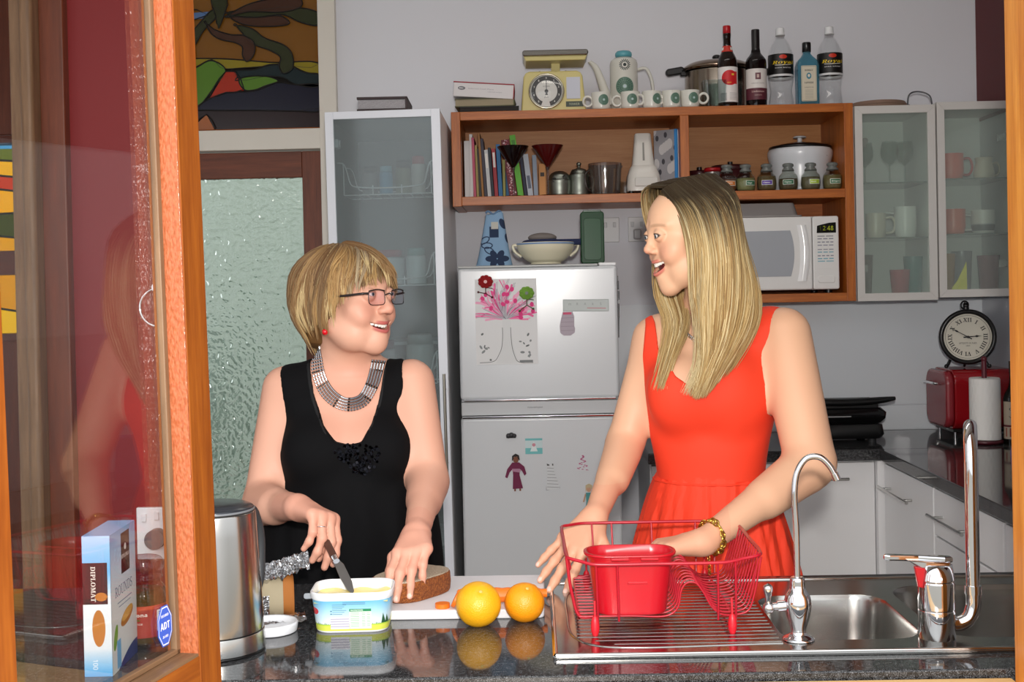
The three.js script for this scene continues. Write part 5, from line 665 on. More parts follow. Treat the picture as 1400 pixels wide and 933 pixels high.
// ================= servery worktop and what stands on it =================
{ const t = thing('servery_worktop', 'polished dark granite worktop of the servery with the sink let into it', 'worktop', [0, 0, 0]);
  const sh = new THREE.Shape([[-1.395, 1.917], [1.812, 1.917], [1.812, 2.552], [-1.395, 2.552]].map((p) => new THREE.Vector2(...p)));
  sh.holes.push(new THREE.Path([[0.032, 2.008], [0.032, 2.485], [1.128, 2.485], [1.128, 2.008]].map((p) => new THREE.Vector2(...p))));
  const g = new THREE.ExtrudeGeometry(sh, { depth: 0.034, bevelEnabled: true, bevelSize: 0.003, bevelThickness: 0.003, bevelOffset: -0.003, bevelSegments: 2 }).rotateX(-Math.PI / 2).translate(0, 0.863, 0);
  part('slab', metreUV(g, 'x'), mats.granite, t); }
{ const t = thing('servery_cabinet', 'white base cabinets under the servery worktop', 'cabinet', [0, 0, -2.24]);
  part('carcass', b2(-1.39, 1.20, 0.10, 0.70, 0.30, -0.27, 0.001), mats.white, t); part('kickboard', b2(-1.39, 1.20, 0, 0.10, 0.30, -0.20, 0), mats.white, t);
  for (let k = 0; k < 4; k++) { const d = part('door', b2(-1.385 + k * 0.646, -0.745 + k * 0.646, 0.105, 0.84, -0.271, -0.289, 0.002), mats.white, t); part('handle', bar([-1.2 + k * 0.646, 0.78, -0.289], [-0.93 + k * 0.646, 0.78, -0.289], [0, 0, -0.03]), mats.steel, d); } }
// ---------- sink ----------
{ const t = thing('sink', 'stainless steel double-bowl sink with a ribbed draining board', 'sink', [0, 0.9, 0]);
  const stW = metal(0xa9a8a4, 0.16), X0 = 0.020, X1 = 1.14, Z0 = 1.997, Z1 = 2.497;
  const rr2 = (x0, x1, z0, z1, r) => rrect(x1 - x0, z1 - z0, r, 8).map(([a, b]) => [a + (x0 + x1) / 2, b + (z0 + z1) / 2]);
  const sh = new THREE.Shape(rr2(X0, X1, Z0, Z1, 0.006).map((p) => new THREE.Vector2(...p)));
  const bowls = [[0.408, 0.642, 2.068, 2.365, 0.055], [0.672, 1.09, 2.068, 2.425, 0.07]];
  for (const b of bowls) sh.holes.push(new THREE.Path(rr2(...b).reverse().map((p) => new THREE.Vector2(...p))));
  part('top_plate', new THREE.ExtrudeGeometry(sh, { depth: 0.003, bevelEnabled: true, bevelSize: 0.0015, bevelThickness: 0.0015, bevelOffset: -0.0015, bevelSegments: 2 }).rotateX(-Math.PI / 2).translate(0, 0.0012, 0), stW, t);
  part('raised_rim', tube([[X0 + 0.005, 0.006, -Z0 - 0.005], [X1 - 0.005, 0.006, -Z0 - 0.005], [X1 - 0.005, 0.006, -Z1 + 0.005], [X0 + 0.005, 0.006, -Z1 + 0.005], [X0 + 0.005, 0.006, -Z0 - 0.005]].flatMap((p, i, a) => i < 4 ? [p, p.map((v, k) => lerp(v, a[i + 1][k], 0.02)), p.map((v, k) => lerp(v, a[i + 1][k], 0.98))] : [p]), 0.0035, 240, false, 6), metal(0xd5d4d0, 0.1), t);
  for (const [x0, x1, z0, z1, r] of bowls) {
    const rings = []; for (const [y, ins] of [[0.005, 0], [-0.004, 0.004], [-0.05, 0.008], [-0.12, 0.016], [-0.145, 0.03], [-0.155, 0.055], [-0.157, 0.09]]) rings.push(rr2(x0 + ins, x1 - ins, z0 + ins, z1 - ins, Math.max(0.01, r - ins * 0.3)).map(([a, b]) => [a, y, -b]));
    const g = loft(rings, false), c = rings[rings.length - 1], bt = new THREE.Shape(c.map((p) => new THREE.Vector2(p[0], -p[2])));
    const b = part('bowl', mg(g, new THREE.ShapeGeometry(bt).rotateX(-Math.PI / 2).translate(0, -0.157, 0)), metal(0xb4b3af, 0.24), t);
    part('drain', mg(mv(new THREE.TorusGeometry(0.035, 0.005, 8, 32), (x0 + x1) / 2, -0.155, -(z0 + z1) / 2, Math.PI / 2), cyl(0.033, 0.002, (x0 + x1) / 2, -0.157, -(z0 + z1) / 2, 28)), mats.chrome, b);
  }
  for (let k = 0; k < 19; k++) { const z = -2.062 - k * 0.0215, e = k < 2 ? 0.03 * (2 - k) : 0; part('drain_rib', mv(new THREE.CapsuleGeometry(0.0032, 0.335 - e, 4, 8).rotateZ(Math.PI / 2).scale(1, 0.8, 1), 0.232 + e / 2, 0.0045, z), stW, t); }
  part('board_edge', tube([[0.40, 0.0052, -2.05], [0.10, 0.0052, -2.05], [0.06, 0.0052, -2.10], [0.050, 0.0052, -2.24], [0.06, 0.0052, -2.42], [0.10, 0.0052, -2.478], [0.40, 0.0052, -2.478]], 0.0026, 100, false, 6), stW, t);
}
// ---------- taps ----------
{ const t = thing('filter_tap', 'slim chrome gooseneck filter tap with a small side lever', 'tap', [0.430, 0.9055, -2.071]); const c = mats.chrome;
  part('body', smoothLathe([[0.001, 0], [0.024, 0], [0.025, 0.004], [0.015, 0.010], [0.013, 0.018], [0.019, 0.038], [0.0225, 0.058], [0.020, 0.074], [0.014, 0.084], [0.0125, 0.09], [0.011, 0.104], [0.001, 0.105]], 36, 80), c, t);
  part('neck', tube([[0, 0.10, 0], [0, 0.18, 0], [-0.002, 0.25, 0], [0.004, 0.282, 0], [0.020, 0.303, 0], [0.040, 0.304, 0], [0.056, 0.290, 0], [0.066, 0.272, 0]], 0.0053, 60, false, 12), c, t); part('tip', mg(rod([0.064, 0.277, 0], [0.069, 0.266, 0], 0.0066, 14)), c, t);
  const l = part('lever', mg(rod([-0.012, 0.058, 0], [-0.034, 0.056, 0], 0.009, 18), rod([-0.034, 0.056, 0], [-0.046, 0.055, 0], 0.0065, 14), ball(0.010, -0.048, 0.054, 0), smoothLathe([[0.005, 0], [0.0045, 0.012], [0.008, 0.028], [0.0075, 0.036], [0.001, 0.041]], 20, 24).translate(-0.049, 0.054, 0)), c, t); }
{ const t = thing('mixer_tap', 'large chrome mixer tap with a flat lever and a tall upright spout', 'tap', [0.660, 0.9055, -2.072]); const c = mats.chrome;
  part('body', lathe([[0, 0], [0.030, 0], [0.030, 0.046], [0.0292, 0.047], [0.0292, 0.049], [0.030, 0.050], [0.030, 0.092], [0.0285, 0.094], [0.0285, 0.096], [0.030, 0.098], [0.026, 0.122], [0, 0.124]], 48), c, t);
  part('lever', mg(mv(poly([[-0.086, -0.003], [-0.078, -0.0075], [-0.03, -0.004], [0.012, -0.010], [0.026, -0.006], [0.026, 0.006], [0.012, 0.010], [-0.03, 0.006], [-0.078, 0.0075], [-0.086, 0.003]], 0.010, 0.003).rotateX(-Math.PI / 2), 0, 0.126, 0, 0, 0, -0.05), mv(poly([[-0.028, 0], [0.024, 0], [0.020, 0.012], [-0.05, 0.016]], 0.03, 0.004), 0, 0.116, -0.015)), c, t);
  const rub = part('lever_underside', mv(poly([[-0.028, -0.03], [-0.021, -0.032], [-0.016, 0.0], [-0.034, 0.004]], 0.012, 0.003), -0.006, 0.118, 0.006), M(0xb01820, 0.3), t, 'red piece under the lever');
  part('elbow', tube([[0.022, 0.022, 0], [0.036, 0.022, 0], [0.052, 0.030, 0], [0.060, 0.048, 0], [0.061, 0.075, 0]], 0.0125, 40, false, 16), c, t); part('collar', cyl(0.0142, 0.014, 0.061, 0.072, 0, 28), c, t);
  part('spout', tube([[0.061, 0.08, 0], [0.061, 0.2, 0], [0.061, 0.30, 0], [0.063, 0.326, -0.008], [0.071, 0.342, -0.03], [0.085, 0.342, -0.07], [0.096, 0.32, -0.10], [0.100, 0.285, -0.112]], 0.0112, 80, false, 16), c, t); }
// ---------- dish rack ----------
{ const t = thing('dish_rack', 'red coated wire dish rack standing on the draining board', 'dish rack', [0.215, 0.9055, -2.285]); const m = M(0xb3172a, 0.3), W = 0.0024;
  const zf = 0.180, zb = -0.180, xl = -0.167, xr = 0.167, ry = 0.126, by = 0.028;
  const rim = [[xl + 0.0, ry + 0.006, zf - 0.02], [xl + 0.046, ry - 0.002, zf + 0.004], [0.10, ry - 0.002, zf + 0.004], [xr, ry + 0.006, zf - 0.02], [xr + 0.008, ry, zb + 0.04], [xr - 0.05, ry + 0.0, zb], [xl + 0.04, ry + 0.0, zb], [xl - 0.002, ry, zb + 0.03]];
  const closed = rim.flatMap((p, i) => { const q = rim[(i + 1) % rim.length]; return [p.map((v, k) => lerp(v, q[k], 0.08)), p.map((v, k) => lerp(v, q[k], 0.5)), p.map((v, k) => lerp(v, q[k], 0.92))]; });
  part('rim', tube(closed, W * 1.25, 160, true, 8), m, t);
  part('side_wire', tube([rim[0], [xl + 0.008, 0.07, zf - 0.025], [xl + 0.022, by, zf - 0.03], [xl + 0.05, by, zf - 0.03]], W * 1.2, 30), m, t); part('side_wire', tube([rim[7], [xl + 0.008, 0.07, zb + 0.03], [xl + 0.022, by, zb + 0.03], [xl + 0.05, by, zb + 0.03]], W * 1.2, 30), m, t);
  part('base_wire', tube([[xl + 0.02, by - 0.003, zf - 0.03], [xl + 0.02, by - 0.003, zb + 0.03]], W, 8), m, t); part('base_wire', tube([[xr - 0.05, by - 0.003, zf - 0.03], [xr - 0.05, by - 0.003, zb + 0.03]], W, 8), m, t);
  for (let k = 0; k < 15; k++) { const z = lerp(zf - 0.028, zb + 0.028, k / 14), xe = z > 0.12 ? xr : xr + 0.006;
    part('bottom_wire', tube([[xl + 0.02, by, z], [-0.06, by, z], [0.006, by, z], [0.022, by + 0.012, z], [0.030, by + 0.045, z], [0.040, by + 0.056, z], [0.054, by + 0.055, z], [0.066, by + 0.04, z], [0.082, by + 0.012, z], [0.098, by, z], [xr - 0.04, by, z], [xr - 0.024, by + 0.006, z], [xr - 0.014, by + 0.03, z], [xe, ry, z]], W * 0.72, 72, false, 6), m, t); }
  for (const x of [-0.118, -0.082, 0.088, 0.118]) part('upright_wire', tube([[x, ry - 0.002, zf + 0.003], [x + 0.002, 0.06, zf - 0.012], [x + 0.003, by - 0.008, zf - 0.024]], W * 0.85, 16, false, 6), m, t);
  for (const x of [-0.108, -0.069, 0.010, 0.097, 0.134]) part('upright_wire', tube([[x, ry, zb], [x * 0.98, 0.06, zb + 0.018], [x * 0.97, by, zb + 0.026]], W * 0.8, 16, false, 6), m, t);
  for (const [x, z] of [[-0.121, 0.175], [0.112, 0.175], [-0.121, -0.165], [0.112, -0.165]]) part('rubber_foot', mg(smoothLathe([[0.001, 0.0], [0.0045, 0.001], [0.0075, 0.012], [0.0065, 0.026], [0.0035, 0.034]], 18, 20).translate(x, 0.0005, z), rod([x, 0.03, z], [x, 0.06, z - 0.003], 0.002)), M(0xd31626, 0.4), t); }
{ const t = thing('cutlery_caddy', 'red plastic cutlery caddy standing inside the dish rack', 'caddy', [0.159, 0.9355, -2.168]); const m = M(0xbe1020, 0.28);
  const R = (w, d, y) => rrect(w, d, Math.min(w, d) * 0.42, 8).map(([x, z]) => [x, y, z]);
  part('tub', loft([R(0.120, 0.074, 0.0), R(0.124, 0.078, 0.004), R(0.146, 0.086, 0.094), R(0.152, 0.089, 0.096), R(0.155, 0.091, 0.104), R(0.147, 0.083, 0.104), R(0.140, 0.078, 0.09), R(0.118, 0.07, 0.006), R(0.10, 0.06, 0.004)]), m, t);
  part('rim', tube(rrect(0.155, 0.091, 0.036, 8).map(([x, z]) => [x, 0.102, z]), 0.0025, 90, true, 8), m, t); part('hook', mg(bx(0.03, 0.004, 0.016, -0.02, 0.098, 0.052, 0.001), bx(0.03, 0.004, 0.016, 0.03, 0.098, 0.052, 0.001)), m, t); part('rib', bx(0.034, 0.004, 0.004, 0.01, 0.054, 0.0415, 0.001), m, t); }
// ---------- food ----------
{ const peel = dtex(256, 256, (u, v) => { const k = 0.5 + 0.5 * tn(u, v, 70, 70, 3); return [k, k, k]; }, 1, false);
  const sk = (c) => M(c, 0.38, { bumpMap: peel, bumpScale: 0.0005 });
  const mk = (label, x, z, r, c, i) => { const t = thing('orange', label, 'orange', [x, 0.9002, z], 0, 'oranges on the worktop'); const g = new THREE.SphereGeometry(r, 48, 32), p = g.attributes.position; for (let k = 0; k < p.count; k++) { const a = V(p.getX(k), p.getY(k), p.getZ(k)), n = 1 + 0.012 * nz(a.x * 40, a.y * 40, a.z * 40 + i * 9) - 0.05 * Math.exp(-((a.x * a.x + a.z * a.z) / (r * r * 0.03))); p.setXYZ(k, a.x * n, a.y * n * 0.97, a.z * n); } g.computeVertexNormals(); part('peel', mv(g, 0, r * 0.93, 0, 0.7 - i * 0.2, 0, -0.2), sk(c), t); part('navel', mv(ball(0.0032, 0, r * 0.93, 0, 1, 0.5, 1, 10), 0, 0, 0, 0.7 - i * 0.2, 0, -0.2).translate(0, r * 0.93, 0), M(0xc8b860, 0.7), t); };
  mk('larger yellow-orange fruit, left of the two in front of the carrots', -0.109, -2.212, 0.0405, 0xf0ad16, 0); mk('smaller orange fruit, right of the two, next to the sink edge', -0.027, -2.236, 0.0360, 0xf59a10, 1); }
{ const t = thing('chopping_board', 'white plastic chopping board under the bread and carrots', 'chopping board', [-0.155, 0.9, -2.39], -0.01); part('board', mv(poly(rrect(0.33, 0.272, 0.012), 0.017, 0.003).rotateX(-Math.PI / 2), 0, 0, 0), M(0xe8e8ea, 0.4), t); }
const YB = 0.9172;
{ const cm = M(0xf07a1c, 0.45);
  const t = thing('carrot', 'peeled carrot lying behind the two oranges', 'carrot', [-0.150, YB + 0.014, -2.285], 0.12); const rings = []; for (let j = 0; j <= 16; j++) { const u = j / 16, r = 0.0165 * (1 - 0.35 * u) * (u > 0.93 ? 0.75 : u < 0.02 ? 0.8 : 1); rings.push([...Array(16)].map((_, k) => { const a = k / 16 * 6.283; return [u * 0.165, r * Math.sin(a) * (1 + 0.05 * Math.sin(u * 60)) + 0.002, r * Math.cos(a)]; })); } part('root', loft(rings), cm, t); part('cut_end', mv(cyl(0.0115, 0.002, 0, 0, 0, 18).rotateZ(Math.PI / 2), 0.0005, 0.002, 0), M(0xf59a3c, 0.5), t);
  single('carrot_slice', 'round carrot slice lying on the white board between the bread and the oranges', 'carrot slice', mg(mv(cyl(0.0135, 0.008, 0, 0, 0, 24), 0, 0, 0)), cm, [-0.178, YB + 0.0003, -2.273]);
  single('carrot_slice', 'carrot slice standing against the left side of the larger orange', 'carrot slice', mv(cyl(0.014, 0.007, 0, 0, 0, 24), 0, 0.0095, 0, 0, 0, 1.1), cm, [-0.150, YB + 0.004, -2.268]);
  single('carrot_piece', 'carrot end poking out above the smaller orange', 'carrot', mv(new THREE.CapsuleGeometry(0.015, 0.022, 6, 16).rotateZ(Math.PI / 2), 0, 0.015, 0, 0, 0.3), cm, [-0.026, 0.918, -2.312]); }
{ // thick end slice of seeded loaf lying cut face up
  const t = thing('bread_slice', 'thick end of seeded brown bread lying cut side up on the white board', 'bread', [-0.245, YB, -2.382], 0.95);
  const out = []; for (let i = 0; i < 48; i++) { const a = i / 48 * 6.283, c = Math.cos(a), s = Math.sin(a), k = 1 / Math.pow(Math.pow(Math.abs(c), 3.2) + Math.pow(Math.abs(s), 3.2), 1 / 3.2); out.push([0.082 * c * k * (s < 0 ? 1 : 0.96), 0.056 * s * k]); }
  const crustT = dtex(256, 256, (u, v) => { const k = tn(u, v, 18, 18, 2) * 0.5 + tn(u, v, 60, 60, 5) * 0.5, q = clamp(0.5 + k, 0, 1), sd = rnd() > 0.985 ? 0.15 : 0; return [lerp(0.46, 0.72, q) + sd, lerp(0.23, 0.42, q) + sd, lerp(0.09, 0.18, q) + sd * 0.6]; }, 0.1), crustB = dtex(256, 256, (u, v) => { const k = 0.5 + 0.5 * (tn(u, v, 40, 40, 2) * 0.6 + tn(u, v, 90, 90, 5) * 0.6); return [k, k, k]; }, 0.1, false);
  const rings = []; for (const [y, s] of [[0.0003, 0.95], [0.004, 0.985], [0.02, 1.0], [0.036, 0.99], [0.0375, 0.975]]) rings.push(out.map(([x, z], i) => { const w = 1 + 0.012 * nz(x * 60, y * 90, z * 60); return [x * s * w, y, z * s * w]; }));
  const g = loft(rings); { const p = g.attributes.position, uv = g.attributes.uv; for (let i = 0; i < p.count; i++) uv.setXY(i, Math.atan2(p.getZ(i), p.getX(i)) * 0.07, p.getY(i)); }
  part('crust', g, M(0xffffff, 0.85, { map: crustT, bumpMap: crustB, bumpScale: 0.004 }), t);
  const crumbT = dtex(256, 256, (u, v) => { const k = tn(u, v, 30, 30, 2), q = tn(u, v, 80, 80, 7); let c = 0.78 + 0.07 * k - (q < -0.25 ? 0.16 : 0); if (rnd() > 0.993) c -= 0.35; return [c, c * 0.92, c * 0.8]; }, 0.1), crumbB = dtex(256, 256, (u, v) => { const k = 0.5 + 0.5 * tn(u, v, 50, 50, 3); return [k, k, k]; }, 0.1, false);
  const cg = poly(out.map(([x, z]) => [x * 0.945, z * 0.93]), 0.004, 0.001).rotateX(-Math.PI / 2).translate(0, 0.0362, 0); part('crumb', metreUV(cg, 'x'), M(0xffffff, 0.9, { map: crumbT, bumpMap: crumbB, bumpScale: 0.003 }), t);
}
{ // loaf end in foil
  const t = thing('foil_loaf', 'cut loaf end partly wrapped in crumpled foil beside the kettle', 'bread', [-0.497, 0.9, -2.312], 0.25);
  const prof = (x, s) => [[-0.034, 0.002], [0.034, 0.002], [0.040, 0.03], [0.036, 0.066], [0.02, 0.078], [-0.02, 0.078], [-0.037, 0.066], [-0.040, 0.03]].map(([z, y]) => [x, y * s, z * s]);
  part('crumb', loft([prof(-0.024, 0.98), prof(0.016, 0.98)]), M(0xa89c82, 0.9), t); part('crust', mg(loft([prof(0.016, 1.0), prof(0.030, 0.99), prof(0.036, 0.93)])), M(0xa8672a, 0.8), t);
  const foil = metal(0xcfcfd0, 0.16); const fg = new THREE.PlaneGeometry(0.13, 0.10, 60, 46), p = fg.attributes.position; for (let i = 0; i < p.count; i++) { const x = p.getX(i), y = p.getY(i); const cr = 0.010 * (1 - 2 * Math.abs(nz(x * 70, y * 70, 2))) + 0.006 * (1 - 2 * Math.abs(nz(x * 150, y * 150, 7))); p.setXYZ(i, x, 0.088 + cr + 0.25 * x + (y > 0 ? -y * 0.4 : y * 0.35) - Math.max(0, -x - 0.03) * 1.2, y * 0.9 + cr * 0.6); } fg.computeVertexNormals();
  part('foil', toCreasedNormals(fg, 0.3), foil, t);
  const f2 = new THREE.PlaneGeometry(0.07, 0.05, 30, 20), q = f2.attributes.position; for (let i = 0; i < q.count; i++) { const x = q.getX(i), y = q.getY(i), cr = 0.006 * (1 - 2 * Math.abs(nz(x * 90, y * 90, 12))); q.setXYZ(i, x - 0.045, y * 0.9 + 0.024, 0.044 + cr); } f2.computeVertexNormals(); part('foil', toCreasedNormals(f2, 0.3), foil, t);
  const f3 = new THREE.PlaneGeometry(0.10, 0.06, 30, 20), q3 = f3.attributes.position; for (let i = 0; i < q3.count; i++) { const x = q3.getX(i), y = q3.getY(i), cr = 0.005 + 0.004 * (1 - 2 * Math.abs(nz(x * 90, y * 90, 22))); q3.setXYZ(i, x + 0.005, cr, y + 0.06); } f3.computeVertexNormals(); part('foil', toCreasedNormals(f3, 0.3), foil, t);
  part('red_wrapper', mv(poly(rrect(0.03, 0.022, 0.006), 0.004, 0.001), -0.05, 0.058, 0.042, 0.2), M(0xb81c24, 0.4), t);
}
single('plastic_lid', 'small white plastic lid lying beside the kettle', 'lid', lathe([[0, 0.004], [0.04, 0.004], [0.043, 0.016], [0.046, 0.018], [0.048, 0.014], [0.046, 0.002], [0.044, 0], [0, 0]], 40), M(0xe6e8ec, 0.35), [-0.478, 0.9002, -2.195]);
{ const t = thing('margarine_tub', 'open rectangular margarine tub with a blue and green printed band', 'tub', [-0.334, 0.9002, -2.225], 0.03); const R = (w, d, y) => rrect(w, d, Math.min(w, d) * 0.28, 8).map(([x, z]) => [x, y, z]);
  part('tub', loft([R(0.124, 0.092, 0.0), R(0.128, 0.096, 0.003), R(0.140, 0.107, 0.058), R(0.146, 0.113, 0.060), R(0.147, 0.114, 0.070), R(0.144, 0.111, 0.072), R(0.139, 0.106, 0.071), R(0.134, 0.101, 0.05), R(0.120, 0.09, 0.004)]), M(0xeef0f2, 0.3), t);
  const tx = canv(1024, 384, (g, w, h) => {
    const gr = g.createLinearGradient(0, 0, 0, h); gr.addColorStop(0, '#6fb8e0'); gr.addColorStop(0.45, '#bfe0f0'); gr.addColorStop(0.75, '#e6f3f6'); g.fillStyle = gr; g.fillRect(0, 0, w, h); 
    g.fillStyle = '#bcd84a'; g.fillRect(0, 300, w, 84); g.fillStyle = '#3c7a34'; for (let i = 0; i < 60; i++) { g.beginPath(); g.moveTo(i * 18, 304); g.lineTo(i * 18 + 5, 270 + (i * 37) % 30); g.lineTo(i * 18 + 12, 304); g.fill(); } g.fillStyle = '#d8e05a'; g.fillRect(0, 318, w, 66);
    g.fillStyle = '#d02030'; g.beginPath(); g.arc(126, 140, 44, 0, 7); g.fill(); g.fillStyle = '#2f5a3c'; g.beginPath(); g.moveTo(830, 300); g.lineTo(852, 170); g.lineTo(874, 300); g.fill(); g.beginPath(); g.moveTo(868, 300); g.lineTo(886, 196); g.lineTo(900, 300); g.fill();
    g.fillStyle = '#ecedf2'; g.fillRect(300, 210, 196, 150); g.fillStyle = '#b9b4c4'; for (let i = 0; i < 4; i++) g.fillRect(300, 224 + i * 32, 196, 17); 
    g.fillStyle = '#e2f0dc'; g.fillRect(500, 110, 230, 250); g.fillStyle = '#2f8a5c'; g.fillRect(500, 104, 230, 34); g.fillStyle = '#f2f8f0'; g.font = 'bold 24px sans-serif'; g.fillText('NUTRITION', 512, 130); g.fillStyle = '#86b894'; for (let i = 0; i < 8; i++) { g.fillRect(512, 152 + i * 24, 90, 7); g.fillRect(630, 152 + i * 24, 36, 7); g.fillRect(684, 152 + i * 24, 34, 7); }
    g.fillStyle = '#5a86a4'; for (let i = 0; i < 6; i++) g.fillRect(320, 46 + i * 24, 150 - (i % 3) * 22, 7); for (let i = 0; i < 2; i++) g.fillRect(430, 20 + i * 18, 240, 8); g.beginPath(); g.arc(308, 130, 10, 0, 7); g.fill(); g.beginPath(); g.arc(308, 166, 10, 0, 7); g.fill();
  });
  const band = loft([R(0.1285, 0.0965, 0.0035), R(0.1405, 0.1075, 0.0575)], false); { const p = band.attributes.position, uv = band.attributes.uv; for (let i = 0; i < p.count; i++) { const back = p.getZ(i) < 0; uv.setXY(i, back ? 0.5 + 0.4 * p.getX(i) / 0.07 : 0.5 + 0.41 * p.getX(i) / 0.07, (p.getY(i) - 0.0035) / 0.054); } } part('printed_band', band, painted(tx, 0.35), t);
  const sp = []; const sg = new THREE.PlaneGeometry(0.130, 0.097, 24, 18).rotateX(-Math.PI / 2), q = sg.attributes.position; for (let i = 0; i < q.count; i++) { const x = q.getX(i), z = q.getZ(i); q.setY(i, 0.056 + 0.006 * nz(x * 40, z * 40, 3) - 0.010 * Math.exp(-((x - 0.02) ** 2 + z * z) / 0.0006)); } sg.computeVertexNormals(); part('spread', sg, M(0xf0dc8c, 0.35), t); part('pull_tab', mv(poly(rrect(0.016, 0.010, 0.004), 0.003, 0.001), -0.078, 0.060, 0.02), M(0x9aa0a6, 0.4), t); }
{ const t = thing('butter_knife', 'short steel butter knife held by the woman in black, its tip in the tub', 'knife', [-0.337, 0.955, -2.232]);
  const A = V(0, 0, 0), d = V(-0.075, 0.075, -0.150).normalize(), q = new THREE.Quaternion().setFromUnitVectors(V(0, 1, 0), d), roll = new THREE.Quaternion().setFromAxisAngle(V(0, 1, 0), 0.35);
  const orient = (g) => g.applyQuaternion(roll).applyQuaternion(q);
  part('blade', orient(poly([[0, 0], [0.005, 0.006], [0.010, 0.034], [0.0105, 0.088], [0.006, 0.104], [-0.006, 0.104], [-0.008, 0.055], [-0.006, 0.014]], 0.0018, 0.0005).translate(0, 0, -0.0009)), metal(0xb9b9ba, 0.12), t); part('bolster', orient(mg(cyl(0.0065, 0.014, 0, 0.101, 0, 16))), mats.chrome, t); part('handle', orient(mv(poly(rrect(0.013, 0.085, 0.005), 0.009, 0.003), 0, 0.156, -0.0045)), M(0x4a2c22, 0.4), t); }
// ---------- kettle, box, jar ----------
{ const t = thing('kettle', 'brushed stainless steel electric kettle with a black lid and handle', 'kettle', [-0.546, 0.9002, -2.085], 1.15);
  part('base', lathe([[0, 0.0], [0.078, 0.0], [0.080, 0.002], [0.079, 0.005], [0, 0.006]], 64), mats.black, t); part('skirt', lathe([[0.079, 0.005], [0.0815, 0.006], [0.0795, 0.034], [0.078, 0.0345]], 64), mats.steel, t); part('groove', lathe([[0.0775, 0.034], [0.0775, 0.037]], 64), mats.black, t);
  part('body', lathe([[0.0785, 0.037], [0.0785, 0.05], [0.0715, 0.20], [0.069, 0.232], [0.067, 0.236], [0, 0.236]], 80), metal(0xb2b0ac, 0.2, { roughnessMap: null }), t); part('lid', smoothLathe([[0.066, 0.236], [0.064, 0.243], [0.045, 0.249], [0.001, 0.251]], 56), M(0x2a2d33, 0.25), t); part('lid_ring', new THREE.TorusGeometry(0.066, 0.002, 8, 64).rotateX(Math.PI / 2).translate(0, 0.238, 0), M(0x777b80, 0.3), t);
  const h = []; for (let i = 0; i <= 18; i++) { const u = i / 18, p = new THREE.CatmullRomCurve3([V(0.058, 0.232, 0), V(0.09, 0.225, 0), V(0.112, 0.19, 0), V(0.116, 0.14, 0), V(0.108, 0.09, 0), V(0.088, 0.070, 0)]).getPoint(u), r = 0.011; h.push([...Array(14)].map((_, k) => { const a = k / 14 * 6.283; return [p.x + Math.cos(a) * r, p.y + (u < 0.3 ? Math.cos(a) * r * 0.5 : 0), p.z + Math.sin(a) * r * 1.5]; })); } part('handle', loft(h), M(0x33363a, 0.4), t);
  part('spout', mv(poly([[-0.02, 0], [0.02, 0], [0.012, -0.05], [-0.012, -0.05]], 0.03, 0.006), 0, 0.225, 0.055).rotateY(-Math.PI / 2), mats.steel, t); }
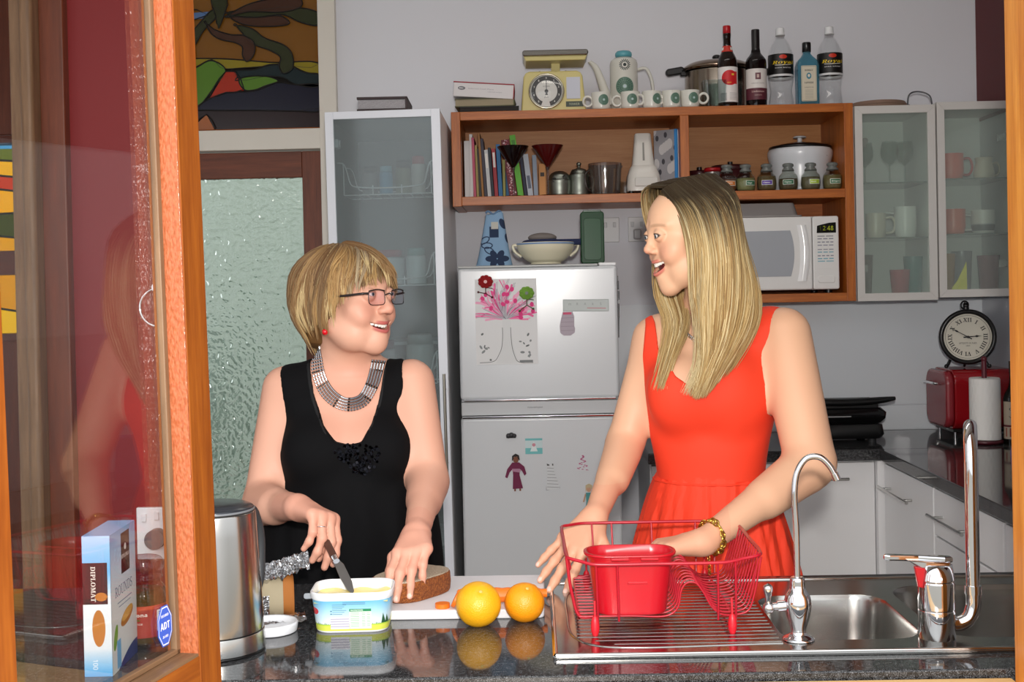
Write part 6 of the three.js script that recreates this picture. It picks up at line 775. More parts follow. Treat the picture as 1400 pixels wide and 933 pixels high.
{ const t = thing('biscuit_box', 'tall blue and white cracker box standing behind the open sash', 'box', [-0.701, 0.9002, -2.015], 0.03); const W = 0.044, H = 0.222, D = 0.135;
  const face = canv(384, 640, (g, w, h) => { const gr = g.createLinearGradient(0, 0, 0, h); gr.addColorStop(0, '#8fb4e0'); gr.addColorStop(0.25, '#cfd8e8'); gr.addColorStop(0.5, '#e9e8e4'); gr.addColorStop(1, '#dfe4e0'); g.fillStyle = gr; g.fillRect(0, 0, w, h); g.fillStyle = '#3a1e18'; g.fillRect(160, 20, 130, 190); g.fillStyle = '#e8e0d8'; g.font = 'bold 26px serif'; g.textAlign = 'center'; g.fillText('DIPLOMAT', 225, 140); g.beginPath(); g.arc(225, 90, 16, 0, 7); g.fill(); g.fillStyle = '#3b4a6a'; g.font = '64px serif'; g.save(); g.rotate(-0.0); g.fillText('ROUNDS', 190, 300); g.restore(); g.fillStyle = '#8f98a8'; g.fillRect(90, 330, 220, 6); g.fillRect(110, 350, 180, 5); g.fillStyle = '#b87428'; g.beginPath(); g.ellipse(230, 420, 96, 34, -0.2, 0, 7); g.fill(); g.fillStyle = '#e0a850'; g.beginPath(); g.ellipse(236, 408, 84, 22, -0.2, 0, 7); g.fill(); g.fillStyle = '#78a838'; g.beginPath(); g.ellipse(56, 480, 26, 60, 0.4, 0, 7); g.fill(); g.fillStyle = '#283a78'; g.beginPath(); g.moveTo(90, 640); g.quadraticCurveTo(250, 560, 384, 566); g.lineTo(384, 640); g.fill(); g.fillStyle = '#6fb2dc'; g.fillRect(70, 500, 60, 130); });
  const side = canv(128, 640, (g, w, h) => { const gr = g.createLinearGradient(0, 0, 0, h); gr.addColorStop(0, '#a9cdea'); gr.addColorStop(0.25, '#6ab4e8'); gr.addColorStop(0.45, '#e6ebee'); gr.addColorStop(0.8, '#d8e2e8'); gr.addColorStop(1, '#4fa4e0'); g.fillStyle = gr; g.fillRect(0, 0, w, h); g.fillStyle = '#38201c'; g.fillRect(0, 120, w - 14, 190); g.fillStyle = '#efe7dc'; g.font = 'bold 29px serif'; g.save(); g.translate(38, 136); g.rotate(Math.PI / 2); g.fillText('DIPLOMAT', 0, 0); g.restore(); g.fillStyle = '#b8742e'; g.beginPath(); g.ellipse(84, 276, 28, 20, 0, 0, 7); g.fill(); g.beginPath(); g.ellipse(70, 420, 30, 84, 0, 0, 7); g.fill(); g.fillStyle = '#e6eef4'; g.font = '30px sans-serif'; g.save(); g.translate(40, 560); g.rotate(Math.PI / 2); g.fillText('100', 0, 0); g.restore(); });
  part('carton', bx(W - 0.001, H, D - 0.001, 0, 0, 0, 0.001), M(0x6ab0e0, 0.5), t);
  part('printed_side', new THREE.BoxGeometry(W, H, 0.0008).translate(0, H / 2, D / 2), painted(side, 0.45), t); part('printed_front', new THREE.PlaneGeometry(D, H).rotateY(Math.PI / 2).translate(W / 2 + 0.0004, H / 2, 0), painted(face, 0.45), t); part('top_flap', bx(W, 0.001, D, 0, H, 0, 0), M(0x93aed8, 0.5), t); }
{ const t = thing('coffee_jar', 'glass coffee jar with a red label behind the cracker box', 'jar', [-0.684, 0.9002, -2.135], 0.35);
  part('glass', smoothLathe([[0.001, 0.001], [0.036, 0.001], [0.039, 0.008], [0.039, 0.03], [0.039, 0.08], [0.034, 0.098], [0.028, 0.106], [0.028, 0.112]], 40, 60), glassM(0xe8e4da, 0.03), t); part('coffee', lathe([[0, 0.004], [0.034, 0.004], [0.037, 0.01], [0.037, 0.075], [0.030, 0.094], [0, 0.094]], 32), M(0x5d4a1c, 0.8), t);
  part('lid', smoothLathe([[0.001, 0.152], [0.024, 0.150], [0.034, 0.142], [0.034, 0.130], [0.030, 0.122], [0.030, 0.112], [0.001, 0.112]], 36, 50), glassM(0xe4dfe2, 0.05), t);
  const tx = canv(512, 256, (g, w, h) => { g.fillStyle = '#a8382a'; g.fillRect(0, 0, w, h); g.fillStyle = '#c8502f'; g.fillRect(0, 0, w, 30); g.fillStyle = '#f0e6dc'; g.font = 'bold 40px sans-serif'; g.fillText('moccona', 96, 84); g.font = '26px sans-serif'; g.fillText('indulgence', 110, 150); g.fillStyle = '#7a6a24'; g.fillRect(100, 104, 120, 14); g.fillStyle = '#ecebe8'; g.fillRect(330, 40, 130, 170); g.fillStyle = '#2a2a30'; for (let i = 0; i < 11; i++) g.fillRect(344, 56 + i * 13, 102, 6); });
  part('label', labelBand(0.0392, 0.018, 0.072, 3.4), painted(tx, 0.5), t); }
// ================= the two women =================
// --- distance fields ---
const smin = (a, b, k) => { if (k <= 0) return Math.min(a, b); const h = Math.max(k - Math.abs(a - b), 0) / k; return Math.min(a, b) - h * h * k * 0.25; };
const smax = (a, b, k) => -smin(-a, -b, k);
const cap = (a, b, ra, rb = ra) => { const [ax, ay, az] = a, dx = b[0] - ax, dy = b[1] - ay, dz = b[2] - az, L = dx * dx + dy * dy + dz * dz || 1e-9; return (x, y, z) => { const px = x - ax, py = y - ay, pz = z - az, t = clamp((px * dx + py * dy + pz * dz) / L, 0, 1); return Math.hypot(px - dx * t, py - dy * t, pz - dz * t) - (ra + (rb - ra) * t); }; };
const ell = (c, r) => { const [cx, cy, cz] = c, [a, b, d] = r; return (x, y, z) => { const px = x - cx, py = y - cy, pz = z - cz, k0 = Math.hypot(px / a, py / b, pz / d), k1 = Math.hypot(px / (a * a), py / (b * b), pz / (d * d)); return k1 < 1e-9 ? -Math.min(a, b, d) : k0 * (k0 - 1) / k1; }; };
const sph = (c, r) => (x, y, z) => Math.hypot(x - c[0], y - c[1], z - c[2]) - r;
const polyD = (pts) => (x, y) => { // signed distance to an outline in x, y
  let d = 1e9, s = 1; for (let i = 0, j = pts.length - 1; i < pts.length; j = i++) { const [ax, ay] = pts[i], [bx_, by] = pts[j], ex = bx_ - ax, ey = by - ay, wx = x - ax, wy = y - ay, t = clamp((wx * ex + wy * ey) / (ex * ex + ey * ey), 0, 1), qx = wx - ex * t, qy = wy - ey * t; d = Math.min(d, qx * qx + qy * qy); const c1 = y >= ay, c2 = y < by, c3 = ex * wy > ey * wx; if ((c1 && c2 && c3) || (!c1 && !c2 && !c3)) s = -s; } return s * Math.sqrt(d); };
function trunk(rows, [px, pz], yaw) { // rows [y, half width, half depth, forward shift]; a smooth stack of rounded sections
  const ys = rows.map((r) => r[0]), cy = Math.cos(yaw), sy = Math.sin(yaw);
  const at = (y, k) => { let i = 0; while (i < rows.length - 2 && y > ys[i + 1]) i++; const t = clamp((y - ys[i]) / (ys[i + 1] - ys[i]), 0, 1), p0 = rows[Math.max(0, i - 1)][k], p1 = rows[i][k], p2 = rows[i + 1][k], p3 = rows[Math.min(rows.length - 1, i + 2)][k]; return 0.5 * (2 * p1 + (p2 - p0) * t + (2 * p0 - 5 * p1 + 4 * p2 - p3) * t * t + (3 * p1 - p0 - 3 * p2 + p3) * t * t * t); };
  const y0 = ys[0], y1 = ys[ys.length - 1];
  return (x, y, z) => { const yy = clamp(y, y0, y1), w = at(yy, 1), d = at(yy, 2), f = at(yy, 3), dx = x - px, dz = z - pz, lx = dx * cy - dz * sy, lz = dx * sy + dz * cy - f, q = Math.pow(Math.pow(Math.abs(lx) / w, 2.35) + Math.pow(Math.abs(lz) / d, 2.35), 1 / 2.35), r = Math.hypot(lx, lz), e = r < 1e-6 ? -Math.min(w, d) : r * (1 - 1 / Math.max(q, 1e-3)); const o = y - yy; return o ? Math.hypot(Math.max(e, 0), o) : Math.max(e, -Math.min(w, d)); };
}
const blend = (list) => (x, y, z) => { let d = 1e3; for (const [f, k = 0.02, sub] of list) d = sub ? smax(d, -f(x, y, z), k) : smin(d, f(x, y, z), k); return d; };
// --- naive surface nets on any box; blocks far from the surface are skipped ---
function surfaceNet(f, lo, hi, c, colorAt, keep) {
  const nx = Math.ceil((hi[0] - lo[0]) / c) + 1, ny = Math.ceil((hi[1] - lo[1]) / c) + 1, nzz = Math.ceil((hi[2] - lo[2]) / c) + 1, F = new Float32Array(nx * ny * nzz), B = 6, at = (i, j, k) => (k * ny + j) * nx + i;
  for (let K = 0; K < nzz; K += B) for (let J = 0; J < ny; J += B) for (let I = 0; I < nx; I += B) {
    const m = f(lo[0] + (I + B / 2) * c, lo[1] + (J + B / 2) * c, lo[2] + (K + B / 2) * c), far = Math.abs(m) > B * c * 1.55;
    for (let k = K; k < Math.min(K + B, nzz); k++) for (let j = J; j < Math.min(J + B, ny); j++) for (let i = I; i < Math.min(I + B, nx); i++) F[at(i, j, k)] = far ? m : f(lo[0] + i * c, lo[1] + j * c, lo[2] + k * c);
  }
  const V0 = new Int32Array(nx * ny * nzz).fill(-1), pos = [], nor = [], col = [], idx = [], e = c * 0.6;
  const E = [[0, 1], [0, 2], [0, 4], [1, 3], [1, 5], [2, 3], [2, 6], [3, 7], [4, 5], [4, 6], [5, 7], [6, 7]];
  const g = new Float64Array(8);
  for (let k = 0; k < nzz - 1; k++) for (let j = 0; j < ny - 1; j++) for (let i = 0; i < nx - 1; i++) {
    let m = 0; for (let q = 0; q < 8; q++) { const v = F[at(i + (q & 1), j + (q >> 1 & 1), k + (q >> 2))]; g[q] = v; if (v < 0) m |= 1 << q; }
    if (m === 0 || m === 255) continue;
    let x = 0, y = 0, z = 0, n = 0;
    for (const [a, b] of E) if ((m >> a & 1) !== (m >> b & 1)) { const t = g[a] / (g[a] - g[b]); x += (a & 1) + t * ((b & 1) - (a & 1)); y += (a >> 1 & 1) + t * ((b >> 1 & 1) - (a >> 1 & 1)); z += (a >> 2) + t * ((b >> 2) - (a >> 2)); n++; }
    const X = lo[0] + (i + x / n) * c, Y = lo[1] + (j + y / n) * c, Z = lo[2] + (k + z / n) * c;
    if (keep && !keep(X, Y, Z)) continue;
    V0[at(i, j, k)] = pos.length / 3; pos.push(X, Y, Z);
    const gx = f(X + e, Y, Z) - f(X - e, Y, Z), gy = f(X, Y + e, Z) - f(X, Y - e, Z), gz = f(X, Y, Z + e) - f(X, Y, Z - e), l = Math.hypot(gx, gy, gz) || 1; nor.push(gx / l, gy / l, gz / l);
    if (colorAt) col.push(...colorAt(X, Y, Z, gx / l, gy / l, gz / l));
  }
  const quad = (a, b, cc, d, flip) => { if (a < 0 || b < 0 || cc < 0 || d < 0) return; flip ? idx.push(a, cc, b, a, d, cc) : idx.push(a, b, cc, a, cc, d); };
  for (let k = 1; k < nzz - 1; k++) for (let j = 1; j < ny - 1; j++) for (let i = 1; i < nx - 1; i++) {
    const s = F[at(i, j, k)] < 0;
    if (s !== F[at(i + 1, j, k)] < 0) quad(V0[at(i, j - 1, k - 1)], V0[at(i, j, k - 1)], V0[at(i, j, k)], V0[at(i, j - 1, k)], !s);
    if (s !== F[at(i, j + 1, k)] < 0) quad(V0[at(i - 1, j, k - 1)], V0[at(i - 1, j, k)], V0[at(i, j, k)], V0[at(i, j, k - 1)], !s);
    if (s !== F[at(i, j, k + 1)] < 0) quad(V0[at(i - 1, j - 1, k)], V0[at(i, j - 1, k)], V0[at(i, j, k)], V0[at(i - 1, j, k)], !s);
  }
  const G = new THREE.BufferGeometry(); G.setAttribute('position', new THREE.Float32BufferAttribute(pos, 3)); G.setAttribute('normal', new THREE.Float32BufferAttribute(nor, 3)); if (colorAt) G.setAttribute('color', new THREE.Float32BufferAttribute(col, 3)); G.setIndex(idx); return G;
}
// --- hands: palm and five fingers from a wrist frame ---
function handField(W, D, N, right, o = {}) {
  const s = o.s ?? 1, w = V(...W), d = V(...D).normalize(), n = V(...N); n.addScaledVector(d, -n.dot(d)).normalize(); const S = right ? d.clone().cross(n) : n.clone().cross(d);
  const P = (a, b, c) => w.clone().addScaledVector(d, a * s).addScaledVector(S, b * s).addScaledVector(n, c * s), A = (v) => v.toArray();
  const kn = [[0.086, 0.027], [0.090, 0.008], [0.086, -0.012], [0.077, -0.030]], palm = [[cap(W, A(P(0.03, 0, 0)), 0.0225 * s, 0.021 * s), 0.01]];
  kn.forEach(([a, b], i) => palm.push([cap(A(P(0.016, b * 0.45, 0)), A(P(a - 0.004, b, -0.001)), 0.0165 * s, 0.0135 * s), 0.014]));
  palm.push([cap(A(P(0.02, 0.018, 0.006)), A(P(0.05, 0.028, 0.008)), 0.015 * s, 0.011 * s), 0.014]);
  const palmF = blend(palm), fing = [], nails = [];
  const LEN = [[0.043, 0.027, 0.021], [0.047, 0.030, 0.022], [0.043, 0.028, 0.021], [0.034, 0.021, 0.019]], RAD = [0.0102, 0.0104, 0.0099, 0.0088];
  kn.forEach(([a, b], i) => {
    const c = (o.curl?.[i] ?? o.curlAll ?? [0.4, 0.5, 0.3]), sp = (o.spread ?? [0.10, 0.02, -0.06, -0.14])[i];
    let p = P(a, b, 0), dir = d.clone().addScaledVector(S, sp).normalize(), ang = 0; const chain = [];
    for (let q = 0; q < 3; q++) { ang += c[q]; const v = dir.clone().multiplyScalar(Math.cos(ang)).addScaledVector(n, Math.sin(ang)); const e = p.clone().addScaledVector(v, LEN[i][q] * s); const r0 = RAD[i] * s * (1 - 0.10 * q), r1 = RAD[i] * s * (0.92 - 0.11 * q); chain.push([cap(A(p), A(e), r0, r1), 0.007]); if (q === 2) { const nn = v.clone().cross(S).normalize(); if (nn.dot(n) > 0) nn.negate(); nails.push([e.clone().addScaledVector(nn, r1 * 0.9), r1]); } p = e; }
    fing.push(blend(chain));
  });
  { const t = o.thumb ?? [[0.55, 0.75, 0.35], [0.8, 0.45, 0.4], [0.9, 0.2, 0.45]]; let p = P(0.022, 0.020, 0.008); const chain = []; [0.042, 0.033, 0.027].forEach((L, q) => { const v = d.clone().multiplyScalar(t[q][0]).addScaledVector(S, t[q][1]).addScaledVector(n, t[q][2]).normalize(), e = p.clone().addScaledVector(v, L * s); chain.push([cap(A(p), A(e), (0.0125 - 0.0015 * q) * s, (0.0112 - 0.0018 * q) * s), 0.006]); if (q === 2) nails.push([e.clone().addScaledVector(S, 0.004 * s).addScaledVector(n, -0.006 * s), 0.008 * s]); p = e; }); fing.push(blend(chain)); }
  const f = (x, y, z) => { let m = 1e3; for (const q of fing) m = smin(m, q(x, y, z), 0.0012); return smin(palmF(x, y, z), m, 0.008); };
  const lo = [1e9, 1e9, 1e9], hi = [-1e9, -1e9, -1e9], c = P(0.075, 0, 0.03), R = 0.125 * s; A(c).forEach((v, i) => { lo[i] = v - R; hi[i] = v + R; });
  return { f, lo, hi, nails, P };
}
// --- a face in head-local axes: x to the person's left, y up, z forward; eyes at y = 0.01 ---
function headParts(o) {
  const L = [];
  L.push([ell([0, 0.036, -0.020], [0.073, 0.084, 0.094]), 0], [ell([0, 0.032, 0.028], [0.060, 0.058, 0.056]), 0.02], [ell([0, -0.022, 0.026], [0.058, 0.072, 0.056]), 0.02]);
  for (const s of [-1, 1]) L.push([cap([s * 0.050, -0.048, -0.002], [s * 0.014, (o.chinY ?? -0.103) + 0.003, 0.056], o.jaw ?? 0.021, 0.015), 0.026]);
  for (const s of [-1, 1]) L.push([ell([s * 0.033, -0.068, 0.028], [0.027 * (o.full ?? 1), 0.034, 0.036]), 0.022]);
  L.push([sph([0, o.chinY ?? -0.103, 0.064], 0.0155), 0.02]);
  if (o.doubleChin) L.push([ell([0, -0.100, 0.010], [0.046, 0.026, 0.045]), 0.03]);
  for (const s of [-1, 1]) { L.push([ell([s * 0.040, -0.022, 0.054], [0.024, 0.022, 0.022]), 0.02]); L.push([ell([s * 0.037, -0.036, 0.064], [0.017, 0.014, 0.014]), 0.016]); L.push([cap([s * 0.012, 0.031, 0.080], [s * 0.046, 0.030, 0.062], o.browR ?? 0.007, o.browR ?? 0.006), 0.014]); }
  L.push([cap([0, -0.055, 0.070], [0, -0.075, 0.068], 0.020, 0.018), 0.02]);
  for (const s of [-1, 1]) L.push([sph([s * 0.032, 0.010, o.socketZ ?? 0.1005], 0.0160), 0.016, 1]);
  L.push([cap([0, 0.022, 0.0785], [0, -0.019 + (o.noseUp ?? 0), 0.0985 + (o.noseZ ?? 0)], 0.0072 - (o.noseUp ?? 0) * 0.2, 0.0095 - (o.noseUp ?? 0) * 0.4), 0.014], [sph([0, -0.0215 + (o.noseUp ?? 0), 0.1010 + (o.noseZ ?? 0)], 0.0098 - (o.noseUp ?? 0) * 0.4), 0.008]);
  for (const s of [-1, 1]) { L.push([ell([s * 0.0105, -0.0250 + (o.noseUp ?? 0) * 0.5, 0.0910 + (o.noseZ ?? 0)], [0.0060 + (o.noseZ ?? 0) * 0.15, 0.0052, 0.0085]), 0.007]); L.push([ell([s * 0.0062, -0.0315, 0.0965], [0.0032, 0.0028, 0.0042]), 0.002, 1]); }
  for (const s of [-1, 1]) { L.push([sph([s * 0.031, 0.0105, 0.0755], 0.0146), 0.005]); L.push([ell([s * 0.0315, 0.0100 + (o.eyeY ?? 0), 0.0930], [0.0128, o.eyeOpen, 0.0115]), 0.0015, 1]); }
  const mw = o.mouthW, my = o.mouthY, op = o.open, bend = (x) => o.smile * (x / mw) * (x / mw), zl = (x) => 0.0900 - (o.mouthWrap ?? 0.021) * (x / mw) * (x / mw);
  const ring = (x, y, z) => { const yy = y - my - bend(x), a = mw, b = op / 2 + 0.0035, k0 = Math.hypot(x / a, yy / b), k1 = Math.hypot(x / (a * a), yy / (b * b)) || 1e-6, q = k0 * (k0 - 1) / k1; return Math.hypot(q, z - zl(clamp(x, -mw, mw))) - (yy > 0 ? o.lipU ?? 0.0027 : o.lipL ?? 0.0036) * (1 - 0.5 * Math.min(1, Math.abs(x) / mw) ** 2); };
  L.push([ring, 0.005]);
  L.push([(x, y, z) => { const yy = y - my - bend(x); return Math.max(ell([0, 0, 0], [mw * 0.93, op / 2, 0.4])(x, yy, 0), 0.066 - z - 0.0, z - 0.13); }, 0.0018, 1]);
  for (const s of [-1, 1]) L.push([ell([s * 0.076, -0.004, -0.012], [0.010, 0.030, 0.018]), 0.006]), L.push([ell([s * 0.085, -0.002, -0.008], [0.007, 0.018, 0.010]), 0.004, 1]);
  return { f: blend(L), ring, mw, my, op, bend, zl };
}
const lin = (h) => { const c = new THREE.Color(h); return [c.r, c.g, c.b]; };
const mixc = (a, b, t) => [lerp(a[0], b[0], t), lerp(a[1], b[1], t), lerp(a[2], b[2], t)];
function faceColor(h, o) {
  const base = lin(o.skin), rosy = lin(o.rosy), lip = lin(o.lip), brow = lin(o.brow), dark = lin(0x2a1a14);
  return (x, y, z) => {
    let c = base; const ax = Math.abs(x);
    c = mixc(c, rosy, 0.45 * Math.exp(-(((ax - 0.042) / 0.024) ** 2 + ((y + 0.026) / 0.026) ** 2)) * ss(0.02, 0.05, z));
    c = mixc(c, rosy, 0.5 * Math.exp(-((x / 0.014) ** 2 + ((y + 0.022) / 0.014) ** 2)) * ss(0.08, 0.1, z));
    const r = h.ring(x, y, z); if (z > 0.05) c = mixc(c, lip, 1 - ss(0.0005, 0.003, r));
    const by = 0.0325 - 6 * (ax - 0.024) ** 2 ; if (z > 0.03) c = mixc(c, brow, o.browK * (1 - ss(0.002, 0.0042, Math.abs(y - by))) * ss(0.012, 0.016, ax) * (1 - ss(0.046, 0.054, ax)));
    const k = Math.hypot((ax - 0.0315) / 0.0136, (y - 0.0105 - (o.eyeY ?? 0)) / (o.eyeOpen + 0.0012)); if (z > 0.06) c = mixc(c, dark, o.liner * (1 - ss(0.92, ax > 0.042 ? 1.06 : 1.22 + (y > 0.0105 ? 0.14 : 0), k)));
    if (z > 0.09 && y < -0.03 && y > -0.038 && ax < 0.011 && ax > 0.002) c = mixc(c, lin(0x5a2820), 0.6);  // nostril shade painted into the skin colour
    return c;
  };
}
// --- strands of hair ---
class Strands {
  constructor() { this.p = []; this.n = []; this.c = []; this.i = []; }
  add(pts, r0, r1, c0, c1 = c0, blunt = false) {
    const m = pts.length, t = V(0, 0, 0), u = V(0, 0, 0), w = V(0, 0, 0), ref = V(0.31, 0.2, 0.93).normalize(), S = 4, b0 = this.p.length / 3;
    for (let j = 0; j < m; j++) {
      t.copy(pts[Math.min(j + 1, m - 1)]).sub(pts[Math.max(j - 1, 0)]).normalize(); u.crossVectors(t, ref).normalize(); w.crossVectors(u, t);
      const f = j / (m - 1), r = lerp(r0, r1, f) * (f > 0.92 && !blunt ? (1 - f) / 0.08 * 0.8 + 0.2 : 1), c = mixc(c0, c1, f);
      for (let q = 0; q < S; q++) { const a = q / S * 6.2832, ca = Math.cos(a), sa = Math.sin(a), nx = u.x * ca + w.x * sa, ny = u.y * ca + w.y * sa, nzv = u.z * ca + w.z * sa; this.p.push(pts[j].x + nx * r, pts[j].y + ny * r, pts[j].z + nzv * r); this.n.push(nx, ny, nzv); this.c.push(...c); }
      if (j) for (let q = 0; q < S; q++) { const a = b0 + (j - 1) * S + q, b = b0 + (j - 1) * S + (q + 1) % S; this.i.push(a, a + S, b, b, a + S, b + S); }
    }
  }
  geometry() { const g = new THREE.BufferGeometry(); g.setAttribute('position', new THREE.Float32BufferAttribute(this.p, 3)); g.setAttribute('normal', new THREE.Float32BufferAttribute(this.n, 3)); g.setAttribute('color', new THREE.Float32BufferAttribute(this.c, 3)); g.setIndex(this.i); return g; }
}
const mergeC = (list) => mergeGeometries(list.map((g) => { g = g.clone(); for (const k of Object.keys(g.attributes)) if (!['position', 'normal', 'color'].includes(k)) g.deleteAttribute(k); return g; }));
const skinMat = () => M(0xffffff, 0.48, { vertexColors: true, specularIntensity: 0.7, side: THREE.FrontSide });
const hairMat = () => M(0xffffff, 0.5, { vertexColors: true, specularIntensity: 0.45 });

function makePerson(o) {
  const t = thing('person', o.label, 'person', o.base), [bX, , bZ] = o.base, sh = (g) => g.translate(-bX, 0, -bZ);
  const Mh = new THREE.Matrix4().compose(V(...o.head.at), new THREE.Quaternion().setFromEuler(new THREE.Euler(o.head.pitch, o.head.yaw, o.head.roll, 'YXZ')), V(1, 1, 1).multiplyScalar(o.head.s)), Mi = Mh.clone().invert(), hs = o.head.s, me = Mi.elements;
  const toHead = (x, y, z) => [me[0] * x + me[4] * y + me[8] * z + me[12], me[1] * x + me[5] * y + me[9] * z + me[13], me[2] * x + me[6] * y + me[10] * z + me[14]];
  const H = headParts(o.face), fc = faceColor(H, o.face), HC = o.head.at, hr = 0.21;
  const headF = (x, y, z) => { const dx = x - HC[0], dy = y - HC[1], dz = z - HC[2], r2 = dx * dx + dy * dy + dz * dz; if (r2 > hr * hr) return Math.sqrt(r2) - 0.12; const q = toHead(x, y, z); return H.f(q[0], q[1], q[2]) * hs; };
  const tr = trunk(o.trunk, o.trunkAt, o.trunkYaw), bust = o.bust.map(([c, r]) => [ell(c, r), 0.035]);
  const limbs = []; for (const [a, b, ra, rb, k] of o.limbs) limbs.push([cap(a, b, ra, rb), k ?? 0.02]);
  const hands = o.hands.map((h) => handField(h.W, h.D, h.N, h.right, h));
  const handF = (h) => (x, y, z) => { if (x < h.lo[0] || y < h.lo[1] || z < h.lo[2] || x > h.hi[0] || y > h.hi[1] || z > h.hi[2]) { const dx = Math.max(h.lo[0] - x, x - h.hi[0], 0), dy = Math.max(h.lo[1] - y, y - h.hi[1], 0), dz = Math.max(h.lo[2] - z, z - h.hi[2], 0); return Math.hypot(dx, dy, dz) + 0.03; } return h.f(x, y, z); };
  const neckD = V(...o.neck.top).sub(V(...o.neck.bottom));
  const torso = blend([[tr, 0], ...bust]), body0 = blend([[tr, 0], ...bust, [cap(o.neck.bottom, o.neck.top, o.neck.r0, o.neck.r1), 0.035], ...limbs]);
  const F = (x, y, z) => { let d = smin(body0(x, y, z), headF(x, y, z), o.neckBlend ?? 0.02); for (const h of hands) d = smin(d, handF(h)(x, y, z), 0.014); return d; };
  const neckOnly = blend([[tr, 0], [cap(o.neck.bottom, o.neck.top, o.neck.r0, o.neck.r1), 0.035], ...limbs.filter((_, i) => o.limbs[i][0][1] > 1.2)]), Fhead = (x, y, z) => smin(neckOnly(x, y, z), headF(x, y, z), o.neckBlend ?? 0.02);
  const Fhand = hands.map((h, i) => { const W = o.hands[i].W, nearW = (b) => Math.hypot(b[0] - W[0], b[1] - W[1], b[2] - W[2]) < 0.24, near = blend(limbs.filter((_, k) => nearW(o.limbs[k][0]) || nearW(o.limbs[k][1]))), hf = handF(h); return (x, y, z) => smin(near(x, y, z), hf(x, y, z), 0.014); });
  const skin = lin(o.face.skin), red = lin(o.face.rosy), nail = lin(0xf0c4b4);
  const bodyCol = (x, y, z) => { let k = 0.35 + 0.4 * nz(x * 9, y * 9, z * 9); if (o.chestRosy) k += 0.7 * Math.exp(-(((x - o.chestRosy[0]) / 0.09) ** 2 + ((y - o.chestRosy[1]) / 0.12) ** 2)); let c = mixc(skin, red, clamp(k, 0, 1) * 0.28); return c; };
  const headCol = (x, y, z) => { const q = toHead(x, y, z); return q[1] < -0.10 || q[2] < 0 ? mixc(fc(...q), bodyCol(x, y, z), q[1] < -0.10 ? ss(-0.10, -0.15, q[1]) : 0) : fc(...q); };
  const handCol = (h) => (x, y, z) => { let c = mixc(bodyCol(x, y, z), red, 0.25); for (const [p, r] of h.nails) { const d = Math.hypot(x - p.x, y - p.y, z - p.z); if (d < r * 0.75) c = nail; } return c; };
  const inB = (lo, hi, m) => (x, y, z) => x > lo[0] + m && y > lo[1] + m && z > lo[2] + m && x < hi[0] - m && y < hi[1] - m && z < hi[2] - m;
  const hLo = [HC[0] - 0.145, HC[1] - 0.175, HC[2] - 0.145], hHi = [HC[0] + 0.145, HC[1] + 0.16, HC[2] + 0.145];
  const insideFine = [inB(hLo, hHi, 0.012), ...hands.map((h) => inB(h.lo, h.hi, 0.012))];
  const geos = [surfaceNet(F, o.lo, o.hi, 0.0085, bodyCol, (x, y, z) => !insideFine.some((q) => q(x, y, z))), surfaceNet(Fhead, hLo, hHi, 0.0022, headCol), ...hands.map((h, i) => surfaceNet(Fhand[i], h.lo, h.hi, 0.0028, handCol(h)))];
  part('body', sh(mergeC(geos)), skinMat(), t);
  // eyes and teeth
  const eyeTex = canv(256, 256, (g) => { g.fillStyle = '#d9d0c8'; g.fillRect(0, 0, 256, 256); g.fillStyle = o.face.iris; g.beginPath(); g.arc(128, 128, 38, 0, 7); g.fill(); g.strokeStyle = '#2c3036'; g.lineWidth = 5; g.stroke(); g.fillStyle = '#060606'; g.beginPath(); g.arc(128, 128, 18, 0, 7); g.fill(); });
  for (const s of [-1, 1]) { const e = new THREE.SphereGeometry(0.0128, 28, 20), p = e.attributes.position, uv = e.attributes.uv, gx = o.face.gaze[0], gy = o.face.gaze[1]; for (let i = 0; i < p.count; i++) uv.setXY(i, p.getZ(i) > 0 ? 0.5 + (p.getX(i) / 0.0128 - gx) * 0.5 : 0.02, p.getZ(i) > 0 ? 0.5 + (p.getY(i) / 0.0128 - gy) * 0.5 : 0.02); part('eye', sh(e.translate(s * 0.031, 0.0105, 0.0757).applyMatrix4(Mh)), painted(eyeTex, 0.08), t); }
  { const n = 10, up = [], wr = o.face.mouthWrap ?? 0.021; for (let i = 0; i < n; i++) { const u = (i - (n - 1) / 2) / ((n - 1) / 2), x = u * H.mw * 0.80, sl = 2 * wr * x / (H.mw * H.mw), w = H.mw * 1.6 / n * Math.hypot(1, sl), hgt = (Math.abs(u) < 0.3 ? 0.0092 : 0.0080) * (o.face.toothK ?? 1), z = H.zl(x) - 0.0058; up.push(mv(new RoundedBoxGeometry(w * 1.02, hgt, 0.005, 2, 0.0014), 0, 0, 0, 0, Math.atan(sl)).translate(x, H.my + H.bend(x) + H.op / 2 - hgt / 2 + 0.0022, z)); }
    part('teeth', sh(mg(up).applyMatrix4(Mh)), M(0xf2ece2, 0.2), t);
    part('mouth', sh(mg(ball(1, 0, 0, 0, H.mw * 0.9, H.op * 0.75, 0.012, 20).translate(0, H.my + 0.002, 0.064), ...(o.face.open > 0.012 ? [ball(1, 0, 0, 0, H.mw * 0.55, 0.004, 0.012, 16).translate(0, H.my - H.op / 2 + 0.002, 0.070)] : [])).applyMatrix4(Mh)), M(0x6a1f1e, 0.4), t); }
  return { t, F, torso, tr, body0, Mh, H, sh, hands, limbs, toHead };
}
const surfZ = (F, x, y, z0 = -2.3, gap = 0.0) => { let z = z0; for (let i = 0; i < 200; i++) { const d = F(x, y, z) - gap; if (d < 0.0006) break; z -= Math.max(0.0008, d * 0.7); if (z < -3.1) break; } return z; };
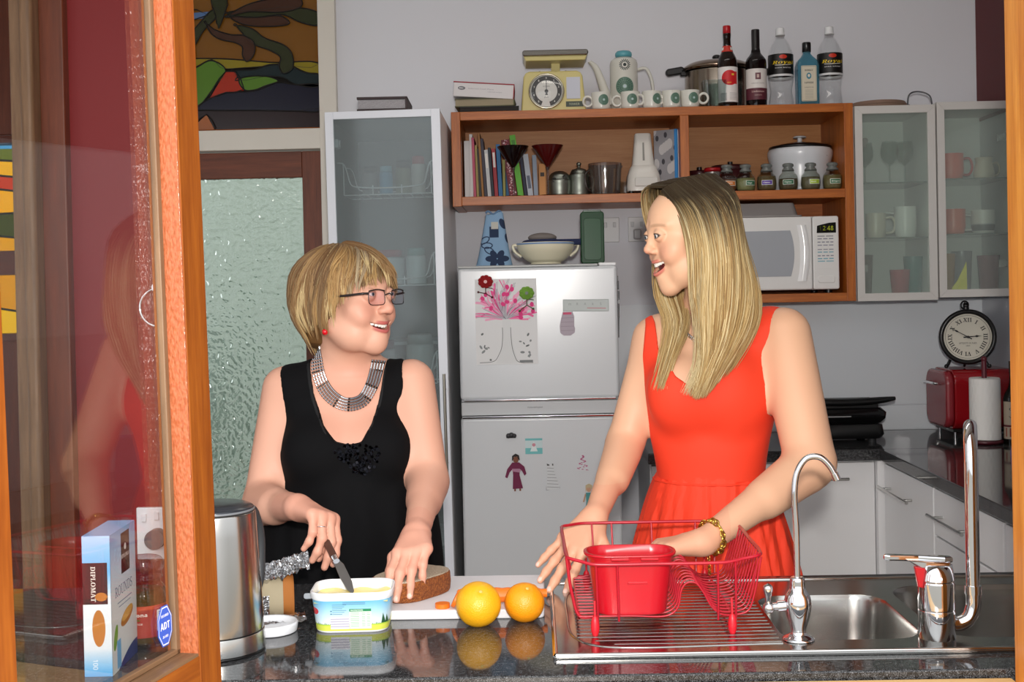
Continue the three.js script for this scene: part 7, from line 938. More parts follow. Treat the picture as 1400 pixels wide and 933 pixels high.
// ---------- the woman in black (left) ----------
const LB = (() => {
  const P = makePerson({
    label: 'older woman with a short blond bob, glasses and a black sleeveless top, spreading butter', base: [-0.42, 0, -2.80],
    trunk: [[0.80, 0.185, 0.135, 0], [0.95, 0.182, 0.132, 0.01], [1.06, 0.160, 0.122, 0.01], [1.14, 0.152, 0.118, 0.01], [1.21, 0.150, 0.112, 0.0], [1.27, 0.158, 0.096, -0.005], [1.31, 0.150, 0.075, -0.01], [1.335, 0.115, 0.062, -0.012], [1.355, 0.070, 0.055, -0.012]], trunkAt: [-0.418, -2.80], trunkYaw: 0.12,
    bust: [[[-0.475, 1.150, -2.700], [0.072, 0.070, 0.060]], [[-0.345, 1.150, -2.710], [0.072, 0.070, 0.060]], [[-0.41, 1.0, -2.73], [0.13, 0.13, 0.085]]],
    neckBlend: 0.04, neck: { bottom: [-0.425, 1.32, -2.805], top: [-0.415, 1.43, -2.760], r0: 0.060, r1: 0.060 },
    limbs: [ // arms
      [[-0.563, 1.285, -2.795], [-0.600, 1.04, -2.705], 0.052, 0.043, 0.03], [[-0.600, 1.04, -2.705], [-0.474, 1.078, -2.440], 0.041, 0.0255, 0.02], [[-0.59, 1.05, -2.67], [-0.55, 1.055, -2.58], 0.040, 0.036, 0.02],
      [[-0.277, 1.295, -2.785], [-0.236, 1.085, -2.705], 0.052, 0.043, 0.03], [[-0.236, 1.085, -2.695], [-0.238, 1.024, -2.432], 0.040, 0.0245, 0.02], [[-0.236, 1.075, -2.67], [-0.238, 1.055, -2.60], 0.040, 0.034, 0.02],
      // legs
      [[-0.51, 0.82, -2.80], [-0.50, 0.46, -2.80], 0.09, 0.062, 0.03], [[-0.50, 0.46, -2.80], [-0.50, 0.085, -2.82], 0.056, 0.036, 0.02], [[-0.33, 0.82, -2.80], [-0.34, 0.46, -2.80], 0.09, 0.062, 0.03], [[-0.34, 0.46, -2.80], [-0.34, 0.085, -2.82], 0.056, 0.036, 0.02],
      [[-0.50, 0.04, -2.83], [-0.51, 0.035, -2.69], 0.036, 0.026, 0.02], [[-0.34, 0.04, -2.83], [-0.33, 0.035, -2.69], 0.036, 0.026, 0.02]],
    hands: [
      { W: [-0.474, 1.078, -2.440], D: [0.72, -0.16, 0.55], N: [-0.15, -0.95, 0.25], right: true, s: 0.95, curl: [[1.0, 0.30, 0.15], [1.05, 0.36, 0.2], [1.1, 0.5, 0.3], [1.1, 0.55, 0.35]], spread: [0.02, 0.0, -0.0, 0.02], thumb: [[0.75, 0.35, 0.55], [0.55, -0.1, 0.85], [0.35, -0.3, 0.9]] },
      { W: [-0.238, 1.024, -2.432], D: [-0.05, -0.28, 0.95], N: [0.12, -0.88, -0.45], right: false, s: 0.95, curl: [[0.34, 0.34, 0.2], [0.36, 0.36, 0.2], [0.44, 0.40, 0.2], [0.55, 0.45, 0.25]], spread: [0.26, 0.24, 0.22, 0.22], thumb: [[0.7, 0.6, 0.35], [0.85, 0.15, 0.5], [0.9, -0.1, 0.45]] }],
    head: { at: [-0.402, 1.480, -2.735], yaw: 1.00, pitch: -0.04, roll: 0.0, s: 1.05 },
    face: { skin: 0xdfab92, rosy: 0xd58874, lip: 0xc06660, brow: 0x8a6a4a, browK: 0.5, liner: 0.35, iris: '#5a6a72', gaze: [0, 0.02], eyeOpen: 0.0036, eyeY: 0.0005, mouthW: 0.035, mouthY: -0.058, open: 0.0095, smile: 0.013, mouthWrap: 0.029, jaw: 0.023, chinY: -0.094, lipU: 0.0022, lipL: 0.0028, full: 1.15, toothK: 0.9 },
    chestRosy: [-0.41, 1.28], lo: [-0.70, -0.005, -2.96], hi: [-0.14, 1.62, -2.40],
  });
  const { t, sh, torso, Mh, F } = P;
  // black top: the torso's skin moved outwards, cut to its neckline and armholes
  const neckCut = polyD([[-0.520, 1.42], [-0.500, 1.343], [-0.484, 1.279], [-0.458, 1.215], [-0.430, 1.180], [-0.402, 1.172], [-0.375, 1.178], [-0.356, 1.213], [-0.342, 1.268], [-0.333, 1.340], [-0.327, 1.42]]);
  const clip = polyD([[-0.590, 1.42], [-0.573, 1.335], [-0.562, 1.302], [-0.552, 1.246], [-0.556, 1.16], [-0.60, 1.10], [-0.75, 0.95], [-0.80, 0.50], [0.0, 0.50], [-0.10, 0.95], [-0.235, 1.112], [-0.272, 1.192], [-0.289, 1.273], [-0.293, 1.337], [-0.285, 1.42]]);
  const shoulders = blend([[torso, 0], [cap([-0.425, 1.32, -2.805], [-0.432, 1.43, -2.775], 0.058, 0.056), 0.035], [sph([-0.548, 1.283, -2.795], 0.050), 0.03], [sph([-0.290, 1.293, -2.785], 0.050), 0.03], [cap([-0.54, 1.0, -2.76], [-0.55, 0.62, -2.77], 0.06, 0.08), 0.06], [cap([-0.30, 1.0, -2.76], [-0.29, 0.62, -2.77], 0.06, 0.08), 0.06], [cap([-0.42, 0.95, -2.78], [-0.42, 0.62, -2.78], 0.13, 0.15), 0.06]]);
  const fold = (x, y) => 0.0022 * Math.sin(x * 95 + 3 * nz(x * 12, y * 5)) * ss(1.10, 1.0, y) + 0.003 * nz(x * 16, y * 9, 3);
  const topF = (x, y, z) => { const d = shoulders(x, y, z) - 0.0075 - fold(x, y); let q = smax(d, clip(x, y), 0.004); if (z > -2.83 - (y > 1.33 ? 0.03 : 0)) q = smax(q, -neckCut(x, y), 0.005); return smax(q, 0.55 - y, 0.01); };
  part('top', sh(surfaceNet(topF, [-0.72, 0.53, -2.98], [-0.12, 1.44, -2.56], 0.0055)), M(0x08080a, 0.85, { specularIntensity: 0.35 }), t);
  part('hem', sh(tube(new THREE.CatmullRomCurve3([[-0.500, 1.343], [-0.484, 1.279], [-0.458, 1.215], [-0.430, 1.180], [-0.402, 1.172], [-0.375, 1.178], [-0.356, 1.213], [-0.342, 1.268], [-0.334, 1.330]].map(([x, y]) => V(x - (x < -0.402 ? 0.004 : -0.004), y - 0.002, 0))).getPoints(60).map((p) => [p.x, p.y, surfZ(shoulders, p.x, p.y, -2.4) + 0.003]), 0.0042, 160, false, 8)), M(0x0a0a0c, 0.8), t.children[t.children.length - 1]);
  const legs = blend([[cap([-0.51, 0.80, -2.80], [-0.50, 0.46, -2.80], 0.10, 0.075), 0.03], [cap([-0.50, 0.46, -2.80], [-0.50, 0.10, -2.82], 0.072, 0.062), 0.02], [cap([-0.33, 0.80, -2.80], [-0.34, 0.46, -2.80], 0.10, 0.075), 0.03], [cap([-0.34, 0.46, -2.80], [-0.34, 0.10, -2.82], 0.072, 0.062), 0.02]]);
  part('trousers', sh(surfaceNet((x, y, z) => Math.max(legs(x, y, z), 0.07 - y, y - 0.82), [-0.66, 0.05, -2.95], [-0.18, 0.85, -2.65], 0.012)), M(0x15161a, 0.85), t);
  for (const x of [-0.505, -0.335]) part('shoe', sh(surfaceNet(blend([[ell([x, 0.035, -2.76], [0.046, 0.04, 0.125]), 0], [(a, b) => 0.004 - b, 0.006, 1]]), [x - 0.06, -0.01, -2.90], [x + 0.06, 0.09, -2.62], 0.008)), M(0x1c1a1a, 0.5), t);
  // sequins on the front of the top
  { const eq = []; const out = polyD([[-0.432, 1.160], [-0.405, 1.176], [-0.366, 1.172], [-0.333, 1.168], [-0.337, 1.129], [-0.367, 1.108], [-0.398, 1.116]]); seed = 91; let n = 0;
    while (n < 150) { const x = rr(-0.44, -0.32), y = rr(1.10, 1.18); if (out(x, y) > 0) continue; n++; const z = surfZ(topF, x, y, -2.5); const g = cyl(0.0036, 0.0005, 0, 0, 0, 9); g.rotateX(Math.PI / 2 + rr(-0.5, 0.5)).rotateY(rr(-0.6, 0.6)).translate(x, y, z + 0.0015); eq.push(g); }
    part('sequin', sh(mg(eq)), metal(0x1c1c20, 0.2), t).userData.kind = 'stuff'; }
  // collar of silver and black beads, four rows
  { const key = [[-0.492, 1.385], [-0.486, 1.358], [-0.474, 1.313], [-0.450, 1.277], [-0.414, 1.256], [-0.379, 1.262], [-0.360, 1.292], [-0.352, 1.322], [-0.348, 1.345]]; const cols = [metal(0xc9c9cc, 0.25), metal(0x77777c, 0.4), M(0x111113, 0.2)], rows = [[], [], []];
    const cv = new THREE.CatmullRomCurve3(key.map(([x, y]) => V(x, y, 0)));
    for (let r = 0; r < 5; r++) { const n = 58; for (let i = 0; i < n; i++) { const u = i / (n - 1), p = cv.getPoint(u), q = cv.getTangent(u), off = (r - 2) * 0.0060; const x = p.x - q.y * off * -1, y = p.y + q.x * off * -1; const z = surfZ(P.body0, x, y, -2.5) + 0.003; const g = cyl(0.0027, 0.0046, 0, -0.0023, 0, 7); g.rotateZ(Math.atan2(q.y, q.x) - Math.PI / 2).translate(x, y, z); const s = (i * 7) % 58; const w = (i % 13 < 4) ? 0 : (i % 13 === 4 || i % 13 === 12 && r > 1) ? 2 : 1; rows[w].push(g); } }
    const nk = part('necklace', sh(mg(rows[1])), cols[1], t, 'wide collar necklace of grey, silver and black beads'); nk.userData.kind = 'stuff'; part('silver_bead', sh(mg(rows[0])), cols[0], nk).userData.kind = 'stuff'; part('black_bead', sh(mg(rows[2])), cols[2], nk).userData.kind = 'stuff'; }
  // spectacles
  { const sp = part('spectacles', sh(mg(
      ...[-1, 1].flatMap((s) => [tube(rrect(0.045, 0.029, 0.008, 4).map(([x, y]) => [s * 0.0335 + x, 0.003 + y + (y > 0 ? 0.001 : 0), 0.1015 - 0.22 * Math.max(0, x * s)]), 0.0009, 60, true, 6), tube([[s * 0.056, 0.012, 0.0965], [s * 0.067, 0.012, 0.089], [s * 0.079, 0.010, 0.05], [s * 0.082, 0.010, 0.0]], 0.0024, 24, false, 6)]),
      tube([[-0.011, 0.008, 0.1025], [0, 0.011, 0.1045], [0.011, 0.008, 0.1025]], 0.0012, 10), tube([[-0.055, 0.0165, 0.0975], [-0.0335, 0.0195, 0.1018], [-0.012, 0.0165, 0.1025]], 0.0014, 14), tube([[0.055, 0.0165, 0.0975], [0.0335, 0.0195, 0.1018], [0.012, 0.0165, 0.1025]], 0.0014, 14)).applyMatrix4(Mh)), M(0x1b1214, 0.3), t, 'dark rectangular spectacles');
    for (const s of [-1, 1]) part('lens', sh(mv(poly(rrect(0.044, 0.028, 0.008, 4), 0.001), s * 0.0335, 0.003, 0.0985, 0, s * 0.11).applyMatrix4(Mh)), glassM(0xfaf6fa, 0.0, { ior: 1.35 }), sp); }
  // ear drop and ring
  { const e = V(-0.079, -0.040, -0.004).applyMatrix4(Mh); part('earring', sh(mg(rod([e.x, e.y + 0.012, e.z], [e.x, e.y - 0.014, e.z], 0.0009, 6), ball(0.0016, e.x, e.y - 0.006, e.z))), mats.silver, t); part('earring_bead', sh(ball(0.0072, e.x, e.y - 0.022, e.z)), M(0xd01420, 0.2), t); }
  { const h = P.hands[0], a = h.P(0.086, -0.012, 0).toArray(); const d = V(0, 0, 0); const p = h.P(0.094, -0.0125, 0.0185); const ax = h.P(0.1, -0.0125, 0.034).sub(p).normalize(); const g = new THREE.TorusGeometry(0.0096, 0.0013, 8, 28).applyQuaternion(new THREE.Quaternion().setFromUnitVectors(V(0, 0, 1), ax)); part('ring', sh(g.translate(p.x, p.y, p.z)), mats.silver, t); }
  // hair: a cap with layered strands from the crown
  { seed = 4242; const C = [0, 0.036, -0.026], R = [0.089, 0.082, 0.116];
    const yEnd = (a) => { const d = Math.abs(a) * 57.3; const K = [[0, 0.036], [25, 0.031], [45, 0.010], [60, -0.034], [75, -0.056], [92, -0.060], [115, -0.062], [140, -0.096], [180, -0.112]]; for (let i = 0; i < K.length - 1; i++) if (d <= K[i + 1][0]) return lerp(K[i][1], K[i + 1][1], (d - K[i][0]) / (K[i + 1][0] - K[i][0])); return -0.112; };
    const hull = (a, y, inf) => { // horizontal reach of the hair at height y in direction a
      let k; if (y > C[1]) k = Math.sqrt(Math.max(0, 1 - ((y - C[1]) / (R[1] * inf)) ** 2)); else { const q = (C[1] - y) / 0.165; k = 1 + 0.06 * Math.sin(Math.min(1, q * 1.6) * Math.PI) - (Math.abs(a) > 1.7 ? 0.50 : 0.20) * Math.pow(clamp(q, 0, 1.1), 1.8); }
      const rx = R[0] * inf, rz = R[2] * inf, r = 1 / Math.hypot(Math.sin(a) / rx, Math.cos(a) / rz); return [C[0] + Math.sin(a) * r * k, y, C[2] + Math.cos(a) * r * k]; };
    const capF = (x, y, z) => { const a = Math.atan2(x - C[0], z - C[2]), p = hull(a, clamp(y, -0.13, C[1] + R[1] * 0.999), 0.965), r = Math.hypot(x - C[0], z - C[2]), rp = Math.hypot(p[0] - C[0], p[2] - C[2]); let d = y > C[1] ? ell(C, R.map((q) => q * 0.965))(x, y, z) : (r - rp) * 0.9; return Math.max(d, yEnd(a) + 0.012 - y); };
    const g0 = surfaceNet(capF, [-0.11, -0.135, -0.15], [0.11, 0.15, 0.11], 0.004, (x, y, z) => mixc(lin(0x7a5c38), lin(0x52391f), clamp(0.5 + nz(x * 60, y * 14, z * 60), 0, 1)));
    const S = new Strands(), A = lin(0xb08a56), Bc = lin(0x85603a), Cc = lin(0xd2b988), Dk = lin(0x5e4028), Gy = lin(0xa8987e);
    for (let q = 0; q < 300; q++) { // locks: strands that gather towards a common tip
      const ac = rr(-Math.PI, Math.PI), side = Math.abs(ac), lay = rr(0.975, 1.065) + (ac > 0.3 && ac < 1.2 ? 0.05 : 0), rise = rnd() < 0.45 ? rr(0.02, 0.085) : rr(-0.012, 0.02), yec = yEnd(ac) + rise * (side < 0.9 ? 0.35 : 1), sw = (ac < 0 ? 1 : -1) * rr(0.35, 0.85) * (side > 2.4 ? 0.3 : 1) + (side < 0.8 ? rr(0.2, 0.55) : 0), flick = rise > 0.02 ? rr(0.0, 0.05) : rr(-0.03, 0.02), back = rr(-0.05, 0.14) * (ac < 0 ? -1 : 1) * (side > 0.9 && side < 2.4 ? 1 : 0.2), ph = rr(0, 6.28);
      const k = rnd(), cc = k < 0.26 ? A : k < 0.60 ? Bc : k < 0.76 ? Cc : k < 0.84 ? Gy : Dk;
      for (let i = 0; i < 13; i++) {
        const da = rr(-0.15, 0.15), dl = rr(-0.014, 0.014), dy = rr(-0.012, 0.012), pts = [], top = C[1] + R[1] * (lay + dl) * 0.992;
        for (let j = 0; j <= 13; j++) { const u = j / 13, y = lerp(top, yec + dy, 1 - Math.cos(u * Math.PI / 2) * (1 - 0.12 * u)), gather = 1 - 0.72 * ss(0.45, 1, u), inf = lay + dl * gather + flick * ss(0.7, 1, u) + 0.010 * Math.sin(u * 6 + ph); const aa = ac + da * gather + sw * (1 - u) * (1 - u) + back * ss(0.55, 1, u) + 0.03 * Math.sin(u * 5 + ph); const h = hull(aa, Math.min(y, C[1] + R[1] * inf * 0.995), inf); pts.push(V(h[0], h[1], h[2])); }
        const c = mixc(cc, rnd() < 0.5 ? Bc : Cc, rr(0, 0.3)); S.add(pts, 0.0014, 0.0007, mixc(c, Dk, 0.62), mixc(c, Cc, rr(0, 0.22)));
      }
    }
    part('hair', sh(mergeC([g0, S.geometry()]).applyMatrix4(Mh)), hairMat(), t); }
  return P;
})();
// ---------- the young woman in the orange dress (right) ----------
const YB2 = (() => {
  const P = makePerson({
    label: 'young woman with long straight blond hair in an orange-red sleeveless dress, laughing', base: [0.385, 0, -2.75],
    trunk: [[0.80, 0.160, 0.106, 0], [0.92, 0.152, 0.104, 0], [1.00, 0.126, 0.094, 0], [1.07, 0.112, 0.090, 0.004], [1.15, 0.122, 0.094, 0.006], [1.23, 0.140, 0.100, 0.004], [1.30, 0.150, 0.100, 0], [1.37, 0.160, 0.088, -0.004], [1.41, 0.150, 0.068, -0.008], [1.435, 0.110, 0.055, -0.010], [1.455, 0.062, 0.05, -0.010]], trunkAt: [0.385, -2.745], trunkYaw: -0.22,
    bust: [[[0.312, 1.268, -2.668], [0.066, 0.075, 0.046]], [[0.418, 1.268, -2.656], [0.068, 0.076, 0.047]], [[0.365, 1.27, -2.672], [0.09, 0.06, 0.045]]],
    neck: { bottom: [0.385, 1.42, -2.755], top: [0.372, 1.545, -2.67], r0: 0.049, r1: 0.047 },
    limbs: [
      [[0.272, 1.385, -2.775], [0.196, 1.150, -2.755], 0.047, 0.040, 0.03], [[0.196, 1.150, -2.755], [0.117, 1.034, -2.520], 0.038, 0.0235, 0.02], [[0.188, 1.13, -2.72], [0.165, 1.09, -2.64], 0.037, 0.031, 0.02],
      [[0.540, 1.388, -2.700], [0.566, 1.130, -2.575], 0.060, 0.052, 0.03], [[0.566, 1.125, -2.575], [0.318, 1.006, -2.385], 0.047, 0.0250, 0.02], [[0.545, 1.11, -2.56], [0.46, 1.07, -2.49], 0.045, 0.037, 0.02],
      [[0.32, 0.82, -2.75], [0.32, 0.46, -2.75], 0.085, 0.056, 0.03], [[0.32, 0.46, -2.75], [0.32, 0.085, -2.77], 0.052, 0.033, 0.02], [[0.46, 0.82, -2.75], [0.45, 0.46, -2.75], 0.085, 0.056, 0.03], [[0.45, 0.46, -2.75], [0.45, 0.085, -2.77], 0.052, 0.033, 0.02],
      [[0.32, 0.036, -2.78], [0.30, 0.032, -2.63], 0.034, 0.024, 0.02], [[0.45, 0.036, -2.78], [0.46, 0.032, -2.63], 0.034, 0.024, 0.02]],
    hands: [
      { W: [0.117, 1.034, -2.520], D: [-0.58, -0.62, 0.52], N: [0.2, -0.75, -0.63], right: true, s: 0.98, curl: [[0.12, 0.06, 0.05], [0.06, 0.06, 0.05], [0.06, 0.08, 0.05], [0.10, 0.10, 0.05]], spread: [0.16, 0.03, -0.09, -0.24], thumb: [[0.6, 0.75, 0.2], [0.75, 0.5, 0.25], [0.8, 0.35, 0.3]] },
      { W: [0.318, 1.006, -2.385], D: [-0.96, -0.10, 0.06], N: [-0.1, -0.98, 0.05], right: false, s: 0.98, curlAll: [0.35, 0.45, 0.25] }],
    head: { at: [0.332, 1.606, -2.635], yaw: -1.32, pitch: 0.15, roll: 0.0, s: 0.985 },
    face: { skin: 0xe2b391, rosy: 0xdb8a72, lip: 0xd07c6c, lipL: 0.0031, lipU: 0.0023, brow: 0x7a5a3c, browK: 0.42, liner: 1.0, iris: '#3a4c5a', gaze: [0.12, -0.06], eyeOpen: 0.0041, browR: 0.0048, socketZ: 0.1030, noseUp: 0.005, noseZ: -0.0035, mouthWrap: 0.026, mouthW: 0.033, mouthY: -0.058, open: 0.020, smile: 0.012, jaw: 0.024, full: 1.1, toothK: 1.12, lowTeeth: false },
    lo: [0.06, -0.005, -2.92], hi: [0.66, 1.75, -2.34],
  });
  const { t, sh, torso, Mh, F } = P;
  const neckCut = polyD([[0.262, 1.52], [0.266, 1.424], [0.270, 1.363], [0.298, 1.308], [0.341, 1.277], [0.376, 1.291], [0.416, 1.344], [0.458, 1.412], [0.486, 1.46], [0.486, 1.52]]);
  const clip = polyD([[0.228, 1.52], [0.240, 1.458], [0.247, 1.423], [0.238, 1.36], [0.226, 1.300], [0.215, 1.24], [0.12, 1.10], [-0.1, 0.9], [0.8, 0.9], [0.66, 1.10], [0.524, 1.250], [0.516, 1.323], [0.522, 1.402], [0.548, 1.445], [0.575, 1.52]]);
  const base = blend([[torso, 0], [cap([0.385, 1.42, -2.755], [0.372, 1.545, -2.67], 0.049, 0.047), 0.035], [sph([0.285, 1.385, -2.765], 0.046), 0.03], [sph([0.515, 1.390, -2.715], 0.056), 0.03]]);
  const dressF = (x, y, z) => { const d = base(x, y, z) - 0.0055 - 0.0015 * nz(x * 20, y * 12, 1); let q = smax(d, clip(x, y), 0.003); if (z > -2.80) q = smax(q, -neckCut(x, y), 0.003); return smax(q, 1.075 - y, 0.004); };
  const orange = M(0xef3d1c, 0.75, { sheen: 0.25, sheenRoughness: 0.5, sheenColor: new THREE.Color(0xff8060) });
  const dress = part('dress', sh(surfaceNet(dressF, [0.14, 1.06, -2.90], [0.64, 1.53, -2.55], 0.0045)), orange, t);
  const hem = (pts, F2, m, parent, r = 0.0028) => part('hem', sh(tube(new THREE.CatmullRomCurve3(pts.map(([x, y]) => V(x, y, 0))).getPoints(50).map((p) => [p.x, p.y, surfZ(F2, p.x, p.y, -2.4) + 0.0005]), r, 150, false, 8)), m, parent);
  hem([[0.266, 1.424], [0.270, 1.363], [0.298, 1.308], [0.341, 1.277], [0.376, 1.291], [0.416, 1.344], [0.450, 1.400]].map(([x, y]) => [x - (x < 0.34 ? 0.003 : -0.003), y - 0.002]), base, orange, dress);
  { // gathered skirt: the waist's outline let out to the hem, with pleats
    const N = 260, rings = [], cy = Math.cos(-0.22), sy = Math.sin(-0.22); seed = 77; const ph = [...Array(9)].map(() => rr(0, 6.28));
    for (let j = 0; j <= 40; j++) { const u = j / 40, y = lerp(1.088, 0.50, u), r = []; for (let i = 0; i < N; i++) { const a = i / N * 6.2832, w = lerp(0.1165, 0.255, Math.pow(u, 0.72)), d = lerp(0.0965, 0.165, Math.pow(u, 0.75)); const pl = Math.sin(a * 26 + ph[0] + 0.8 * Math.sin(a * 3 + u * 2)) * 0.5 + Math.sin(a * 41 + ph[1] + 2 * u) * 0.3 + Math.sin(a * 13 + ph[2]) * 0.5; const amp = (0.0022 + 0.0105 * ss(0, 0.5, u)); const lx = Math.sin(a) * (w + pl * amp), lz = Math.cos(a) * (d + pl * amp) + 0.004; r.push([0.385 + lx * cy + lz * sy, y + 0.0015 * pl * (j === 0 ? 1 : 0), -2.745 - lx * sy + lz * cy]); } rings.push(r); }
    const g = loft(rings, false); part('skirt', sh(toCreasedNormals(g, 1.2)), orange, dress); part('waist_seam', sh(tube(rings[1].filter((_, i) => i % 6 === 0), 0.0022, 130, true, 6)), orange, dress);
  }
  for (const x of [0.31, 0.455]) part('sandal', sh(mg(b2(x - 0.042, x + 0.042, 0.0, 0.014, -2.60, -2.83, 0.006), tube([[x - 0.042, 0.012, -2.68], [x - 0.03, 0.055, -2.68], [x + 0.03, 0.055, -2.68], [x + 0.042, 0.012, -2.68]], 0.007, 20))), M(0x6a4630, 0.6), t);
  // chains
  const links = (pts, r, n, m, name, label) => { const cv = new THREE.CatmullRomCurve3(pts.map((p) => V(...p))), gs = []; for (let i = 0; i < n; i++) { const u = (i + 0.5) / n, p = cv.getPointAt(u), q = cv.getTangentAt(u); const g = new THREE.TorusGeometry(r, r * 0.30, 6, 14).scale(1.35, 1, 1); g.rotateX(i % 2 ? 0.5 : 1.1 + 0.0).applyQuaternion(new THREE.Quaternion().setFromUnitVectors(V(1, 0, 0), q)); gs.push(g.translate(p.x, p.y, p.z)); } part(name, sh(mg(gs)), m, t, label).userData.kind = 'stuff'; };
  { const k = [[0.318, 1.425], [0.324, 1.406], [0.338, 1.387], [0.357, 1.378], [0.385, 1.385], [0.412, 1.405], [0.425, 1.425]].map(([x, y]) => [x, y, surfZ(P.body0, x, y, -2.45) + 0.003]); links(k, 0.0040, 40, mats.silver, 'necklace', 'silver chain necklace'); }
  { const W = V(0.318, 1.006, -2.385), d = V(-0.78, -0.36, 0.51).normalize(), u = V(0, 1, 0).addScaledVector(d, -d.y).normalize(), w = d.clone().cross(u), c = W.clone().addScaledVector(d, -0.022), pts = []; for (let i = 0; i <= 24; i++) { const a = i / 24 * 6.2832; pts.push(c.clone().addScaledVector(u, Math.cos(a) * 0.0300).addScaledVector(w, Math.sin(a) * 0.033).addScaledVector(d, -0.01 * Math.cos(a)).toArray()); } links(pts, 0.0056, 22, mats.gold, 'bracelet', 'gold chain bracelet'); const e = pts[10]; links([e, [e[0] + 0.003, e[1] - 0.02, e[2] + 0.003], [e[0] + 0.004, e[1] - 0.048, e[2] + 0.003]], 0.0026, 10, mats.gold, 'bracelet_tail', 'loose end of the bracelet'); }
  // hair: volume below, combed strands above
  { seed = 1717; const S = new Strands(), A = lin(0xbd9f6a), Bc = lin(0x96764a), Cc = lin(0xdcc99c), Dk = lin(0x221912), Md = lin(0x77603f);
    const near = [ // combed lines on the side towards the window, front to back
      [[0.276, 1.698, -2.600], [0.304, 1.655, -2.568], [0.322, 1.583, -2.554], [0.327, 1.485, -2.552], [0.338, 1.425, -2.560], [0.344, 1.348, -2.575], [0.323, 1.278, -2.585]],
      [[0.290, 1.708, -2.582], [0.334, 1.652, -2.545], [0.353, 1.566, -2.532], [0.352, 1.470, -2.532], [0.356, 1.395, -2.545], [0.354, 1.334, -2.560], [0.333, 1.270, -2.570]],
      [[0.325, 1.724, -2.590], [0.383, 1.662, -2.538], [0.403, 1.565, -2.525], [0.401, 1.469, -2.525], [0.388, 1.394, -2.540], [0.366, 1.334, -2.555], [0.344, 1.274, -2.565]],
      [[0.360, 1.732, -2.605], [0.412, 1.675, -2.560], [0.428, 1.565, -2.550], [0.438, 1.475, -2.550], [0.421, 1.400, -2.562], [0.384, 1.333, -2.572], [0.353, 1.280, -2.575]],
      [[0.385, 1.735, -2.640], [0.424, 1.694, -2.625], [0.442, 1.589, -2.620], [0.466, 1.504, -2.625], [0.474, 1.440, -2.630], [0.448, 1.380, -2.625], [0.412, 1.330, -2.605]],
      [[0.395, 1.730, -2.68], [0.420, 1.680, -2.69], [0.436, 1.589, -2.70], [0.462, 1.504, -2.73], [0.480, 1.44, -2.765], [0.470, 1.38, -2.80], [0.45, 1.31, -2.82]]];
    const far = [ // over the part, forward above the brow and down the far side
      [[0.276, 1.703, -2.605], [0.238, 1.704, -2.632], [0.234, 1.672, -2.680], [0.258, 1.582, -2.728], [0.260, 1.486, -2.700], [0.274, 1.423, -2.660], [0.259, 1.347, -2.630], [0.241, 1.289, -2.620]],
      [[0.296, 1.714, -2.605], [0.262, 1.716, -2.650], [0.268, 1.660, -2.715], [0.286, 1.574, -2.735], [0.287, 1.485, -2.700], [0.302, 1.422, -2.670], [0.281, 1.346, -2.635], [0.260, 1.283, -2.620]],
      [[0.330, 1.727, -2.615], [0.306, 1.722, -2.690], [0.325, 1.650, -2.740], [0.335, 1.570, -2.745], [0.335, 1.480, -2.74], [0.330, 1.420, -2.69], [0.295, 1.350, -2.645], [0.272, 1.290, -2.62]],
      [[0.375, 1.730, -2.640], [0.380, 1.705, -2.705], [0.395, 1.640, -2.740], [0.405, 1.560, -2.755], [0.405, 1.480, -2.80], [0.40, 1.400, -2.84], [0.40, 1.320, -2.86], [0.40, 1.28, -2.87]]];
    const line = (G, s, du) => { const q = s * (G.length - 1), i = Math.min(Math.floor(q), G.length - 2), f = q - i; return G[i].map((p, k) => V(lerp(p[0], G[i + 1][k][0], f), lerp(p[1], G[i + 1][k][1], f), lerp(p[2], G[i + 1][k][2], f))); };
    const comb = (G, n, spread) => { for (let i = 0; i < n; i++) {
      const s = Math.pow(rnd(), G === far ? 0.45 : 1), g = line(G, s), l = rr(0.80, 1.03), o1 = rr(-1, 1), o2 = rr(-1, 1), ph = rr(0, 6.28), tw = rr(-0.005, 0.005), cv = new THREE.CatmullRomCurve3(g), pts = [], cols = [];
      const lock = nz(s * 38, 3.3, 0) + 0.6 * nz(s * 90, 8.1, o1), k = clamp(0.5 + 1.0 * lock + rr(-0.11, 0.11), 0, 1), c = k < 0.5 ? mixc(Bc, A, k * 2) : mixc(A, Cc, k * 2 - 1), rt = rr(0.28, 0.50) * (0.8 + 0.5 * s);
      for (let j = 0; j <= 20; j++) { const u = Math.min(1, j / 20 * l), p = cv.getPoint(u), w = spread * (0.3 + 0.75 * u) * (1 - 0.35 * ss(0.75, 1, u)); p.x += o1 * w + tw * Math.sin(u * 6 + ph); p.z += o2 * w * 0.8 + 0.003 * Math.sin(u * 5 + ph); p.y += -(l > 1 ? (l - 1) * 0.3 * u : 0); pts.push(p); cols.push(mixc(Dk, c, 0.05 + 0.95 * ss(rt * 0.4, rt, j / 20))); }
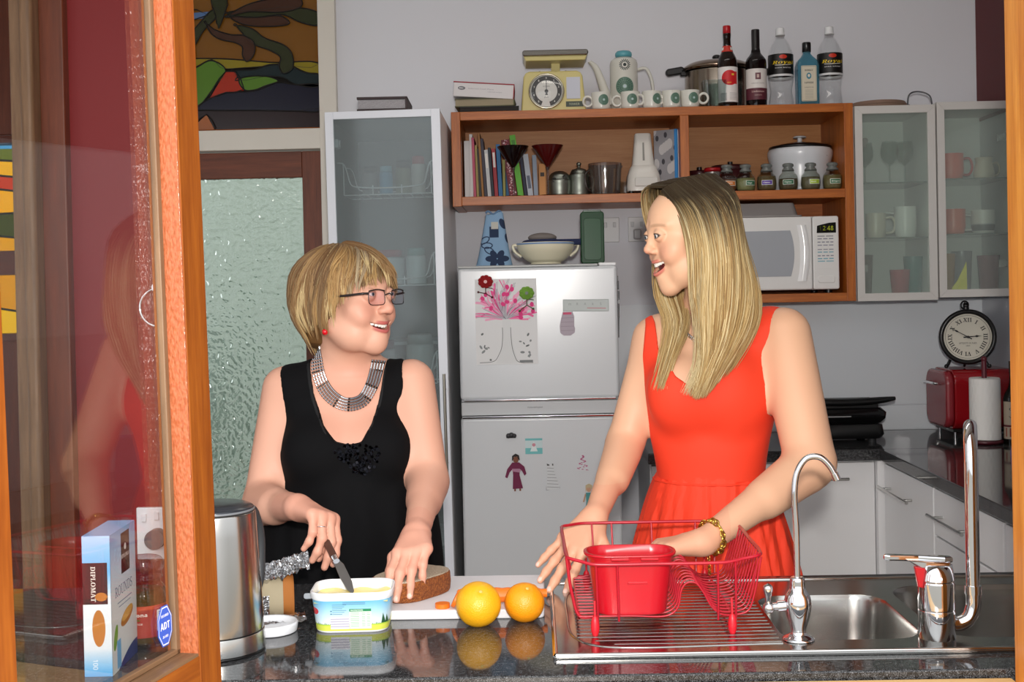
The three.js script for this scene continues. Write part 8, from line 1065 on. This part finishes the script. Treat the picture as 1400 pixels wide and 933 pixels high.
      const K = [0, 2, 4, 7, 13, 20]; for (let j = 0; j < 5; j++) S.add(pts.slice(K[j], K[j + 1] + 1), 0.00105, j < 4 ? 0.00105 : 0.0005, cols[K[j]], cols[K[j + 1]], j < 4); } };
    comb(near, 5000, 0.009); comb(far, 1000, 0.008);
    for (let i = 0; i < 46; i++) { const g = line(near, rr(0, 0.2)).map((p, k) => p.add(V(rr(-0.012, 0.0) * k / 3, 0, rr(0, 0.006)))); const cv = new THREE.CatmullRomCurve3(g), pts = []; for (let j = 0; j <= 18; j++) pts.push(cv.getPoint(j / 18)); S.add(pts, 0.0007, 0.0005, Md, Cc); }
    const vol = (G, r) => G.flatMap((g) => g.slice(0, 5).map((p, i) => [cap(p, g[i + 1], r * (i < 2 ? 0.85 : i > 3 ? 0.7 : 1), r * (i > 2 ? 0.6 : 1)), 0.02]));
    const skull = blend([[ell([0, 0.038, -0.018], [0.075, 0.085, 0.092]), 0]]), face = (x, y, z) => Math.max(0.0 + (0.012 - z) + 0.45 * (y - 0.02), y - 0.088);
    const shift = (G) => G.slice(0, 5).map((g, k) => g.map(([x, y, z]) => [x + (k > 2 ? -0.012 : k === 0 ? 0.014 : 0.004), y - 0.016, z - 0.022]));
    const curtain = blend([...vol(shift(near), 0.013), ...vol(far.slice(3).map((g) => g.map(([x, y, z]) => [x + 0.006, y - 0.02, z + 0.010])), 0.013)]);
    const vF = (x, y, z) => { const q = P.toHead(x, y, z); const sk = Math.max(skull(...q), -face(...q)) * 1.05; return smin(sk, curtain(x, y, z), 0.012); };
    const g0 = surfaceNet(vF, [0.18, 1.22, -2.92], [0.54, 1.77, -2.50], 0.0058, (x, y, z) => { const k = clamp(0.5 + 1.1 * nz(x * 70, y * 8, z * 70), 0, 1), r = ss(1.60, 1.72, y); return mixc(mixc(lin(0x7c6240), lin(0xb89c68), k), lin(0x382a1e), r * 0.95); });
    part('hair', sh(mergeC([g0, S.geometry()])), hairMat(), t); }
  return P;
})();
renderer.render(scene, camera);
